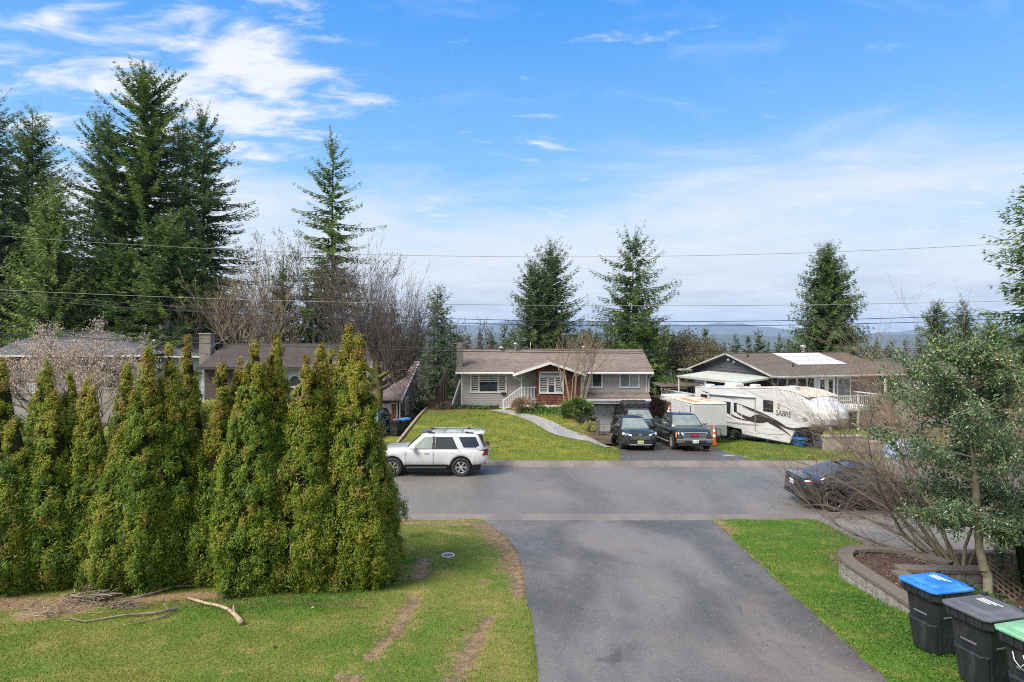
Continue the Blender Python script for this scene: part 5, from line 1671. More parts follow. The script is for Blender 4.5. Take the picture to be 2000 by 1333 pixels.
for ri, (v0, v1) in enumerate(rowv):
    for ci in range(4):
        u0 = 4.25 + ci * 1.17; u1 = u0 + 1.10
        mb = MB(); b4 = [roof_pt(u0, v0, .05), roof_pt(u1, v0, .05), roof_pt(u1, v1, .05), roof_pt(u0, v1, .05)]; t4 = [p + Vector((0, -.01, .05)) for p in b4]
        mb.add(b4 + t4, [(0, 3, 2, 1), (4, 5, 6, 7), (0, 1, 5, 4), (1, 2, 6, 5), (2, 3, 7, 6), (3, 0, 4, 7)])
        rpart(mb, 'solar_panel', M_SOLAR)
for u, v in ((1.2, .80), (3.4, .35)):
    p = roof_pt(u, v); rpart(MB().tube([p, p + Vector((0, 0, .35))], .06, 8), 'vent_pipe', M_BLACK)
p = roof_pt(7.6, .99); rpart(MB().lathe([(.14, 0), (.14, .45), (.24, .45), (.24, .62), (0, .7)], 12, Matrix.Translation(p)), 'roof_vent', M_METAL)
mb = MB(); shingles(mb, (12.0, -.6, EV - .12), (18, -.6, EV - .12), (17.5, 4.5, RG - .75), (12.0, 4.5, RG - .75)); rpart(mb, 'wing_roof', M_SHINGT)
mb = MB(); mb.box(12, 17.5, .2, 8, -.6, EV - .25)
for k in range(19): mb.box(12 + k * .3, 12.06 + k * .3, .17, .2, -.6, EV - .25)
rpart(mb, 'wing_wall', M_BLUEW)
rpart(MB().box(12, 18, -.7, -.6, EV - .25, EV - .13), 'wing_gutter', M_TRIM)
# patio cover
mb = MB()
n_ = 40
for k in range(n_):
    y0, y1 = .6 + k * 8.6 / n_, .6 + (k + 1) * 8.6 / n_; ym = (y0 + y1) / 2; dz0 = .0
    for (ya, yb_, ha, hb) in ((y0, ym, 0, .05), (ym, y1, .05, 0)):
        mb.quad((-2.6, ya, EV - .50 + ha), (-2.6, yb_, EV - .50 + hb), (.38, yb_, EV - .12 + hb), (.38, ya, EV - .12 + ha))
mb.box(-2.7, -2.6, .5, 9.3, EV - .62, EV - .44); mb.beam((-2.6, .55, EV - .55), (.4, .55, EV - .17), .06, .14)
rpart(mb, 'patio_cover', M_CORR)
mb = MB()
for y in (.7, 4.9, 9.1): mb.box(-2.62, -2.52, y, y + .1, -1, EV - .55)
rpart(mb, 'cover_posts', M_TRIM)
dk_ = rpart(MB().box(-2.6, .3, 5.5, 12.4, 1.0, 1.2), 'side_deck', M_BROWNS)
mb = MB(); mb.box(-2.62, -2.55, 5.6, 12.4, 2.1, 2.18); mb.box(-2.62, .3, 12.35, 12.42, 2.1, 2.18); mb.box(-2.62, .3, 5.52, 5.6, 2.1, 2.18); mb.build('deck_rail', M_TRIM, dk_)
for k in range(30): MB().box(-2.60, -2.565, 5.65 + k * .225, 5.69 + k * .225, 1.2, 2.1).build('baluster', M_TRIM, dk_)
for k in range(12): MB().box(-2.5 + k * .23, -2.46 + k * .23, 5.54, 5.58, 1.2, 2.1).build('baluster', M_TRIM, dk_)
for (y, z) in ((5.2, 4.9), (6.0, 5.05)): rpart(MB().lathe([(.0, 0), (.13, .0), (.1, .16), (0, .2)], 10, Matrix.Translation((.36, y, z)) @ Matrix.Rotation(R(-90), 4, 'Y')), 'flood_lamp', M_TRIM)
# front glazing under the eave
for k in range(4):
    u0 = .8 + k * .9
    f_ = rpart(frame_bars(MB(), u0, u0 + .86, 1.9, EV - .2, .53, .6, .07), 'window', mat('mullion grey', (.40, .36, .34), .6))
    MB().box(u0 + .07, u0 + .79, .56, .585, 1.97, EV - .27).build('pane', M_GLASS, f_)
for k in range(2):
    u0 = 4.5 + k * .78
    f_ = rpart(frame_bars(MB(), u0, u0 + .75, 1.75, EV - .22, .5, .6, .17), 'glazed_door', M_TRIM)
    MB().box(u0 + .17, u0 + .58, .54, .57, 1.95, EV - .4).build('pane', M_GLASS, f_)
rpart(MB().box(4.1, 4.45, .52, .6, 1.75, EV - .2), 'door_surround', M_BLUEW)
f_ = rpart(frame_bars(MB(), 6.3, 7.6, 1.9, EV - .2, .53, .6, .08), 'window', M_TRIM); MB().box(6.38, 7.52, .56, .585, 1.98, EV - .28).build('pane', M_GLASSL, f_)
fd = rpart(MB().box(.3, 7.8, -2.6, .5, 1.55, 1.72), 'front_deck', M_WHITEW)
mb = MB(); mb.box(.3, 7.8, -2.6, -2.53, 2.62, 2.7); mb.box(7.73, 7.8, -2.53, .5, 2.62, 2.7); mb.box(.3, 7.8, -2.58, -2.55, 1.85, 1.9); mb.build('deck_rail', M_TRIM, fd)
for k in range(42): MB().box(.35 + k * .178, .385 + k * .178, -2.585, -2.55, 1.72, 2.62).build('baluster', M_TRIM, fd)
for k in range(4): MB().box(.3 + k * 2.45, .42 + k * 2.45, -2.62, -2.5, -1, EV - .15 if k in (3,) else 2.75).build('deck_post', M_TRIM, fd)

# small backyard frames between the houses
o = empty('garden_shed', (13.5, 55, -1.7), .06, 'weathered open garden shelter with a pale slatted roof behind the brown fence', 'shed')
for x in (0, 2.2, 4.2): MB().box(x, x + .12, 0, .12, 0, 3.0).build('post', M_WOODT, o)
for x in (0, 4.2): MB().box(x, x + .12, 2.4, 2.52, 0, 3.2).build('post', M_WOODT, o)
for k in range(9): MB().box(-.3, 4.6, -.2 + k * .32, -.04 + k * .32, 3.02 + k * .02, 3.06 + k * .02).build('roof_slat', M_FENCEG, o)
MB().beam((.2, .06, 2.9), (1.6, .06, 1.6), .06, .06).build('brace', M_FENCEG, o)
o = empty('boat', (12.2, 50.5, -.8), .2, 'small white covered boat behind the orange fence', 'boat')
MB().loft([[(x * 1.0, y * w_, z) for (y, z) in ((-1, .95), (-.7, .25), (0, .0), (.7, .25), (1, .95))] for x, w_ in ((0, .02), (.5, .55), (1.3, .85), (2.6, .9))], closed=True).build('hull', M_TRIM, o, loc=(0, 0, .7))
MB().loft([[(x, y * w_, 1.63 + .25 * (1 - y * y)) for y in (-1, -.5, 0, .5, 1)] + [(x, .9 * w_, 1.6), (x, -.9 * w_, 1.6)] for x, w_ in ((.05, .1), (.6, .58), (1.4, .86), (2.55, .88))]).build('cover', M_WHITEW, o)
o = empty('house', (12, 66, -2.5), 0, 'low white-roofed shed house in the gap behind the garden shelter', 'house')
MB().box(0, 10, 0, 6, 0, 3.1).build('wall', M_WOODT, o)
mb = MB(); shingles(mb, (-.4, -.4, 3.0), (10.4, -.4, 3.0), (10.4, 3, 4.1), (-.4, 3, 4.1)); mb.build('roof', M_CONC, o)
# house behind on the far right
o = empty('house', (36, 62, -2), .15, 'low brown roof beyond the bare shrubs', 'house')
MB().box(0, 16, 0, 8, -1, 3.4).build('wall', M_WOODT, o)
mb = MB(); shingles(mb, (-.4, -.4, 3.4), (16.4, -.4, 3.4), (16.4, 4, 5.0), (-.4, 4, 5.0)); mb.build('roof', M_SHINGT, o)
# ------------------------------------------------------------------ vehicles
def text_mesh(name, body, size, extrude, m, parent, loc, rot, scale, shear=0, offset=0, centre=False):
    cu = bpy.data.curves.new(name, 'FONT'); cu.body = body; cu.size = size; cu.extrude = extrude; cu.shear = shear; cu.offset = offset
    if centre: cu.align_x = 'CENTER'; cu.align_y = 'CENTER'
    tmp = bpy.data.objects.new(name, cu); COL.objects.link(tmp)
    me = bpy.data.meshes.new_from_object(tmp.evaluated_get(bpy.context.evaluated_depsgraph_get()))
    bpy.data.objects.remove(tmp); bpy.data.curves.remove(cu)
    me.materials.clear()
    b = link_mesh(name, me, m, parent, loc, rot); b.scale = scale
    return b


def paint(name, col, rough=.28, coat=.7, metal=0, flake=None):
    return mat(name, col, rough, flake, 3, metal=metal, coat=coat, spec=.5)
P_WHITE = paint('white car paint', (.54, .55, .56), .18, 1.0, flake=(.51, .52, .535))
P_NAVY = paint('dark blue black paint', (.010, .011, .015), flake=(.014, .015, .021), coat=.45)
P_BLACK = paint('dark grey green paint', (.011, .013, .013), flake=(.015, .018, .018), coat=.45)
P_JET = paint('black paint', (.009, .009, .010), flake=(.014, .014, .015))
P_GREY = paint('charcoal paint', (.012, .0125, .0135), .2, flake=(.018, .0185, .02), coat=.9)
P_BLUE = paint('pale blue paint', (.30, .42, .62), flake=(.34, .46, .66))
M_CARG = mat('dark car glass', (.012, .014, .015), .03, spec=1.0)
M_CARW = mat('windscreen glass', (.13, .165, .165), .05, (.19, .225, .215), 2.2, spec=1.0)
M_CARS = mat('clear side glass', (.20, .24, .21), .05, (.30, .34, .30), 1.6, spec=1.0)
M_TYRE = mat('tyre rubber', (.016, .016, .017), .85, (.028, .027, .026), 8)
M_ALLOY = mat('alloy rim', (.55, .55, .56), .3, metal=.75)
M_DALLOY = mat('dark alloy rim', (.07, .07, .075), .35, metal=.6)
M_CHROME = mat('chrome', (.72, .72, .73), .12, metal=.95)
M_PLAST = mat('black plastic', (.018, .018, .019), .55)
M_TRIMD = mat('dark grey trim', (.03, .03, .032), .5)
M_LAMP = mat('headlamp lens', (.62, .64, .66), .12, spec=.9)
M_AMBER = mat('amber lens', (.75, .22, .02), .2)
M_REDL = mat('red lamp lens', (.36, .008, .012), .15, coat=.6)
M_PLATE = mat('white number plate', (.70, .71, .72), .5)
M_PLATEY = mat('yellow green number plate', (.48, .52, .17), .5, (.62, .64, .38), 9)
M_INK = mat('plate ink', (.05, .07, .16), .6)


def wheel(root, x, y, r=.38, w=.24, spokes=6, m=M_ALLOY, rr=.62, z=None):
    sgn = 1 if y > 0 else -1
    z = r if z is None else z
    Mx = Matrix.Translation((x, y, z)) @ Matrix.Rotation(R(-90 * sgn), 4, 'X')
    t = MB()
    ri = r * rr
    t.lathe([(ri, -w / 2), (r * .90, -w / 2), (r * .985, -w * .40), (r, -w * .25), (r, w * .25), (r * .985, w * .40), (r * .90, w / 2), (ri * 1.02, w / 2 - .005), (ri, w * .30)], 30, Mx)
    o = t.build('wheel', M_TYRE, root)
    rb = MB()
    rb.lathe([(ri, w * .30), (ri * 1.0, w * .46), (ri * .91, w * .45), (ri * .88, w * .28)], 30, Mx)
    rb.lathe([(.0, w * .46), (ri * .2, w * .46), (ri * .24, w * .34), (ri * .24, w * .2)], 12, Mx)
    for k in range(spokes):
        a = 2 * math.pi * k / spokes
        ca, sa = math.cos(a), math.sin(a)
        for sp_ in (-.12, .12):
            p0 = Mx @ Vector((math.cos(a + sp_ * 1.6) * ri * .18, math.sin(a + sp_ * 1.6) * ri * .18, w * .40)); p1 = Mx @ Vector((math.cos(a + sp_ * .9) * ri * .93, math.sin(a + sp_ * .9) * ri * .93, w * .42))
            rb.beam(p0, p1, ri * .15, ri * .14, up=Mx.to_3x3() @ Vector((0, 0, 1)))
    rb.build('rim', m, o)
    db = MB(); db.lathe([(0, w * .12), (ri * .93, w * .12)], 20, Mx); db.build('brake_disc', M_PLAST, o)
    return o


def body_loft(root, name, m, sp):
    """sp: L, deck [(x,z)], halfw [(x,w)], sill, arches [(x, r)], zr (axle height); x runs from the tail (0) to the nose (L)"""
    L = sp['L']
    xs = set(np.linspace(0, L, 34).tolist())
    for ax, ar in sp['arches']:
        for a in np.linspace(0, math.pi, 15): xs.add(ax + math.cos(a) * ar)
        xs.add(ax - ar - .005); xs.add(ax + ar + .005)
    for p in sp['deck']: xs.add(p[0])
    xs = sorted(x for x in xs if 0 <= x <= L)
    dx, dz_ = zip(*sp['deck']); hx, hw = zip(*sp['halfw']); bx, bz = zip(*sp['sill'])
    rings = []
    for x in xs:
        zt = float(np.interp(x, dx, dz_)); w_ = float(np.interp(x, hx, hw)); zb = float(np.interp(x, bx, bz))
        fl = 0
        zc = zb
        for ax, ar in sp['arches']:
            u = abs(x - ax)
            if u < ar: zc = max(zc, sp['zr'] + math.sqrt(ar * ar - u * u))
            if u < ar + .14: fl = max(fl, sp.get('flare', .02) * ss(ar + .14, ar + .02, u))
        zc = min(zc, zt - .12)
        h = zt - zc
        half = [(0, zc + .02), (w_ * .80, zc + .01), (w_ * .955 + fl, zc), (w_ * .985 + fl, zc + min(.05, h * .1)), (w_ + fl * .8, zc + h * .35), (w_ * .998 + fl * .2, zc + h * .62), (w_ * .975, zt - min(.12, h * .2)), (w_ * .945, zt - .035), (w_ * .88, zt - .004), (w_ * .5, zt + sp.get('crown', .02) * .8), (0, zt + sp.get('crown', .02))]
        rings.append([(x, y, z) for y, z in half] + [(x, -y, z) for y, z in half[-2:0:-1]])
    return MB().loft(rings).build(name, m, root, fixn=True)


def cabin(root, name, m, c):
    """c: b0, b1 (base x at the belt), r0, r1 (roof x), zb, zr, wb, wr, crown"""
    def ring(f, z, dw=0):
        x0, x1 = lerp(c['b0'], c['r0'], f), lerp(c['b1'], c['r1'], f); w_ = lerp(c['wb'], c['wr'], f) - dw
        bow = c.get('bow', .10) * (1 - .4 * f)
        e = .10
        return [(x0 + bow * .5, -w_ + e, z), (x0 + e + bow, -w_, z), (x1 - e - bow, -w_, z), (x1 - bow * .6, -w_ + e, z), (x1, -w_ * .4, z), (x1, w_ * .4, z), (x1 - bow * .6, w_ - e, z), (x1 - e - bow, w_, z), (x0 + e + bow, w_, z), (x0 + bow * .5, w_ - e, z), (x0, w_ * .4, z), (x0, -w_ * .4, z)]
    H = c['zr'] - c['zb']
    def ins(r_, d, z):
        cx_ = sum(p[0] for p in r_) / len(r_)
        return [(p[0] - math.copysign(d * 1.6, p[0] - cx_), p[1] * (1 - d / c['wr']), z) for p in r_]
    top = ring(1, c['zr'])
    rings = [ring(0, c['zb'] - .04), ring(0, c['zb']), ring(.5, c['zb'] + H * .5), ring(.93, c['zb'] + H * .93), ins(top, .035, c['zr']), ins(top, .12, c['zr'] + c.get('crown', .03) * .7), ins(top, .4, c['zr'] + c.get('crown', .03))]
    return MB().loft(rings).build(name, m, root, fixn=True)


def side_y(c, z, off=.006):
    f = (z - c['zb']) / (c['zr'] - c['zb'])
    return lerp(c['wb'], c['wr'], f) + off


def side_panes(root, c, polys, name='side_window', off=.007, sides=(1, -1)):
    for pl, m in polys:
        for s_ in sides:
            pts = [Vector((x, s_ * side_y(c, z, off), z)) for x, z in pl]
            mb = MB(); n = len(pts); inn = [p - Vector((0, s_ * .02, 0)) for p in pts]
            mb.add(pts + inn, [tuple(range(n))] + [(i, (i + 1) % n, n + (i + 1) % n, n + i) for i in range(n)])
            mb.build(name, m, root)


def end_pane(root, c, front, m, f0=.10, f1=.90, inset=.10, off=.012, name=None):
    k0, k1 = ('b1', 'r1') if front else ('b0', 'r0')
    sg = 1 if front else -1
    V = []
    ny = 8
    rows = 5
    for j in range(rows + 1):
        f = lerp(f0, f1, j / rows); z = lerp(c['zb'], c['zr'], f); xx = lerp(c[k0], c[k1], f); w_ = lerp(c['wb'], c['wr'], f) - inset
        bow = c.get('bow', .10) * (1 - .4 * f)
        for i in range(ny + 1):
            u = -1 + 2 * i / ny
            V.append((xx + sg * off - sg * bow * .6 * max(0, abs(u) * (w_) - lerp(c['wb'], c['wr'], f) * .4) / (lerp(c['wb'], c['wr'], f) * .6 - .1 + 1e-6) , u * w_, z + .004))
    Fs = []
    for j in range(rows):
        for i in range(ny):
            a = j * (ny + 1) + i; q = (a, a + 1, a + ny + 2, a + ny + 1)
            Fs.append(q if front else q[::-1])
    return MB().add(V, Fs, 0, True).build(name or ('windscreen' if front else 'rear_window'), m, root)


def plate(root, x, y, z, m, front=True, w_=.32, h=.16, tilt=0):
    sg = 1 if front else -1
    p = MB().box(x - .006, x + .006, y - w_ / 2, y + w_ / 2, z - h / 2, z + h / 2, ch=.004).build('number_plate', m, root)
    g_ = MB()
    for k in range(7):
        if k == 3: continue
        yy = y - w_ * .40 + k * w_ * .122
        g_.box(x + sg * .0075, x + sg * .0065, yy, yy + w_ * .075, z - h * .22, z + h * .18)
    g_.build('plate_print', M_INK, p)
    return p


def mirror(root, x, y, z, m):
    s_ = 1 if y > 0 else -1
    mb = MB(); mb.loft([[(x + dx * k, y + s_ * (.02 + dy), z + dz_ * k) for dx, dz_ in ((-.07, -.06), (.03, -.075), (.09, -.03), (.09, .05), (.03, .085), (-.07, .08))] for dy, k in ((0, .75), (.05, 1), (.16, 1), (.20, .7))], smooth=False)
    mb.beam((x, y - s_ * .08, z - .05), (x, y + s_ * .06, z - .03), .08, .05)
    return mb.build('side_mirror', m, root, fixn=True)


def handle(root, x, y, z, m, w_=.2):
    s_ = 1 if y > 0 else -1
    return MB().box(x - w_ / 2, x + w_ / 2, y, y + s_ * .035, z - .017, z + .017, ch=.012).build('door_handle', m, root)


def seam(root, pts, s_, c=None, yf=None, m=None, t=.008):
    mb = MB()
    for a, b in zip(pts[:-1], pts[1:]):
        mb.beam((a[0], s_ * yf(a[0], a[1]), a[1]), (b[0], s_ * yf(b[0], b[1]), b[1]), .006, t, up=(0, 1, 0))
    return mb.build('door_seam', m or M_TRIMD, root)


def chassis(root, L, wd, r=.37, z0=.22, z1=.62):
    return MB().box(.35, L - .35, -wd + .26, wd - .26, z0, z1).build('underbody', M_PLAST, root)


def front_poly(root, name, m, pts, depth=.03):
    """pts: list of (x, y, z) facing forward; given thickness backward"""
    P_ = [Vector(p) for p in pts]; n = len(P_); Q = [p - Vector((depth, 0, 0)) for p in P_]
    return MB().add(P_ + Q, [tuple(range(n)), tuple(range(2 * n - 1, n - 1, -1))] + [((i + 1) % n, i, n + i, n + (i + 1) % n) for i in range(n)]).build(name, m, root, fixn=True)


def place(root, x, y, head, z=None):
    """head: direction the nose points (radians from +x)"""
    root.location = (x, y, t1(x, y) if z is None else z); root.rotation_euler = (0, 0, head)


# --------------------------------------------------------------- white four-wheel drive on the street
def white_suv():
    o = empty('parked_car', label='white four-wheel drive with silver roof bars parked along the far kerb', cat='car')
    L = 4.83; xr, xf = 1.10, 3.89; hw = .94
    sp = dict(L=L, deck=[(0, .88), (.04, 1.03), (.12, 1.11), (.5, 1.14), (3.35, 1.13), (3.5, 1.15), (4.2, 1.11), (4.6, 1.03), (4.76, .93), (L, .72)],
              halfw=[(0, .78), (.1, .86), (.35, .92), (1, .94), (3.9, .94), (4.4, .90), (4.7, .80), (L, .66)], sill=[(0, .62), (.35, .50), (.62, .48), (1.6, .48), (3.4, .48), (4.3, .44), (4.6, .40), (L, .50)], arches=[(xr, .46), (xf, .46)], zr=.39, flare=.035, crown=.03)
    body_loft(o, 'body', P_WHITE, sp)
    c = dict(b0=.10, b1=3.42, r0=.42, r1=2.72, zb=1.12, zr=1.72, wb=.875, wr=.66, crown=.045, bow=.08)
    cabin(o, 'cabin', P_WHITE, c)
    side_panes(o, c, [([(3.14, 1.15), (2.30, 1.15), (2.30, 1.60), (2.62, 1.60)], M_CARS)], 'front_side_window')
    side_panes(o, c, [([(2.16, 1.15), (1.25, 1.15), (1.47, 1.60), (2.16, 1.60)], M_CARG)], 'rear_side_window')
    side_panes(o, c, [([(1.0, 1.19), (.52, 1.19), (.36, 1.27), (.52, 1.60), (1.22, 1.60)], M_CARG)], 'quarter_window')
    side_panes(o, c, [([(2.29, 1.13), (2.17, 1.13), (2.17, 1.62), (2.29, 1.62)], M_PLAST), ([(3.22, 1.125), (1.2, 1.125), (1.2, 1.148), (3.2, 1.148)], M_PLAST)], 'window_trim', .004)
    end_pane(o, c, True, M_CARG); end_pane(o, c, False, M_CARG)
    MB().lathe([(0, 0), (.01, 0)], 4).build('antenna_base', M_PLAST, o, loc=(.7, 0, 1.77))
    for s_ in (1, -1):
        for x in (xr, xf): wheel(o, x, s_ * .82, .395, .25, 6, M_ALLOY, .60)
        mirror(o, 3.02, s_ * .90, 1.18, P_WHITE); handle(o, 2.52, s_ * .925, .98, P_WHITE); handle(o, 1.45, s_ * .925, 1.0, P_WHITE)
        MB().beam((.62, s_ * .60, 1.775), (2.35, s_ * .60, 1.785), .045, .03, ch=.01).build('roof_rail', M_ALLOY, o)
        for x in (.62, 2.2): MB().beam((x, s_ * .60, 1.73), (x + .34, s_ * .60, 1.785), .06, .05, ch=.01).build('rail_foot', M_PLAST, o)
        MB().beam((1.68, s_ * .955, .40), (3.32, s_ * .955, .40), .20, .07, ch=.02).build('running_board', M_PLAST, o)
        yf = lambda x, z: .948
        seam(o, [(2.24, .52), (2.24, 1.12)], s_, yf=yf, t=.014); seam(o, [(3.38, .52), (3.36, 1.1)], s_, yf=yf, t=.014); seam(o, [(1.20, .98), (1.16, 1.12)], s_, yf=yf, t=.014)
        tl = MB(); tl.add([(.02, s_ * .80, .86), (.24, s_ * .938, .90), (.10, s_ * .93, 1.13), (.0, s_ * .79, 1.12), (.08, s_ * .80, .86), (.26, s_ * .86, .9), (.14, s_ * .86, 1.12), (.08, s_ * .79, 1.1)], [(0, 1, 2, 3), (4, 7, 6, 5), (0, 4, 5, 1), (1, 5, 6, 2), (2, 6, 7, 3), (3, 7, 4, 0)]); tl.build('tail_light', M_REDL, o, fixn=True)
        MB().add([(.05, s_ * .942, 1.045), (.27, s_ * .948, 1.07), (.12, s_ * .945, 1.155), (.0, s_ * .86, 1.15)], [(0, 1, 2, 3)]).build('tail_light_trim', M_PLAST, o)
        MB().box(4.50, 4.70, s_ * .62, s_ * .80, .80, .95, ch=.03).build('headlight', M_LAMP, o)
    for x in (1.12, 1.86): MB().beam((x, -.60, 1.80), (x, .60, 1.80), .06, .03, ch=.01).build('cross_bar', M_ALLOY, o)
    MB().box(2.38, 2.80, -.42, .42, 1.755, 1.768).build('sunroof', M_CARG, o)
    mb = MB(); mb.loft([[(x, y, z) for y, z in ((-.62, 1.70 + dz_), (-.5, 1.77 + dz_), (.5, 1.77 + dz_), (.62, 1.70 + dz_), (.5, 1.70 + dz_), (-.5, 1.70 + dz_))] for x, dz_ in ((.15, -.02), (.3, 0), (.62, .0))]); mb.build('roof_spoiler', P_WHITE, o)
    MB().box(-.03, .25, -.80, .80, .50, .72, ch=.06).build('rear_bumper', P_WHITE, o); MB().box(4.60, 4.84, -.72, .72, .42, .66, ch=.06).build('front_bumper', P_WHITE, o)
    MB().box(4.78, 4.85, -.50, .50, .68, .90, ch=.02).build('grille', M_PLAST, o)
    plate(o, -.035, 0, .90, M_PLATE, False)
    chassis(o, L, hw)
    return o
w4 = white_suv()
# rear axle at px 901, front axle at px 767, tyre contact y=933
place(w4, -2.07 + 1.10, 25.9, math.pi, .03)


# --------------------------------------------------------------- small dark crossover on the drive
def crossover(paint_m, label, plate_m=M_PLATEY, rim=M_DALLOY, name='parked_car'):
    o = empty(name, label=label, cat='car')
    L = 4.60; xr, xf = .93, 3.62; hw = .925
    sp = dict(L=L, deck=[(0, .78), (.05, .98), (.15, 1.06), (.5, 1.08), (3.2, 1.03), (3.4, 1.06), (4.0, 1.03), (4.35, .97), (4.50, .91), (4.57, .82), (L, .62)],
              halfw=[(0, .76), (.1, .84), (.4, .91), (.9, .925), (3.7, .925), (4.2, .90), (4.5, .84), (L, .74)], sill=[(0, .48), (.3, .36), (1.6, .32), (3, .32), (4.1, .30), (L, .30)], arches=[(xr, .42), (xf, .42)], zr=.355, flare=.03, crown=.03)
    body_loft(o, 'body', paint_m, sp)
    c = dict(b0=.05, b1=3.48, r0=.50, r1=2.55, zb=1.04, zr=1.62, wb=.86, wr=.64, crown=.045, bow=.09)
    cabin(o, 'cabin', paint_m, c)
    side_panes(o, c, [([(3.05, 1.07), (2.12, 1.07), (2.12, 1.51), (2.50, 1.51)], M_CARG)], 'front_side_window')
    side_panes(o, c, [([(2.02, 1.07), (1.15, 1.09), (1.20, 1.50), (2.02, 1.51)], M_CARG)], 'rear_side_window')
    side_panes(o, c, [([(1.08, 1.12), (.62, 1.24), (.85, 1.46), (1.12, 1.49)], M_CARG)], 'quarter_window')
    side_panes(o, c, [([(3.2, 1.045), (.9, 1.045), (.9, 1.062), (3.18, 1.062)], M_CHROME)], 'belt_trim', .006)
    end_pane(o, c, True, M_CARW, .06, .92); end_pane(o, c, False, M_CARG)
    for s_ in (1, -1):
        for x in (xr, xf): wheel(o, x, s_ * .81, .36, .225, 5, rim, .70)
        mirror(o, 2.95, s_ * .86, 1.12, paint_m); handle(o, 2.35, s_ * .905, .93, M_CHROME); handle(o, 1.30, s_ * .905, .95, M_CHROME)
        MB().beam((.8, s_ * .60, 1.675), (2.3, s_ * .60, 1.69), .04, .035, ch=.01).build('roof_rail', M_PLAST, o)
        # slim swept headlamp
        front_poly(o, 'headlight', M_LAMP, [(4.635, s_ * .44, .855), (4.40, s_ * .905, .955), (4.42, s_ * .915, .845), (4.645, s_ * .46, .775)], .12)
        front_poly(o, 'bumper_corner', M_PLAST, [(4.65, s_ * .62, .63), (4.48, s_ * .895, .68), (4.48, s_ * .895, .44), (4.66, s_ * .60, .40)], .12)
        MB().box(-.01, .12, s_ * .50, s_ * .80, .88, 1.0, ch=.03).build('tail_light', M_REDL, o)
    # grille, lower intake and skid plate
    front_poly(o, 'grille', M_PLAST, [(4.625, -.50, .80), (4.625, .50, .80), (4.66, .58, .585), (4.66, -.58, .585)], .12)
    gm = MB()
    for k in range(4): gm.box(4.60, 4.645 + k * .008, -.47 - .015 * k, .47 + .015 * k, .752 - k * .048, .772 - k * .048)
    gm.build('grille_bars', M_CHROME, o)
    MB().box(4.57, 4.645, -.09, .09, .80, .865, ch=.02).build('badge', M_CHROME, o)
    front_poly(o, 'lower_intake', M_PLAST, [(4.665, -.58, .55), (4.665, .58, .55), (4.65, .64, .36), (4.65, -.64, .36)], .12)
    MB().box(4.52, 4.69, -.58, .58, .30, .35, ch=.015).build('skid_plate', M_ALLOY, o)
    plate(o, 4.685, 0, .47, plate_m)
    wm = MB(); 
    wm.beam((3.36, -.55, 1.10), (3.22, .05, 1.17), .02, .02); wm.beam((3.36, .10, 1.10), (3.22, .62, 1.17), .02, .02); wm.build('wipers', M_PLAST, o)
    chassis(o, L, hw)
    return o
cr = crossover(P_NAVY, 'dark blue-black crossover with a yellow-green plate on the driveway')
Yc = 32.3
def zdrive(y): return t1(8, y) + .02
sl = math.atan2(.9, 15.5)
place(cr, fx(1251, Yc), Yc + 4.6, R(-90), 0); cr.location.z = zdrive(Yc + 4.6) ; cr.rotation_euler = (0, sl * -1, R(-90))


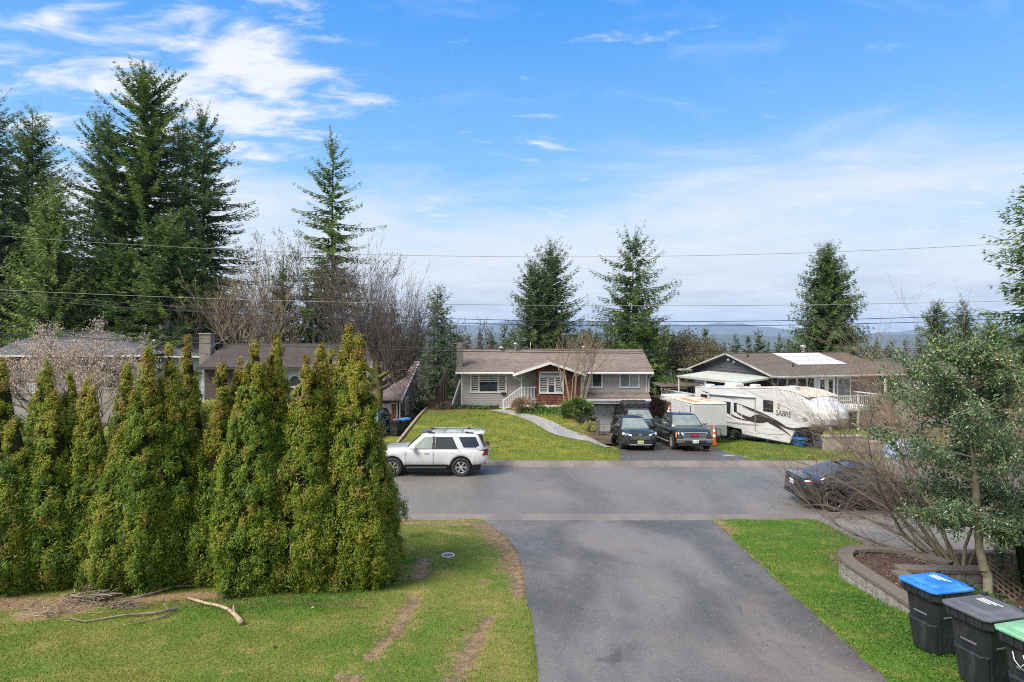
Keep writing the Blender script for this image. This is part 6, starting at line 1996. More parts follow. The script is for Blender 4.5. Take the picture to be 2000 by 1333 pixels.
# --------------------------------------------------------------- pickups
def pickup(paint_m, label, crew=True, logo=True, tent=False, rim=M_ALLOY, L=5.85, plate_m=M_PLATE):
    o = empty('pickup_truck', label=label, cat='pickup truck')
    xr, xf = 1.22, 4.88; hw = 1.01
    sp = dict(L=L, deck=[(0, 1.18), (.05, 1.22), (1.95, 1.22), (2.0, 1.19), (4.35, 1.17), (4.5, 1.19), (5.3, 1.15), (5.62, 1.09), (5.74, .98), (L, .70)],
              halfw=[(0, .97), (.2, .985), (1, 1.0), (4.9, 1.0), (5.4, .97), (5.7, .90), (L, .82)], sill=[(0, .52), (1.8, .48), (4.2, .46), (5.4, .44), (L, .42)], arches=[(xr, .50), (xf, .50)], zr=.42, flare=.03, crown=.025)
    body_loft(o, 'body', paint_m, sp)
    c = dict(b0=1.98, b1=4.52, r0=2.16, r1=3.72, zb=1.18, zr=1.80, wb=.91, wr=.70, crown=.05, bow=.07)
    cabin(o, 'cabin', paint_m, c)
    side_panes(o, c, [([(4.18, 1.22), (3.22, 1.22), (3.22, 1.69), (3.66, 1.69)], M_CARG)], 'front_side_window')
    side_panes(o, c, [([(3.10, 1.22), (2.32, 1.22), (2.40, 1.69), (3.10, 1.69)], M_CARG)], 'rear_side_window')
    end_pane(o, c, True, M_CARW, .08, .92); end_pane(o, c, False, M_CARG)
    # load bed: raised rails round a dark floor
    MB().box(.1, 1.93, -.80, .80, 1.235, 1.243).build('bed_floor', M_PLAST, o)
    mb = MB(); mb.box(.02, 1.96, .80, .985, 1.20, 1.30, ch=.02); mb.box(.02, 1.96, -.985, -.80, 1.20, 1.30, ch=.02); mb.box(.0, .09, -.80, .80, 1.20, 1.30, ch=.02); mb.box(1.90, 1.96, -.80, .80, 1.2, 1.30, ch=.02)
    mb.build('bed_rails', paint_m, o)
    for s_ in (1, -1):
        for x in (xr, xf): wheel(o, x, s_ * .88, .405, .26, 5, rim, .66)
        mirror(o, 4.02, s_ * .98, 1.30, M_CHROME if logo else M_PLAST); handle(o, 3.30, s_ * .995, 1.04, M_CHROME if logo else M_PLAST); handle(o, 2.40, s_ * .995, 1.04, M_CHROME if logo else M_PLAST)
        MB().beam((1.9, s_ * 1.005, .36), (4.25, s_ * 1.005, .36), .14, .06, ch=.02).build('side_step', M_ALLOY, o)
        if logo: MB().beam((1.75, s_ * 1.012, .82), (4.30, s_ * 1.012, .82), .03, .045).build('body_moulding', M_CHROME, o)
        front_poly(o, 'headlight', M_LAMP, [(5.80, s_ * .60, .97), (5.66, s_ * .90, .97), (5.68, s_ * .90, .70), (5.83, s_ * .58, .70)], .1)
        front_poly(o, 'indicator', M_AMBER, [(5.70, s_ * .84, .965), (5.62, s_ * .945, .965), (5.64, s_ * .945, .705), (5.72, s_ * .84, .705)], .06)
        MB().lathe([(0, .0), (.07, .0), (.085, -.02), (.085, -.1)], 14, Matrix.Translation((5.90, s_ * .70, .50)) @ Matrix.Rotation(R(90), 4, 'Y')).build('fog_lamp', M_LAMP, o)
        MB().box(-.02, .08, s_ * .84, s_ * .97, .86, 1.16, ch=.02).build('tail_light', M_REDL, o)
    gf = MB(); gf.box(5.80, 5.88, -.58, .58, .93, 1.0, ch=.02); gf.box(5.82, 5.90, -.58, .58, .66, .71, ch=.02); gf.box(5.80, 5.89, -.60, -.54, .66, 1.0, ch=.02); gf.box(5.80, 5.89, .54, .60, .66, 1.0, ch=.02)
    gr_ = gf.build('grille_surround', M_CHROME if logo else M_PLAST, o)
    MB().box(5.78, 5.84, -.56, .56, .68, .96).build('grille', M_PLAST, o)
    gb = MB()
    for k in range(3): gb.box(5.83, 5.87, -.54, .54, .745 + k * .06, .772 + k * .06, ch=.006)
    gb.build('grille_bars', M_CHROME if logo else M_PLAST, o)
    if logo:
        text_mesh('badge', 'GMC', .17, .012, mat('red badge', (.45, .015, .02), .35), o, (5.885, 0, .835), (R(90), 0, R(90)), (1.25, .8, 1), 0, .008, True)
        MB().box(5.60, 5.97, -.95, .95, .40, .655, ch=.06).build('front_bumper', mat('satin grey bumper', (.20, .205, .215), .3, metal=.6), o)
    else:
        MB().box(5.60, 5.93, -.93, .93, .42, .655, ch=.06).build('front_bumper', paint_m, o)
    MB().box(5.965, 5.978, -.58, .58, .45, .56).build('lower_intake', M_PLAST, o)
    MB().box(5.62, 5.95, -.85, .85, .28, .40, ch=.04).build('air_dam', M_PLAST, o)
    plate(o, 5.985, 0, .52, plate_m)
    MB().tube([(3.0, 0, 1.84), (2.95, 0, 1.90)], .03, 6).build('roof_antenna', M_PLAST, o)
    wm = MB(); wm.beam((4.42, -.60, 1.215), (4.28, .02, 1.27), .02, .02); wm.beam((4.42, .08, 1.215), (4.28, .68, 1.27), .02, .02); wm.build('wipers', M_PLAST, o)
    chassis(o, L, hw, z0=.3, z1=.8)
    if tent:
        rk = MB()
        for x in (.25, 1.7):
            for s_ in (.86, -.86): rk.beam((x, s_, 1.28), (x + .06, s_ * .9, 1.90), .06, .06)
            rk.beam((x, -.8, 1.86), (x, .8, 1.86), .06, .06)
        for s_ in (.86, -.86): rk.beam((.25, s_ * .95, 1.6), (1.75, s_ * .95, 1.6), .05, .05)
        rk.build('bed_rack', M_PLAST, o)
    return o
Yg = 32.1
gmc = pickup(P_BLACK, 'black pickup with a chrome grille and red letters in front of the box trailer')
place(gmc, fx(1371, Yg) - .35, Yg + 5.85, R(-90), zdrive(Yg + 5.85)); gmc.rotation_euler = (0, -sl, R(-90 + .0))
Yt = 37.2
tr2 = pickup(P_JET, 'black pickup with a folded roof tent parked in front of the garage', logo=False, tent=True, L=5.4 + .45, rim=M_DALLOY)
place(tr2, fx(1263, Yt) - .15, Yt + 5.45, R(-90), zdrive(Yt + 5.45) + .03); tr2.rotation_euler = (0, -sl * .9, R(-90))
# folded roof tent lies on the rack: a thing of its own
o = empty('roof_tent', (tr2.location.x, Yt + 5.45 - .95, zdrive(Yt + 5) + 1.93), 0, 'folded black roof tent on the rack of the pickup by the garage', 'tent')
g = random.Random(4)
MB().box(-.62, 1.15, -1.05, 1.0, 0, .12, ch=.03).build('base', M_PLAST, o)
rings = []
for i in range(13):
    x = -.60 + i * 1.73 / 12
    rings.append([(x, y, .12 + h * (.9 + .18 * math.sin(i * 1.9 + y * 3)) * (1 if 0 < i < 12 else .7)) for y, h in ((-1.0, 0), (-.98, .16), (-.6, .24), (0, .26), (.5, .25), (.92, .18), (.95, 0))])
MB().loft(rings).build('cover', mat('black vinyl', (.02, .02, .021), .5, (.032, .032, .034), 5), o)
o = empty('tent_ladder', (tr2.location.x - .95, Yt + 4.6, zdrive(Yt + 5) + .55), 0, 'black tent ladder leaning between the garage door and the tented pickup', 'ladder')
for y in (0, .36): MB().beam((-.18 + y * .9, y * .3, .35), (.02 + y * .9, y * .3 + .1, 1.42), .045, .05).build('rail', M_PLAST, o)
for k in range(3): MB().beam((-.13 + k * .06, .02 + .03 * k, .6 + k * .28), (.20 + k * .06, .14 + .03 * k, .6 + k * .28), .05, .05).build('rung', M_PLAST, o)


# --------------------------------------------------------------- sedan by the near kerb, charcoal SUV, pale blue car
def sedan(paint_m, label):
    o = empty('parked_car', label=label, cat='car')
    L = 4.72; xr, xf = .98, 3.86; hw = .93
    sp = dict(L=L, deck=[(0, .76), (.03, .92), (.08, 1.0), (.35, 1.02), (.95, 1.0), (3.2, .93), (3.5, .95), (4.2, .82), (4.55, .70), (L, .52)],
              halfw=[(0, .62), (.1, .76), (.35, .87), (1, .93), (3.8, .93), (4.3, .86), (4.6, .72), (L, .5)], sill=[(0, .42), (.3, .30), (1.6, .26), (3, .26), (4.1, .24), (L, .28)], arches=[(xr, .40), (xf, .40)], zr=.34, flare=.02, crown=.03)
    body_loft(o, 'body', paint_m, sp)
    c = dict(b0=.38, b1=3.62, r0=1.45, r1=2.55, zb=.97, zr=1.41, wb=.84, wr=.60, crown=.05, bow=.12)
    cabin(o, 'cabin', paint_m, c)
    side_panes(o, c, [([(3.1, .99), (2.2, 1.0), (2.2, 1.35), (2.5, 1.35)], M_CARG)], 'front_side_window'); side_panes(o, c, [([(2.12, 1.0), (1.1, 1.03), (1.5, 1.34), (2.12, 1.35)], M_CARG)], 'rear_side_window')
    wet = mat('wet glass roof', (.045, .048, .055), .10, (.17, .172, .176), 34, spec=.9, lo=.52, hi=.60)
    end_pane(o, c, False, wet, .04, .97); end_pane(o, c, True, M_CARG)
    MB().loft([[(x, y, 1.412 + .045 * (1 - (y / .52) ** 2)) for y in (-.52, -.26, 0, .26, .52)] for x in (1.5, 1.9, 2.5)], closed=False, caps=False).build('glass_roof', wet, o)
    for s_ in (1, -1):
        for x in (xr, xf): wheel(o, x, s_ * .80, .345, .235, 5, M_DALLOY, .72)
        mirror(o, 3.05, s_ * .84, 1.02, paint_m)
        tl = MB(); tl.add([(.06, s_ * .55, .86), (.30, s_ * .875, .87), (.28, s_ * .86, .955), (.07, s_ * .55, .93)], [(0, 1, 2, 3)] if s_ < 0 else [(3, 2, 1, 0)]); tl.build('tail_light', M_REDL, o)
    front = MB().box(-.015, .05, -.30, .30, .72, .88, ch=.02).build('plate_recess', M_PLAST, o)
    plate(o, -.02, .0, .80, M_PLATE, False, .30, .15)
    MB().box(-.03, .25, -.70, .70, .34, .46, ch=.05).build('rear_diffuser', M_PLAST, o)
    MB().box(.05, .42, -.70, .70, 1.015, 1.04, ch=.01).build('boot_lip', paint_m, o)
    t_ = MB(); t_.box(-.006, .02, -.055, .055, .955, .967); t_.box(-.006, .02, -.014, .014, .90, .955); t_.build('badge', M_CHROME, o)
    chassis(o, L, hw)
    return o
sd = sedan(P_GREY, 'charcoal sedan with a wet rear window parked behind the bare shrub')
place(sd, 9.55, 20.95, R(-2), .03)
ns = crossover(P_GREY, 'charcoal car half hidden by the hedge before the white garage door', M_PLATE, M_ALLOY)
place(ns, fx(740, 42) + .2, 38.0, R(-93)); ns.location = (fx(733, 41) , 42.6, t1(-9.3, 41) + .06)

# --------------------------------------------------------------- fifth-wheel caravan
def caravan():
    o = empty('caravan', label='long white fifth-wheel caravan with dark swoosh graphics', cat='caravan')
    Wv = 2.45; h2 = Wv / 2
    prof = [(0, .72), (0, 3.10), (.06, 3.18), (3.0, 3.30), (5.2, 3.50), (6.6, 3.58), (7.6, 3.48), (8.5, 3.22), (9.2, 2.82), (9.55, 2.42), (9.62, 2.10), (9.50, 1.78), (9.2, 1.60), (7.75, 1.40), (7.30, .46), (4.0, .48), (3.9, .82), (1.95, .82), (1.85, .55), (.8, .60)]
    PW = mat('caravan white', (.54, .545, .55), .35, (.49, .49, .49), .9, coat=.2)
    RF = mat('caravan roof', (.60, .50, .42), .8, (.48, .36, .28), 1.4, lo=.4, hi=.62)
    def P3(p, y): return (p[0], y, p[1])
    mb = MB(); n = len(prof)
    # rounded long edges: three rings per side
    def inset(d):
        cx_ = sum(p[0] for p in prof) / n; cz = sum(p[1] for p in prof) / n
        return [(p[0] + (cx_ - p[0]) * d / 4.8, p[1] + (cz - p[1]) * d / 1.3) for p in prof]
    def across(f):
        k = .035 if abs(f) > .99 else 0
        return [(p[0] - .75 * ss(7.4, 9.6, p[0]) * abs(f) ** 3, h2 * f, p[1]) for p in inset(k)]
    mb.loft([across(f) for f in (-1, -.975, -.85, -.6, -.3, 0, .3, .6, .85, .975, 1)], smooth=False)
    mb.build('body', PW, o, fixn=True)
    top = [p for p in prof if p[1] > 2.9][0:]
    tp = [(0.05, 3.15), (3.0, 3.30), (5.2, 3.50), (6.6, 3.58), (7.6, 3.48), (8.5, 3.22)]
    rm = MB()
    for a, b in zip(tp[:-1], tp[1:]):
        rm.quad((a[0], -h2 + .02, a[1] + .012), (b[0], -h2 + .02, b[1] + .012), (b[0], h2 - .02, b[1] + .012), (a[0], h2 - .02, a[1] + .012))
    rm.build('roof', RF, o)
    em = MB()
    for s_ in (-1, 1):
        em.tube([(a[0], s_ * (h2 - .01), a[1] - .01) for a in [(0, 3.12)] + tp], .035, 6)
    em.build('roof_edge', PW, o)
    nm = MB()
    for k, (xx, zz) in enumerate(((8.55, 3.07), (9.18, 2.70), (9.53, 2.33))): pass
    # the side towards the camera is y = -h2 (after turning)
    y = -h2
    DK = mat('dark decal', (.035, .030, .030), .4); MD = mat('grey decal', (.22, .215, .22), .4); LN = mat('decal line', (.10, .095, .10), .4)
    def decal(pts, m, k=0):
        mb = MB(); P_ = [(px_, y - .0055 - .0012 * k, pz) for px_, pz in pts]; Q = [(px_, y + .002, pz) for px_, pz in pts]; n_ = len(P_)
        mb.add(P_ + Q, [tuple(range(n_)), ] + [((i + 1) % n_, i, n_ + i, n_ + (i + 1) % n_) for i in range(n_)])
        return mb.build('decal', m, o, fixn=True)
    def blade(p0, p1, p2, w0, w1, m, k=0, n_=14):
        """curved tapering stripe"""
        a, b = [], []
        for i in range(n_ + 1):
            t = i / n_; q = [(1 - t) ** 2 * p0[j] + 2 * t * (1 - t) * p1[j] + t * t * p2[j] for j in (0, 1)]
            w_ = lerp(w0, w1, t) * math.sin(math.pi * min(1, t * .97 + .03)) ** .6
            a.append((q[0], q[1] + w_ / 2)); b.append((q[0], q[1] - w_ / 2))
        return decal(a + b[::-1], m, k)
    blade((3.55, 2.40), (5.4, 2.0), (7.2, 1.35), .10, .30, DK, 0); blade((4.6, 1.55), (5.6, 1.95), (7.0, 1.30), .55, .10, DK, 1); blade((2.15, 2.35), (2.8, 1.35), (4.6, 1.42), .07, .16, DK, 2)
    blade((.25, 1.62), (1.6, 1.60), (2.5, 1.28), .04, .20, DK, 0); blade((.2, 1.82), (1.7, 1.78), (3.4, 1.28), .03, .09, LN, 1); blade((2.1, 1.10), (3.4, 1.06), (5.4, 1.25), .05, .16, MD, 0); blade((6.3, 1.55), (7.6, 1.15), (7.9, 1.45), .1, .18, DK, 2)
    blade((.6, 2.96), (1.0, 2.85), (1.6, 2.80), .05, .08, DK, 0); blade((1.8, 2.76), (3.0, 2.66), (4.0, 2.64), .03, .07, LN, 0); blade((5.0, .85), (5.8, .65), (7.2, 1.0), .02, .03, LN, 0)
    blade((3.3, 1.95), (4.6, 1.25), (6.0, 1.62), .10, .42, DK, 3); blade((5.2, 1.75), (6.6, 1.45), (7.5, .85), .28, .10, DK, 4); blade((4.0, 2.2), (5.3, 1.9), (6.3, 1.7), .04, .05, MD, 5)
    decal([(8.05, 2.0), (8.3, 2.1), (8.5, 1.95), (8.3, 1.86)], MD)
    text_mesh('lettering', 'SABRE', .46, .004, DK, o, (6.42, y - .016, 1.99), (R(90), 0, 0), (.78, 1, 1), .15)
    def win(x0, x1, z0, z1, nm='window'):
        f_ = MB().box(x0, x1, y - .03, y + .01, z0, z1, ch=.025).build(nm, M_PLAST, o)
        MB().box(x0 + .05, x1 - .05, y - .036, y - .028, z0 + .05, z1 - .05, ch=.003).build('pane', M_CARG, f_)
    win(.55, 1.15, 2.05, 2.72); win(2.55, 3.10, 1.72, 2.42); win(5.55, 6.25, 2.12, 2.82)
    d_ = frame_bars(MB(), 3.22, 3.98, .82, 2.66, y - .022, y + .01, .035).build('door', PW, o)
    MB().box(3.36, 3.58, y - .03, y - .004, 1.82, 2.42, ch=.008).build('pane', M_CARG, d_); MB().box(3.27, 3.33, y - .06, y - .01, 1.55, 1.66, ch=.01).build('handle', M_PLAST, d_)
    MB().box(3.12, 3.17, y - .05, y - .01, 1.35, 2.0, ch=.01).build('grab_handle', PW, o)
    for k in range(3): MB().box(3.35, 3.95, y - .28 - .16 * k, y - .06 - .16 * k, .58 - .18 * k, .62 - .18 * k).build('entry_step', M_PLAST, o)
    MB().tube([(1.35, y - .07, 2.78), (5.05, y - .07, 2.92)], .065, 10).build('awning_roll', PW, o)
    for x, z1 in ((1.4, 2.78), (5.0, 2.92)): MB().box(x - .025, x + .025, y - .05, y - .005, .9, z1).build('awning_arm', M_ALLOY, o)
    MB().box(6.55, 6.68, y - .06, y, 2.42, 2.72, ch=.02).build('side_lamp', mat('tan lamp', (.35, .27, .18), .5), o)
    hf = frame_bars(MB(), 4.25, 5.35, .72, 1.22, y - .018, y + .01, .02).build('storage_hatch', PW, o)
    frame_bars(MB(), 5.6, 6.9, .72, 1.15, y - .018, y + .01, .02).build('storage_hatch', PW, o)
    MB().box(1.0, 1.2, y - .02, y, 1.35, 1.55).build('hookup_box', M_PLAST, o)
    for x in (2.48, 3.34):
        wheel(o, x, y + .12, .36, .22, 6, M_ALLOY, .58); wheel(o, x, -y - .12, .36, .22, 6, M_ALLOY, .58)
    MB().box(1.95, 3.9, y + .26, y + .5, .45, .95).build('wheel_well', M_PLAST, o)
    # front skirt below the overhang
    sk = MB(); sk.add([(7.33, -h2 + .03, .45), (7.33, h2 - .03, .45), (7.80, h2 - .03, 1.39), (7.80, -h2 + .03, 1.39)], [(0, 1, 2, 3)]); sk.build('front_skirt', mat('grey checker plate', (.27, .275, .28), .4, (.20, .205, .21), 14, metal=.3), o)
    MB().box(7.55, 7.7, -.12, .12, .5, 1.3).build('hitch_pin', M_PLAST, o)
    for s_ in (-1, 1): MB().box(7.05, 7.17, s_ * .95 - .06, s_ * .95 + .06, .05, .7).build('landing_leg', M_PLAST, o)
    for x, w_, l_, h in ((.62, .36, .5, .2), (2.0, .70, .95, .30), (4.3, .4, .5, .22), (7.0, .4, .5, .2)):
        zz = float(np.interp(x, [p[0] for p in tp], [p[1] for p in tp]))
        MB().loft([[(x + sx * l_ / 2 * k, sy * w_ / 2 * k + (.25 if l_ > .9 else -.45), zz + hh) for sx, sy in ((-1, -1), (1, -1), (1, 1), (-1, 1))] for hh, k in ((-.03, 1), (h * .7, .98), (h, .8))], smooth=False).build('air_conditioner' if l_ > .9 else 'roof_vent', PW, o, fixn=True)
    la = MB()
    for yy in (-.75, -.40): la.tube([(-.10, yy, .9), (-.10, yy, 3.15), (.0, yy, 3.28), (.25, yy, 3.28), (.32, yy, 3.05)], .018, 6)
    la.build('rear_ladder', M_TRIM, o)
    MB().box(.3, 7.2, -.8, .8, .5, .66).build('frame', M_PLAST, o)
    return o
cv = caravan()
hd = math.atan2(-.906, .423)
place(cv, 13.75, 43.0, hd, t1(14.5, 40) + .05); cv.scale = (1.075, 1, 1)
# the visible long side must face the camera (local -y)
# --------------------------------------------------------------- box trailer
def box_trailer():
    o = empty('cargo_trailer', label='white box trailer with a rust-stained roof behind the black pickup', cat='trailer')
    WV = mat('trailer white', (.54, .545, .55), .45, (.47, .475, .48), .9)
    L, h2, z0, z1 = 3.7, 1.03, .45, 2.28
    MB().box(0, L, -h2, h2, z0, z1, ch=.02).build('body', WV, o)
    MB().box(-.02, L + .02, -h2 - .015, h2 + .015, z1 - .02, z1 + .14, ch=.07).build('roof_edge', mat('trailer edge', (.66, .64, .58), .5, (.52, .44, .34), 1.8), o)
    MB().box(.10, L - .10, -h2 + .10, h2 - .10, z1 + .13, z1 + .155).build('roof', mat('rusty roof', (.46, .20, .085), .8, (.60, .50, .40), 1.1, lo=.42, hi=.6), o)
    MB().loft([[(1.85 + math.cos(a) * r_, math.sin(a) * r_, z1 + .15 + h) for a in np.linspace(0, 6.28, 13)[:-1]] for r_, h in ((.3, 0), (.28, .1), (.12, .14))]).build('roof_vent', WV, o)
    for k in range(1, 6):
        x = k * L / 6; MB().box(x - .012, x + .012, -h2 - .010, -h2 + .0, z0 + .02, z1 - .03).build('side_rib', mat('grey seam', (.45, .45, .46), .5), o)
    d_ = frame_bars(MB(), 2.45, 3.25, .62, 2.18, -h2 - .02, -h2, .02).build('side_door', mat('grey seam', (.45, .45, .46), .5), o)
    MB().box(2.98, 3.2, -h2 - .07, -h2 - .01, 1.48, 1.54, ch=.01).build('latch', M_PLAST, d_)
    MB().box(3.23, 3.27, -h2 - .03, -h2, .6, 2.18).build('hinge_post', M_PLAST, d_)
    MB().box(L, L + .012, -h2 + .02, h2 - .02, z0, 1.08).build('stone_guard', mat('stone guard', (.30, .32, .34), .35, (.38, .40, .42), 10, metal=.5), o)
    MB().tube([(L, .7, .5), (L + 1.0, 0, .5), (L, -.7, .5)], .045, 6).build('tow_bar', M_PLAST, o)
    MB().tube([(L + .75, 0, .1), (L + .75, 0, 1.05)], .04, 8).build('jack', M_PLAST, o)
    MB().tube([(L + .3, .5, .5), (L + .35, .5, .85), (L + .45, .1, .95), (L + .55, 0, .6)], .02, 6).build('cable_loop', M_PLAST, o)
    for s_ in (-1, 1):
        wheel(o, 1.7, s_ * (h2 - .02), .33, .2, 5, M_TRIM, .6, z=.33)
        MB().box(1.25, 2.15, s_ * h2 - .02, s_ * (h2 + .16), .66, .70).build('mudguard', M_PLAST, o)
    return o
tb = box_trailer()
Yb = 36.6
place(tb, fx(1386, Yb) - .35, Yb + 3.65, R(-84), t1(11.5, 37) + .06)
# ------------------------------------------------------------------ wheeled bins
M_BINB = mat('charcoal bin plastic', (.016, .018, .021), .45, (.042, .044, .046), 7, lo=.45, hi=.75, stretch=(1, 1, .35))
M_LIDBLUE = mat('blue bin lid', (.02, .155, .54), .32, (.06, .25, .66), 5, lo=.4, hi=.75)
M_LIDGREY = mat('grey bin lid', (.085, .090, .105), .4, (.12, .125, .14), 4)
M_LIDGREEN = mat('green bin lid', (.15, .35, .20), .4, (.24, .44, .28), 5, lo=.4, hi=.75)
M_LIDBROWN = mat('brown bin lid', (.10, .075, .04), .5)


def wheelie_bin(loc, head, lid, label, group, cord=False):
    o = empty('wheelie_bin', loc, head, label, 'bin', group)
    def rr(x0, x1, hy, z, c=.06):
        return [(x0, -hy + c, z), (x0 + c, -hy, z), (x1 - c, -hy, z), (x1, -hy + c, z), (x1, hy - c, z), (x1 - c, hy, z), (x0 + c, hy, z), (x0, hy - c, z)]
    mb = MB(); mb.loft([rr(-.22, .20, .205, .03), rr(-.23, .22, .215, .08), rr(-.285, .285, .262, .62), rr(-.295, .31, .272, .86), rr(-.30, .325, .28, .96)], smooth=False)
    mb.loft([rr(-.16, .225, .20, .03), rr(-.16, .26, .20, .06), rr(-.16, .315, .235, .48), rr(-.16, .30, .25, .50)], smooth=False)
    mb.build('body', M_BINB, o, bevel=.008)
    mb = MB(); mb.loft([rr(-.315, .345, .30, .86), rr(-.325, .36, .31, .88), rr(-.33, .365, .315, .985), rr(-.31, .35, .30, .99)], smooth=False)
    for k in range(6):
        x = -.24 + k * .10
        for s_ in (-1, 1): mb.box(x, x + .035, s_ * .312, s_ * .325, .88, .975)
    for k in range(5):
        y = -.23 + k * .11; mb.box(.36, .375, y, y + .035, .88, .975)
    mb.build('rim', M_BINB, o)
    lb = MB(); lb.loft([rr(-.35, .385, .325, .985), rr(-.36, .395, .335, 1.0), rr(-.36, .395, .335, 1.022), rr(-.33, .365, .30, 1.04), rr(-.27, .27, .24, 1.045), rr(-.24, .24, .21, 1.068), rr(-.2, .2, .17, 1.072)], smooth=False)
    lo = lb.build('lid', lid, o, bevel=.006)
    pr = MB()
    for k in range(3): pr.box(-.12 + k * .045, -.098 + k * .045, -.14, .14 - .05 * k, 1.0735, 1.0755)
    pr.build('lid_print', mat('pale print', (.62, .64, .66), .6), lo)
    gm = MB(); gm.box(.30, .37, -.08, .08, 1.035, 1.055, ch=.008); gm.build('lid_grip', lid, lo)
    for s_ in (-1, 1): MB().box(-.36, -.28, s_ * .26 - .02, s_ * .26 + .02, .99, 1.085, ch=.01).build('hinge', M_BINB, o)
    MB().tube([(-.40, -.26, 1.0), (-.40, .26, 1.0)], .016, 8).build('handle_bar', M_BINB, o)
    for s_ in (-1, 1):
        MB().lathe([(0, -.03), (.10, -.03), (.125, -.02), (.125, .02), (.10, .03), (0, .03)], 18, Matrix.Translation((-.25, s_ * .24, .125)) @ Matrix.Rotation(R(90), 4, 'X')).build('wheel', M_TYRE, o)
        MB().box(-.02, .16, s_ * .245, s_ * .272, .60, .628, ch=.008).build('side_grip', M_LIDGREY, o)
    MB().box(.285, .30, -.11, .11, .60, .63, ch=.006).build('front_grip', M_LIDGREY, o)
    if cord:
        pts = [(.335, -.12, .80), (.36, -.08, .72), (.355, -.02, .66), (.345, .03, .73), (.34, .0, .81)]
        MB().tube(pts, .006, 6).build('bungee_hook', M_TRIM if cord == 2 else M_PLAST, o)
    return o
BN = 'wheelie bins beside the driveway'
def binz(x, y): return (x, y, float(near_z(np.array([x]), np.array([y]))[0]) - .01)
wheelie_bin(binz(6.30, 9.12), R(193), M_LIDBLUE, 'wheelie bin with a bright blue lid beside the block planter', BN)
wheelie_bin(binz(6.21, 8.05), R(194), M_LIDGREY, 'wheelie bin with a grey lid and a tied black cord', BN, 1)
wheelie_bin(binz(6.26, 7.22), R(195), M_LIDGREEN, 'wheelie bin with a green lid cut by the photo edge', BN, 2)
BF = 'wheelie bins by the neighbour garage'
wheelie_bin((fx(772, 39.6), 39.6, t1(-7.6, 39.6) + .05), R(-88), M_BINB, 'black wheelie bin nearest the charcoal car across the street', BF)
wheelie_bin((fx(784, 40.5), 40.5, t1(-7.2, 40.5) + .05), R(-80), M_LIDBLUE, 'blue-lidded bin tucked behind the black bin across the street', BF)
wheelie_bin((fx(792.5, 41.2), 41.2, t1(-7.1, 41.2) + .05), R(-84), M_LIDBLUE, 'blue-lidded bin nearest the timber lawn edging', BF)
wheelie_bin((fx(826, 46), 46, t1(-6.6, 46) + .1), R(-100), M_BINB, 'dark bin standing alone by the glossy laurel', None)
wheelie_bin((fx(1157, 41.2), 41.2, t1(5.4, 41.2) + .05), R(-95), M_LIDBROWN, 'brown-lidded bin beside the taupe garage door', None)

# ------------------------------------------------------------------ block planter by the driveway
M_BLOCK = mat('split concrete block', (.33, .30, .265), .95, (.20, .185, .165), 5, bump=.9, bscale=30)
M_CAP = mat('cap stone', (.175, .145, .12), .95, (.12, .10, .085), 7, bump=.6, bscale=50)
M_SOIL = mat('planter mulch', (.045, .028, .022), .95, (.095, .055, .042), 24, bump=1, bscale=60)
pl = empty('planter', (8.0, 12.3, .7), 0, 'curved planter of split concrete blocks with dark mulch', 'planter')
g = random.Random(12)
blk = MB().box(-.5, .5, -.5, .5, 0, 1, ch=.06); blk_me = None
cap_me = None
def run(pts, ztop, seg=.34, th=.24, courses=True):
    global blk_me, cap_me
    P_ = [Vector((*p, 0)) for p in pts]
    # resample
    out, d = [P_[0]], 0
    acc = []
    L = [0]
    for a, b in zip(P_[:-1], P_[1:]): L.append(L[-1] + (b - a).length)
    n = max(1, round(L[-1] / seg))
    def pt(s_):
        for i in range(len(P_) - 1):
            if s_ <= L[i + 1] + 1e-6: return P_[i].lerp(P_[i + 1], (s_ - L[i]) / (L[i + 1] - L[i]))
        return P_[-1]
    for k in range(n):
        a, b = pt(L[-1] * k / n), pt(L[-1] * (k + 1) / n); m_ = (a + b) / 2; ang = math.atan2(b.y - a.y, b.x - a.x); ln = (b - a).length
        zb_ = t1(m_.x, m_.y) - .06; h = ztop - .075 - zb_
        nc = 2 if h > .34 else 1
        for c_ in range(nc):
            if blk_me is None: q = blk.build('block', M_BLOCK, pl); blk_me = q.data
            else: q = link_mesh('block', blk_me, None, pl)
            q.location = Vector((m_.x + g.uniform(-.006, .006), m_.y + g.uniform(-.006, .006), zb_ + h * c_ / nc)) - pl.location; q.rotation_euler = (0, 0, ang + g.uniform(-.03, .03)); q.scale = (ln * 1.0 - .012, th + g.uniform(-.012, .012), h / nc - .008)
        if cap_me is None: q = MB().box(-.5, .5, -.5, .5, 0, 1, ch=.05).build('cap', M_CAP, pl); cap_me = q.data
        else: q = link_mesh('cap', cap_me, None, pl)
        q.location = Vector((m_.x, m_.y, ztop - .075)) - pl.location; q.rotation_euler = (0, 0, ang + g.uniform(-.01, .01)); q.scale = (ln + .02, th + .05, .075 + g.uniform(-.003, .003))
OUT = [(6.98, 10.6), (6.96, 11.6), (6.95, 12.7), (7.06, 13.1), (7.4, 13.42), (7.9, 13.5), (8.35, 13.35), (8.7, 12.98), (8.95, 12.55)]
run(OUT, 1.12)
run([(9.6, 12.22), (8.6, 12.25), (7.72, 12.3)], 1.12); run([(7.62, 12.12), (7.62, 11.2), (7.66, 10.5)], 1.12)
sv = [(x * .93 + 7.9 * .07, y * .95 + 12.4 * .05) for x, y in OUT] + [(7.6, 12.2), (7.55, 10.9)]
mb = MB(); 
mb.poly([(x - 8.0, y - 12.3, .30 + .02 * math.sin(x * 9)) for x, y in sv[::-1]]); mb.build('soil', M_SOIL, pl)
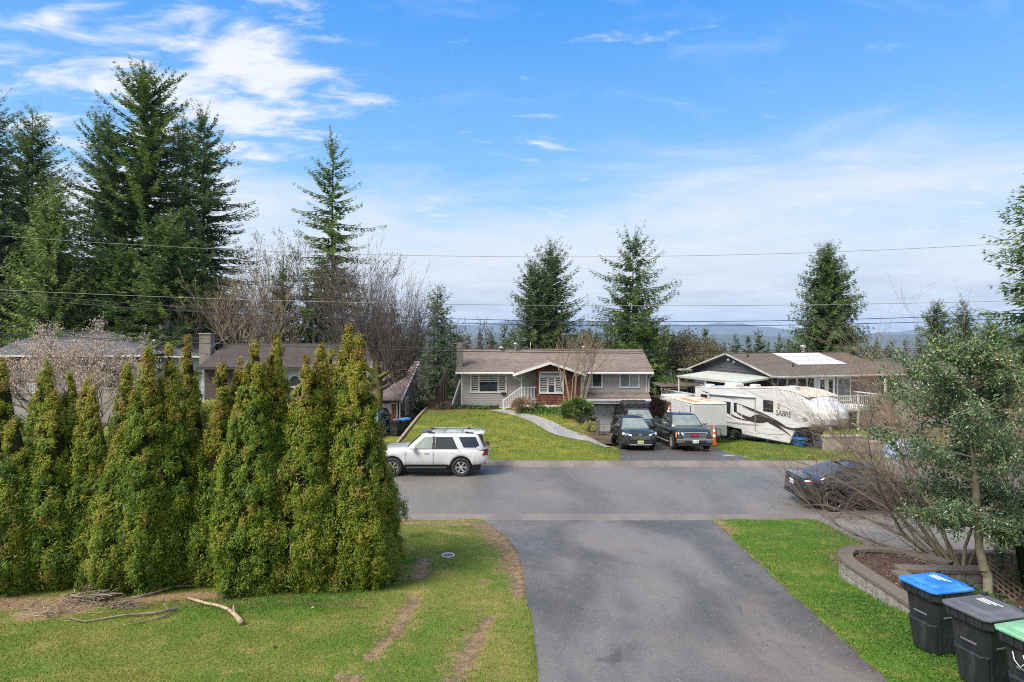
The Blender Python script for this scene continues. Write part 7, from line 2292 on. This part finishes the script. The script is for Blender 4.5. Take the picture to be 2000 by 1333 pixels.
def litter(name, n, f, z, size, m, seed, kind='stuff', parent=None, jitter=.02, asp=.5, stand=.35):
    g_ = np.random.default_rng(seed)
    x, y = f(g_, n); n = len(x)
    zz = z(x, y) + g_.uniform(0, jitter, n)
    P_ = np.stack([x, y, zz], -1); Dd = unit(np.stack([g_.normal(0, 1, n), g_.normal(0, 1, n), g_.normal(0, stand, n)], -1)); Nn = unit(np.cross(Dd, np.cross(np.array([0, 0, 1.]), Dd) + g_.normal(0, .3, (n, 3))))
    V, Fq = leaf_quads(P_, Dd, Nn, size * g_.uniform(.5, 1.4, n), size * asp * g_.uniform(.6, 1.3, n), .12)
    o = np_mesh(name, [(V, Fq, 0)], m, {'tint': [np.repeat(np.clip(g_.normal(.4, .3, n), 0, 1), 4)]}, parent)
    o['kind'] = kind
    return o
def in_d(g_, n):
    x = g_.uniform(7.05, 8.85, n * 2); y = g_.uniform(11.0, 13.4, n * 2)
    k = ((x - 7.95) ** 2 / .85 ** 2 + (y - 12.7) ** 2 / .68 ** 2 < 1) | ((x < 7.55) & (y < 12.7) & (x > 7.1))
    return x[k][:n], y[k][:n]
lt = litter('mulch_pieces', 1500, in_d, lambda x, y: 1.0 + 0 * x, .05, M_LITTER, 3, parent=pl); lt.location = -pl.location
# bed of soil behind and to the right
bed = grid_sheet('planting_bed', np.arange(7.75, 14, .15), np.arange(8.6, 13.95, .15), lambda X, Y: T(X, Y) + .055 + .03 * np.sin(X * 5 + Y * 3), M_SOIL)
litter('bed_litter', 2600, lambda g_, n: (g_.uniform(7.8, 12.5, n), g_.uniform(8.7, 14.1, n)), lambda x, y: T(x, y) + .07, .06, M_LITTER, 5)
litter('dry_ground_twigs', 1500, lambda g_, n: (g_.uniform(7.3, 9.6, n), 13.7 + np.abs(g_.normal(0, .5, n))), lambda x, y: T(x, y) + .01, .10, M_RUST, 6, jitter=.20, asp=.18, stand=.9)
litter('mossy_strip', 2200, lambda g_, n: (g_.uniform(9.3, 13, n), g_.normal(14.1, .18, n)), lambda x, y: T(x, y) + .02, .05, M_RHODO, 7, jitter=.06)
litter('fallen_leaves', 60, lambda g_, n: (np.concatenate([g_.uniform(-6, .3, n // 2), g_.uniform(5.4, 7.5, n // 2)]), np.concatenate([g_.uniform(8.5, 18, n // 2), g_.uniform(9, 18, n // 2)])), lambda x, y: near_z(x, y) + .02, .09, M_LITTER, 8, asp=.6)
litter('moss_edge', 2600, lambda g_, n: (lambda y: (DR(y) + np.abs(g_.normal(0, .05, len(y))), y))(g_.uniform(6.8, 18, n)), lambda x, y: near_z(x, y) + .0, .028, M_GRASS, 9, jitter=.025)
litter('edge_debris', 1500, lambda g_, n: (lambda y: (DR(y) - np.abs(g_.normal(0, .09, len(y))), y))(g_.uniform(6.8, 19, n)), lambda x, y: T(x, y) + .012, .022, M_LITTER, 10, jitter=.008)
litter('lawn_thatch', 5200, lambda g_, n: (g_.uniform(-12, -2.5, n), 11.0 + np.abs(g_.normal(0, .45, n)) + .12 * 0), lambda x, y: near_z(x, y) + .0, .07, M_LITTER, 11, jitter=.02, asp=.12)
litter('clover', 5200, lambda g_, n: (g_.normal(6.35, .42, n).clip(5.6, 7.3), g_.uniform(7.2, 11.8, n)), lambda x, y: near_z(x, y) + .02, .034, M_GCOV, 14, jitter=.04, asp=.8, stand=.25)
# low back wall beyond the bed
bw = empty('low_wall', (9.3, 13.6, .55), 0, 'low dark concrete wall behind the holly trunk', 'wall')
for k in range(9): MB().box(k * .42, k * .42 + .405, -.11, .11, 0, .42 + .005 * (k % 3), ch=.012).build('block', M_CAP, bw)

# lattice panel leaning by the dark cedar
la = empty('lattice', at(1925, 1125, 12.0), 0, 'broken brown wooden lattice leaning beside the dark cedar', 'lattice')
A_, B_, C_, D_ = (Vector(at(*p)) for p in ((1927, 1085, 12.5), (2030, 1150, 11.9), (2040, 1232, 11.0), (1932, 1140, 11.6)))
lo_ = -Vector(la.location)
for k in range(9):
    u = (k + .5) / 9
    MB().beam(A_.lerp(B_, u), D_.lerp(C_, u), .035, .012, up=(0, -.6, 1)).build('slat', M_FENCE, la, loc=lo_)
for k in range(6):
    v = (k + .5) / 6
    off = Vector((0, -.012, .012))
    MB().beam(A_.lerp(D_, v) + off, B_.lerp(C_, v) + off, .035, .012, up=(0, -.6, 1)).build('slat', M_FENCEG, la, loc=lo_)
# strap-leaved clumps
def strap(x, y, n, L, label, seed):
    z = t1(x, y) + .05; o = empty('strap_leaf_plant', (x, y, z), 0, label, 'plant', 'strap-leaved clumps in the bed')
    g_ = np.random.default_rng(seed); V, Fq = [], []
    for i in range(n):
        a = g_.uniform(0, 6.28); l_ = L * g_.uniform(.6, 1.2); w_ = .012; p = np.array([g_.normal(0, .06), g_.normal(0, .06), 0]); d = np.array([math.cos(a) * .5, math.sin(a) * .5, 1.]); sd = np.array([-math.sin(a), math.cos(a), 0]) * w_
        b = len(V)
        for s_ in range(5):
            V += [p - sd * (1 - s_ / 5), p + sd * (1 - s_ / 5)]; p = p + unit(d) * l_ / 4; d = d + np.array([math.cos(a) * .35, math.sin(a) * .35, -.42])
            if s_: Fq.append([b + 2 * s_ - 2, b + 2 * s_ - 1, b + 2 * s_ + 1, b + 2 * s_])
    tint = np.repeat(g_.uniform(.1, 1, n), 10)
    np_mesh('leaves', [(np.array(V), np.array(Fq), 0)], M_STRAP, {'tint': [tint]}, o)
for k, (px, py, Y, lab) in enumerate([(1905, 1130, 11.6, 'strap-leaved clump behind the blue bin lid'), (1945, 1175, 10.9, 'strap-leaved clump right of the holly trunk'), (1975, 1200, 10.4, 'lowest strap-leaved clump beneath the lattice'), (1880, 1118, 12.0, 'strap-leaved clump against the planter wall'), (1925, 1160, 11.3, 'strap-leaved clump hard against the holly trunk'), (1830, 1075, 12.9, 'fresh green clump at the back of the planter')]):
    strap((px - 1000) / F * Y, Y, 46, .42 if k < 5 else .22, lab, k)

# ------------------------------------------------------------------ holly tree
def holly():
    X, Y = 8.75, 11.35; z0 = t1(X, Y)
    o = empty('holly_tree', (X, Y, z0), 0, 'glossy dark green holly with a pale trunk behind the bins', 'tree')
    g = np.random.default_rng(33)
    tr, cr, lv = [], [], []
    path = [np.array(p) for p in ((0.05, 0, -.15), (.04, 0, .5), (-.02, 0, .62), (-.08, .05, 1.0), (-.12, .05, 1.6), (-.15, .05, 2.3), (-.2, .05, 3.1), (-.25, .05, 4.0), (-.28, .05, 4.85))]
    rad = [.085, .078, .080, .068, .066, .055, .045, .03, .01]
    for i in range(8): tr.append([*path[i], *path[i + 1], rad[i], rad[i + 1]])
    def trunk_at(h):
        for i in range(8):
            if h <= path[i + 1][2]: f = (h - path[i][2]) / (path[i + 1][2] - path[i][2]); return path[i] * (1 - f) + path[i + 1] * f
        return path[-1]
    for k in range(62):
        h = g.uniform(1.35, 4.8) if k > 10 else g.uniform(1.3, 2.3)
        prof = np.interp(h, [1.3, 1.8, 2.4, 3.2, 4.0, 4.8], [.75, 1.40, 1.62, 1.35, .95, .30])
        az = k * 2.4 + g.normal(0, .3); L = prof * g.uniform(.65, 1.1) * (1.22 if math.cos(az) < -.3 else .85)
        d = unit(np.array([math.cos(az), math.sin(az) * .9, .32 if h > 2 else .06])); p = trunk_at(h); n_ = 6
        for i in range(n_):
            d = unit(d + g.normal(0, .10, 3) + np.array([0, 0, .03])); q = p + d * L / n_
            cr.append([*p, *q, .020 * (1 - .13 * i), .020 * (1 - .13 * (i + 1))]); p = q
            if i >= 1:
                for _ in range(4):
                    sd = unit(d * .5 + g.normal(0, .65, 3)); l2 = g.uniform(.16, .40); e = q + sd * l2
                    cr.append([*q, *e, .007, .004])
                    for j in range(27): lv.append(q + sd * l2 * g.uniform(.1, 1.1) + g.normal(0, .048, 3))
    v, q = seg_tubes(tr, 10); np_mesh('trunk', [(v, q, 0)], M_HBARK, None, o, smooth=True)
    v, q = seg_tubes(cr, 5); np_mesh('limbs', [(v, q, 0)], M_HBARK, None, o, smooth=True)
    P_ = np.array(lv); n = len(P_)
    P_ = P_[(P_[:, 2] > 1.15)]; n = len(P_)
    Dd = unit(g.normal(0, 1, (n, 3)) + np.array([0, -.2, -.1])); Nn = unit(np.cross(Dd, g.normal(0, 1, (n, 3)))); Nn = np.where(Nn[:, 2:3] < 0, -Nn, Nn)
    Sx = np.cross(Dd, Nn); L = .056 * g.uniform(.65, 1.25, n)[:, None]; W_ = L * .5
    # leaf folded along the midrib: two quads with a spiny waist
    base, tip = P_, P_ + Dd * L; m1, m2 = P_ + Dd * L * .35, P_ + Dd * L * .7
    V = np.stack([base, m1 + Sx * W_ * .55 + Nn * W_ * .22, m2 + Sx * W_ * .42 + Nn * W_ * .25, tip, m2 - Sx * W_ * .42 + Nn * W_ * .25, m1 - Sx * W_ * .55 + Nn * W_ * .22], 1).reshape(-1, 3)
    b = np.arange(n)[:, None] * 6
    Fq = np.concatenate([b + np.array([0, 1, 2, 3]), b + np.array([0, 3, 4, 5])])
    ti = np.clip(g.normal(.38, .18, n) + .12 * ss(2.9, 4.6, P_[:, 2]), 0, 1)
    np_mesh('crown', [(V, Fq, 0)], M_HOLLY, {'tint': [np.repeat(ti, 6)]}, o)
holly()

# spreading bare shrub left of the holly, arching over the parked sedan
def arching_shrub(base, stems, label, seed, m, name='bare_shrub', tw=1.0, depth=2):
    o = empty(name, base, 0, label, 'shrub'); g = np.random.default_rng(seed)
    tr, cr, tips = [], [], []
    for (d, L, r_) in stems:
        d = unit(np.array(d, float)); p = np.array([g.normal(0, .05), g.normal(0, .05), -.1]); n_ = 9
        for i in range(n_):
            d = unit(d + g.normal(0, .10, 3)); q = p + d * L / n_
            (tr if i < 4 else cr).append([*p, *q, r_ * (1 - .085 * i), r_ * (1 - .085 * (i + 1))]); p = q
            if i >= 2:
                for _ in range(int(g.integers(3, 5) * tw)):
                    nd = unit(d + g.normal(0, .55, 3)); grow(g, q, nd, L * .26 * g.uniform(.6, 1.5), r_ * .16, depth - 1, cr, tips, .5, .04, (2, 4), .62, .17, 4, .0027)
        grow(g, p, d, L * .28, r_ * .3, depth - 1, cr, tips, .45, .04, (3, 4), .62, .17, 4, .0027)
    v, q = seg_tubes(tr, 7); np_mesh('trunk', [(v, q, 0)], M_HBARK, None, o, smooth=True)
    v, q = seg_tubes(cr, 3); np_mesh('crown', [(v, q, 0)], m, None, o)
    return o
gs = np.random.default_rng(3)
bx_, by_ = 9.0, 12.75
st = [((-1, .1, .60), 3.7, .05), ((-1, .35, .85), 3.6, .05), ((-.85, .2, 1.0), 3.6, .05), ((-.6, .2, 1.2), 3.5, .045), ((-.3, .1, 1.25), 3.4, .045), ((.15, .1, 1.2), 3.2, .04), ((-1, -.05, .75), 3.4, .04), ((-.75, .45, 1.1), 3.4, .04), ((.5, 0, 1.1), 2.8, .035), ((-.95, .1, .95), 3.5, .04), ((-.5, .5, 1.2), 3.6, .035), ((-.8, .1, 1.4), 3.7, .035)]
bx_, by_ = 9.75, 13.35
arching_shrub((bx_, by_, t1(bx_, by_)), st, 'spreading leafless shrub with arching tan stems over the charcoal sedan', 44, mat('brown twigs', (.17, .13, .098), .85, (.11, .085, .066), 1.5))
st2 = [((gs.normal(-.1, .3), gs.normal(0, .3), 1.2), gs.uniform(2.5, 3.5), .03) for k in range(13)]
arching_shrub((11.6, 14.2, t1(11.6, 14.2)), st2, 'pinkish tan thicket of upright stems at the photo edge', 45, M_TANBARK, tw=1.2)
st3 = [((gs.normal(-.45, .4), gs.normal(0, .3), 1.3), gs.uniform(3.8, 5.8), .026) for k in range(20)]
arching_shrub((13.6, 18.5, t1(13.6, 18.5)), st3, 'fine-twigged bare shrub rising behind the holly crown', 46, M_TANBARK)
arching_shrub((21.5, 33, t1(21.5, 33)), [((gs.normal(-.2, .4), gs.normal(0, .4), 1.0), gs.uniform(2.2, 3.2), .03) for k in range(9)], 'rusty bare shrub between the caravan nose and the holly', 47, M_TANBARK)
# dark cedar at the right edge
o = empty('dark_cedar', (10.35, 11.6, t1(10.35, 11.6)), 0, 'dense dark cedar at the photo edge beside the lattice', 'cedar')
cedar_crown('crown', [(0, 0, .05, 4.1, .92), (.5, .3, .05, 4.4, .9)], 700, 46, 91, o, m=M_DCEDAR)
trunk_tube(o, 2, .07, M_BARK)

# ------------------------------------------------------------------ small things on the lawns
def npt(px, py, h=0):
    x, y = nearpt(px, py); return Vector((x, y, float(near_z(np.array([x]), np.array([y]))[0]) + h))
o = empty('yard_sign', (-3.10, 16.6, t1(-3.1, 16.6)), R(96), 'small white sign board on a thin stake by the hedge end, seen edge-on', 'sign')
MB().box(-.30, .30, -.012, .012, .52, .90, ch=.004).build('board', M_TRIM, o)
for x in (-.2, .2): MB().box(x - .008, x + .008, -.008, .008, -.1, .94).build('stake', M_BLACK, o)
M_STICK = mat('weathered stick', (.40, .31, .20), .9, (.24, .18, .12), 6, bump=.5, bscale=30)
M_STICKD = mat('grey stick', (.24, .19, .14), .9, (.15, .12, .09), 6)
o = empty('fallen_branch', npt(420, 1198), 0, 'thick pale broken branch lying on the lawn', 'branch')
lo_ = -Vector(o.location)
MB().tube([npt(366, 1177, .05), npt(380, 1181, .05), npt(402, 1189, .045), npt(425, 1193, .045), npt(445, 1200, .05), npt(460, 1213, .05), npt(472, 1227, .055)], [.014, .026, .024, .027, .03, .036, .046], 8).build('limb', M_STICK, o, loc=lo_)
MB().tube([npt(458, 1211, .06), npt(456, 1204, .11), npt(457, 1200, .13)], [.022, .017, .012], 6).build('stub', M_STICK, o, loc=lo_)
o = empty('fallen_branch', npt(240, 1212), 0, 'long thin grey branch with a side twig on the lawn', 'branch')
lo_ = -Vector(o.location)
MB().tube([npt(134, 1215, .03), npt(150, 1219, .03), npt(168, 1222, .03), npt(190, 1219, .03), npt(240, 1212, .04), npt(300, 1205, .04), npt(348, 1199, .05)], [.009, .013, .014, .016, .018, .02, .026], 7).build('limb', M_STICKD, o, loc=lo_)
MB().tube([npt(240, 1228, .02), npt(280, 1222, .03), npt(318, 1213, .03), npt(340, 1203, .045)], [.006, .009, .012, .016], 6).build('side_twig', M_STICKD, o, loc=lo_)
MB().tube([npt(330, 1201, .045), npt(322, 1196, .09), npt(318, 1193, .10)], [.013, .01, .006], 6).build('side_twig', M_STICKD, o, loc=lo_)
o = empty('twig', npt(806, 1137), 0, 'short pale twig on the bare track of the lawn', 'twig')
MB().tube([npt(796, 1133, .02), npt(803, 1137, .02), npt(809, 1140, .02)], [.008, .011, .009], 6).build('limb', M_STICK, o, loc=-Vector(o.location))
o = empty('fallen_branch', npt(300, 1165), 0, 'half-buried grey branch along the hedge foot', 'branch')
MB().tube([npt(255, 1172, .03), npt(300, 1166, .05), npt(340, 1156, .07), npt(375, 1153, .06)], [.012, .022, .026, .02], 7).build('limb', M_STICKD, o, loc=-Vector(o.location))
def heap(px, py, n, rx, ry, h, r_, m, label, seed, name='brush_pile'):
    c = npt(px, py); o = empty(name, c, 0, label, 'brush pile'); g_ = np.random.default_rng(seed); sg = []
    for i in range(n):
        p = np.array([g_.normal(0, rx), g_.normal(0, ry), abs(g_.normal(0, h)) + .01]); a = g_.normal(0, .5) + (0 if g_.uniform() < .7 else 1.5); d = np.array([math.cos(a), math.sin(a), g_.normal(0, .22)]); L = g_.uniform(.12, .38); rr_ = r_ * g_.uniform(.5, 1.6)
        m_ = p + d * L * .5 + g_.normal(0, .02, 3); e = p + d * L + g_.normal(0, .03, 3)
        for q in (p, m_, e): q[2] = max(q[2], .008)
        sg.append([*p, *m_, rr_, rr_]); sg.append([*m_, *e, rr_, rr_ * .6])
    v, q = seg_tubes(sg, 5); np_mesh('twigs', [(v, q, 0)], m, None, o)['kind'] = 'stuff'
heap(165, 1178, 60, .28, .12, .08, .012, M_STICKD, 'dark heap of roots and sticks at the hedge foot', 1)
heap(95, 1203, 240, .30, .16, .02, .004, M_STICK, 'flattened heap of straw-coloured cuttings on the lawn', 2)
heap(225, 1190, 60, .16, .06, .03, .006, M_STICKD, 'small scatter of grey twigs by the hedge foot', 3)
# round cover in the lawn
c = npt(875, 1090, .005)
o = empty('drain_cover', c, 0, 'round white-rimmed drain cover set in the lawn', 'drain cover')
MB().lathe([(.125, 0), (.155, 0), (.155, .022), (.125, .022), (.125, 0)], 28).build('rim', M_TRIM, o)
cb = MB().lathe([(0, .012), (.124, .012)], 24); cb.build('lid', mat('dark cover', (.12, .12, .12), .8, (.07, .07, .07), 12), o)
gb = MB()
for k in range(4): gb.box(-.07, .07, -.075 + k * .045, -.06 + k * .045, .013, .018)
gb.build('lid_ribs', M_CONC, o)
Yd = 30.6
o = empty('manhole_cover', (fx(1424, Yd), Yd, t1(12, Yd) + .03), 0, 'round metal cover in the mouth of the drive opposite', 'drain cover')
MB().lathe([(0, .012), (.30, .012), (.33, .0)], 24).build('lid', M_METAL, o)

# timber planter with a post by the path end
o = empty('timber_planter', (4.85, 34.9, t1(4.85, 34.9) - .05), R(-14), 'brown timber planter with a thick post beside the drive opposite', 'planter')
for k in range(2):
    for s_ in (-1, 1):
        MB().box(-.85, .85, s_ * .62 - .06, s_ * .62 + .06, k * .2, k * .2 + .19, ch=.015).build('timber', M_WOODT, o)
        MB().box(s_ * .79 - .06, s_ * .79 + .06, -.559, .559, k * .2 + .002, k * .2 + .188, ch=.015).build('timber', M_WOODT, o)
MB().box(-.73, .73, -.56, .56, .05, .33).build('soil', M_SOIL, o)
MB().box(-.1, .1, .0, .2, .3, 1.25, ch=.02).build('post', M_WOODT, o)
o = empty('boulder', (4.3, 39.2, t1(4.3, 39.2)), .3, 'pale grey stone block under the rhododendron', 'rock')
MB().box(0, .75, 0, .4, 0, .42, ch=.09).build('stone', M_CONC, o)

# traffic cones
M_ORANGE = mat('cone orange', (.72, .13, .015), .5); M_REFL = mat('reflective white', (.75, .75, .73), .4)
def cone(loc, h, label, tilt=(0, 0), r0=.14):
    o = empty('traffic_cone', loc, 0, label, 'traffic cone', 'orange cones by the box trailer'); o.rotation_euler = (tilt[0], tilt[1], 0)
    MB().box(-.19, .19, -.19, .19, 0, .04, ch=.012).build('base', M_BLACK, o)
    def rr(f): return lerp(r0, .03, f)
    MB().lathe([(rr(f), .04 + f * (h - .04)) for f in (0, .25, .5, .75, 1)] + [(0, h)], 16).build('body', M_ORANGE, o)
    for f0, f1 in ((.42, .55), (.68, .80)): MB().lathe([(rr(f0) + .004, .04 + f0 * (h - .04)), (rr(f1) + .004, .04 + f1 * (h - .04))], 16).build('band', M_REFL, o)
cone((fx(1395, 35.2), 35.2, t1(11.6, 35.2) + .05), 1.15, 'tall orange cone by the trailer hitch', r0=.13)
cone((fx(1383.5, 35.9), 35.9, t1(11.5, 35.9) + .05), 1.0, 'second orange cone mostly hidden by the black pickup', r0=.12)
cone(at(1303, 815, 37.0), .72, 'orange cone tilted in the bed of the black pickup', (0, .25), .12)
# concrete barrier, tub and railing beyond the sedan
o = empty('concrete_barrier', (fx(1613, 32.4), 32.4, t1(17, 32.4) - .05), R(3), 'beige concrete barrier below the caravan nose', 'barrier')
MB().box(0, 2.15, 0, .35, 0, .82, ch=.03).build('block', mat('beige concrete', (.36, .30, .25), .9, (.28, .235, .2), 3, bump=.4), o)
MB().box(-.05, 2.2, -.03, .38, .823, .93, ch=.02).build('coping', M_CONC, o)
MB().box(2.2, 3.6, .1, .45, 0, .6, ch=.03).build('block', mat('beige concrete', (.3, .3, .3)), o)
o = empty('blue_tub', (fx(1563, 35.0), 35.0, t1(16.4, 35.0) + .06), 0, 'round blue plastic tub under the caravan hitch', 'tub')
MB().lathe([(0, 0), (.30, 0), (.36, .12), (.40, .42), (.43, .44), (.40, .46), (.3, .50), (0, .52)], 22).build('body', mat('blue plastic', (.015, .10, .30), .4), o)
o = empty('white_railing', (fx(1708, 36), 36, t1(21.5, 36)), .1, 'short white railing behind the bare shrub', 'railing')
MB().box(0, 1.3, -.03, .03, .95, 1.05).build('top_rail', M_TRIM, o); MB().box(0, 1.3, -.02, .02, .12, .2).build('bottom_rail', M_TRIM, o)
for k in range(6): MB().box(.02 + k * .24, .08 + k * .24, -.02, .02, 0, .95).build('baluster', M_TRIM, o)

# crumpled blue tarp beyond the holly
o = empty('tarp', (18.75, 29.6, t1(18.75, 29.6)), 0, 'crumpled pale blue tarp over a low heap behind the holly', 'tarp')
g_ = random.Random(8); rings = []
for k, (s_, h) in enumerate(((1, 0), (1.0, .45), (.86, .85), (.6, 1.12), (.25, 1.2))):
    rings.append([(math.cos(a) * .85 * s_ * g_.uniform(.9, 1.08), math.sin(a) * .6 * s_ * g_.uniform(.88, 1.1), h * .78 * g_.uniform(.9, 1.06)) for a in np.linspace(0, 6.283, 19)[:-1]])
MB().loft(rings, smooth=False).build('sheet', mat('blue tarp', (.16, .27, .45), .5, (.30, .38, .50), 2.5), o)

# ------------------------------------------------------------------ overhead wires
M_WIRE = mat('aged grey cable', (.20, .19, .165), .7); M_WIRED = mat('black cable', (.02, .02, .022), .6)
WG = 'overhead wires along the street'
def wire(pts, Y, r_, label, m=M_WIRED, x0=-500, x1=2500, deg=2):
    px_, py_ = np.array([p[0] for p in pts], float), np.array([p[1] for p in pts], float)
    c = np.polyfit((px_ - 1000) / 1000, py_, deg)
    q = [at(x, float(np.polyval(c, (x - 1000) / 1000)), Y) for x in np.linspace(x0, x1, 61)]
    o = MB().tube(q, r_, 5).build('overhead_wire', m)
    tag(o, label, 'wire', WG)
wire([(0, 461), (480, 490), (1000, 501), (1500, 497), (2000, 474)], 29, .010, 'highest wire of the street, crossing the tall firs', M_WIRE)
wire([(0, 567), (600, 588), (1000, 597), (1500, 597), (2000, 587)], 29.3, .012, 'second wire down, crossing the lone fir trunk', M_WIRE)
wire([(200, 588), (600, 614), (1000, 625), (1500, 627), (2000, 612)], 29.5, .016, 'upper wire of the pair over the blue hills')
wire([(200, 597), (600, 622), (1000, 633), (1500, 636), (2000, 622)], 29.7, .016, 'lower wire of the pair over the blue hills')
wire([(0, 635), (350, 662), (700, 677), (1000, 682), (1500, 684), (2000, 676)], 29.9, .016, 'upper wire of the pair along the house ridge')
wire([(0, 648), (350, 672), (700, 683), (1000, 686.5), (1500, 687.5), (2000, 681)], 30.1, .020, 'lowest thick wire along the house ridge')
wire([(0, 668), (180, 663), (400, 692)], 26, .012, 'service wire dropping towards the squat chimney', x0=-300, x1=420)
wire([(-100, 905), (60, 878), (240, 745), (450, 663)], 22, .010, 'thin service wire running up past the magnolia', M_WIRE, -150, 450, 2)

# ------------------------------------------------------------------ hills, valley air
def mountains():
    xs = np.linspace(-13000, 13000, 300); ys = np.linspace(8600, 12500, 34)
    X, Y = np.meshgrid(xs, ys)
    g_ = np.random.default_rng(2)
    def ridge(x, f, s_, ph): return np.sin(x / f + ph) * s_
    top = 205 + ridge(X, 1500, 42, .6) + ridge(X, 640, 30, 1.9) + ridge(X, 270, 16, .4) + ridge(X, 120, 8, 2.2) + 62 * np.exp(-((X - 900) / 800) ** 2) - 60 * ss(2800, 5200, X)
    prof = np.sin(np.clip((Y - 8600) / 3900, 0, 1) * math.pi) ** .8
    Z = -63 + (top + 63) * prof + 18 * np.sin(X / 210 + Y / 260) * prof + 9 * np.sin(X / 90 - Y / 130) * prof
    I = np.arange(X.size).reshape(X.shape)
    q = np.stack([I[:-1, :-1], I[:-1, 1:], I[1:, 1:], I[1:, :-1]], -1).reshape(-1, 4)
    tag(np_mesh('mountains', [(np.stack([X, Y, Z], -1).reshape(-1, 3), q, 0)], mat('forested slopes', (.035, .05, .035), 1, (.06, .07, .05), .004, coords='Object'), smooth=True), kind='structure')
mountains()
def foothills():
    xs = np.linspace(-7000, 7000, 240); ys = np.linspace(4200, 5600, 16)
    X, Y = np.meshgrid(xs, ys)
    top = 30 + 16 * np.sin(X / 640 + 1.1) + 9 * np.sin(X / 230) + 5 * np.sin(X / 95 + 2) + 2.5 * np.sin(X / 31)
    prof = np.sin(np.clip((Y - 4200) / 1400, 0, 1) * math.pi) ** .8
    Z = -63 + (top + 63) * prof
    I = np.arange(X.size).reshape(X.shape)
    q = np.stack([I[:-1, :-1], I[:-1, 1:], I[1:, 1:], I[1:, :-1]], -1).reshape(-1, 4)
    tag(np_mesh('foothills', [(np.stack([X, Y, Z], -1).reshape(-1, 3), q, 0)], MATS['forested slopes'], smooth=True), kind='structure')
foothills()
hm = bpy.data.materials.new('haze'); hm.use_nodes = True
hn = hm.node_tree; hn.nodes.clear()
ho = hn.nodes.new('ShaderNodeOutputMaterial'); hv = hn.nodes.new('ShaderNodeVolumePrincipled')
hv.inputs['Color'].default_value = (.48, .67, 1.0, 1); hv.inputs['Density'].default_value = .00007; hv.inputs['Anisotropy'].default_value = .0
hn.links.new(hv.outputs[0], ho.inputs['Volume'])
hz_ = MB().box(-15000, 15000, -400, 15000, -66, 385).build('haze', hm)
tag(hz_, kind='stuff')
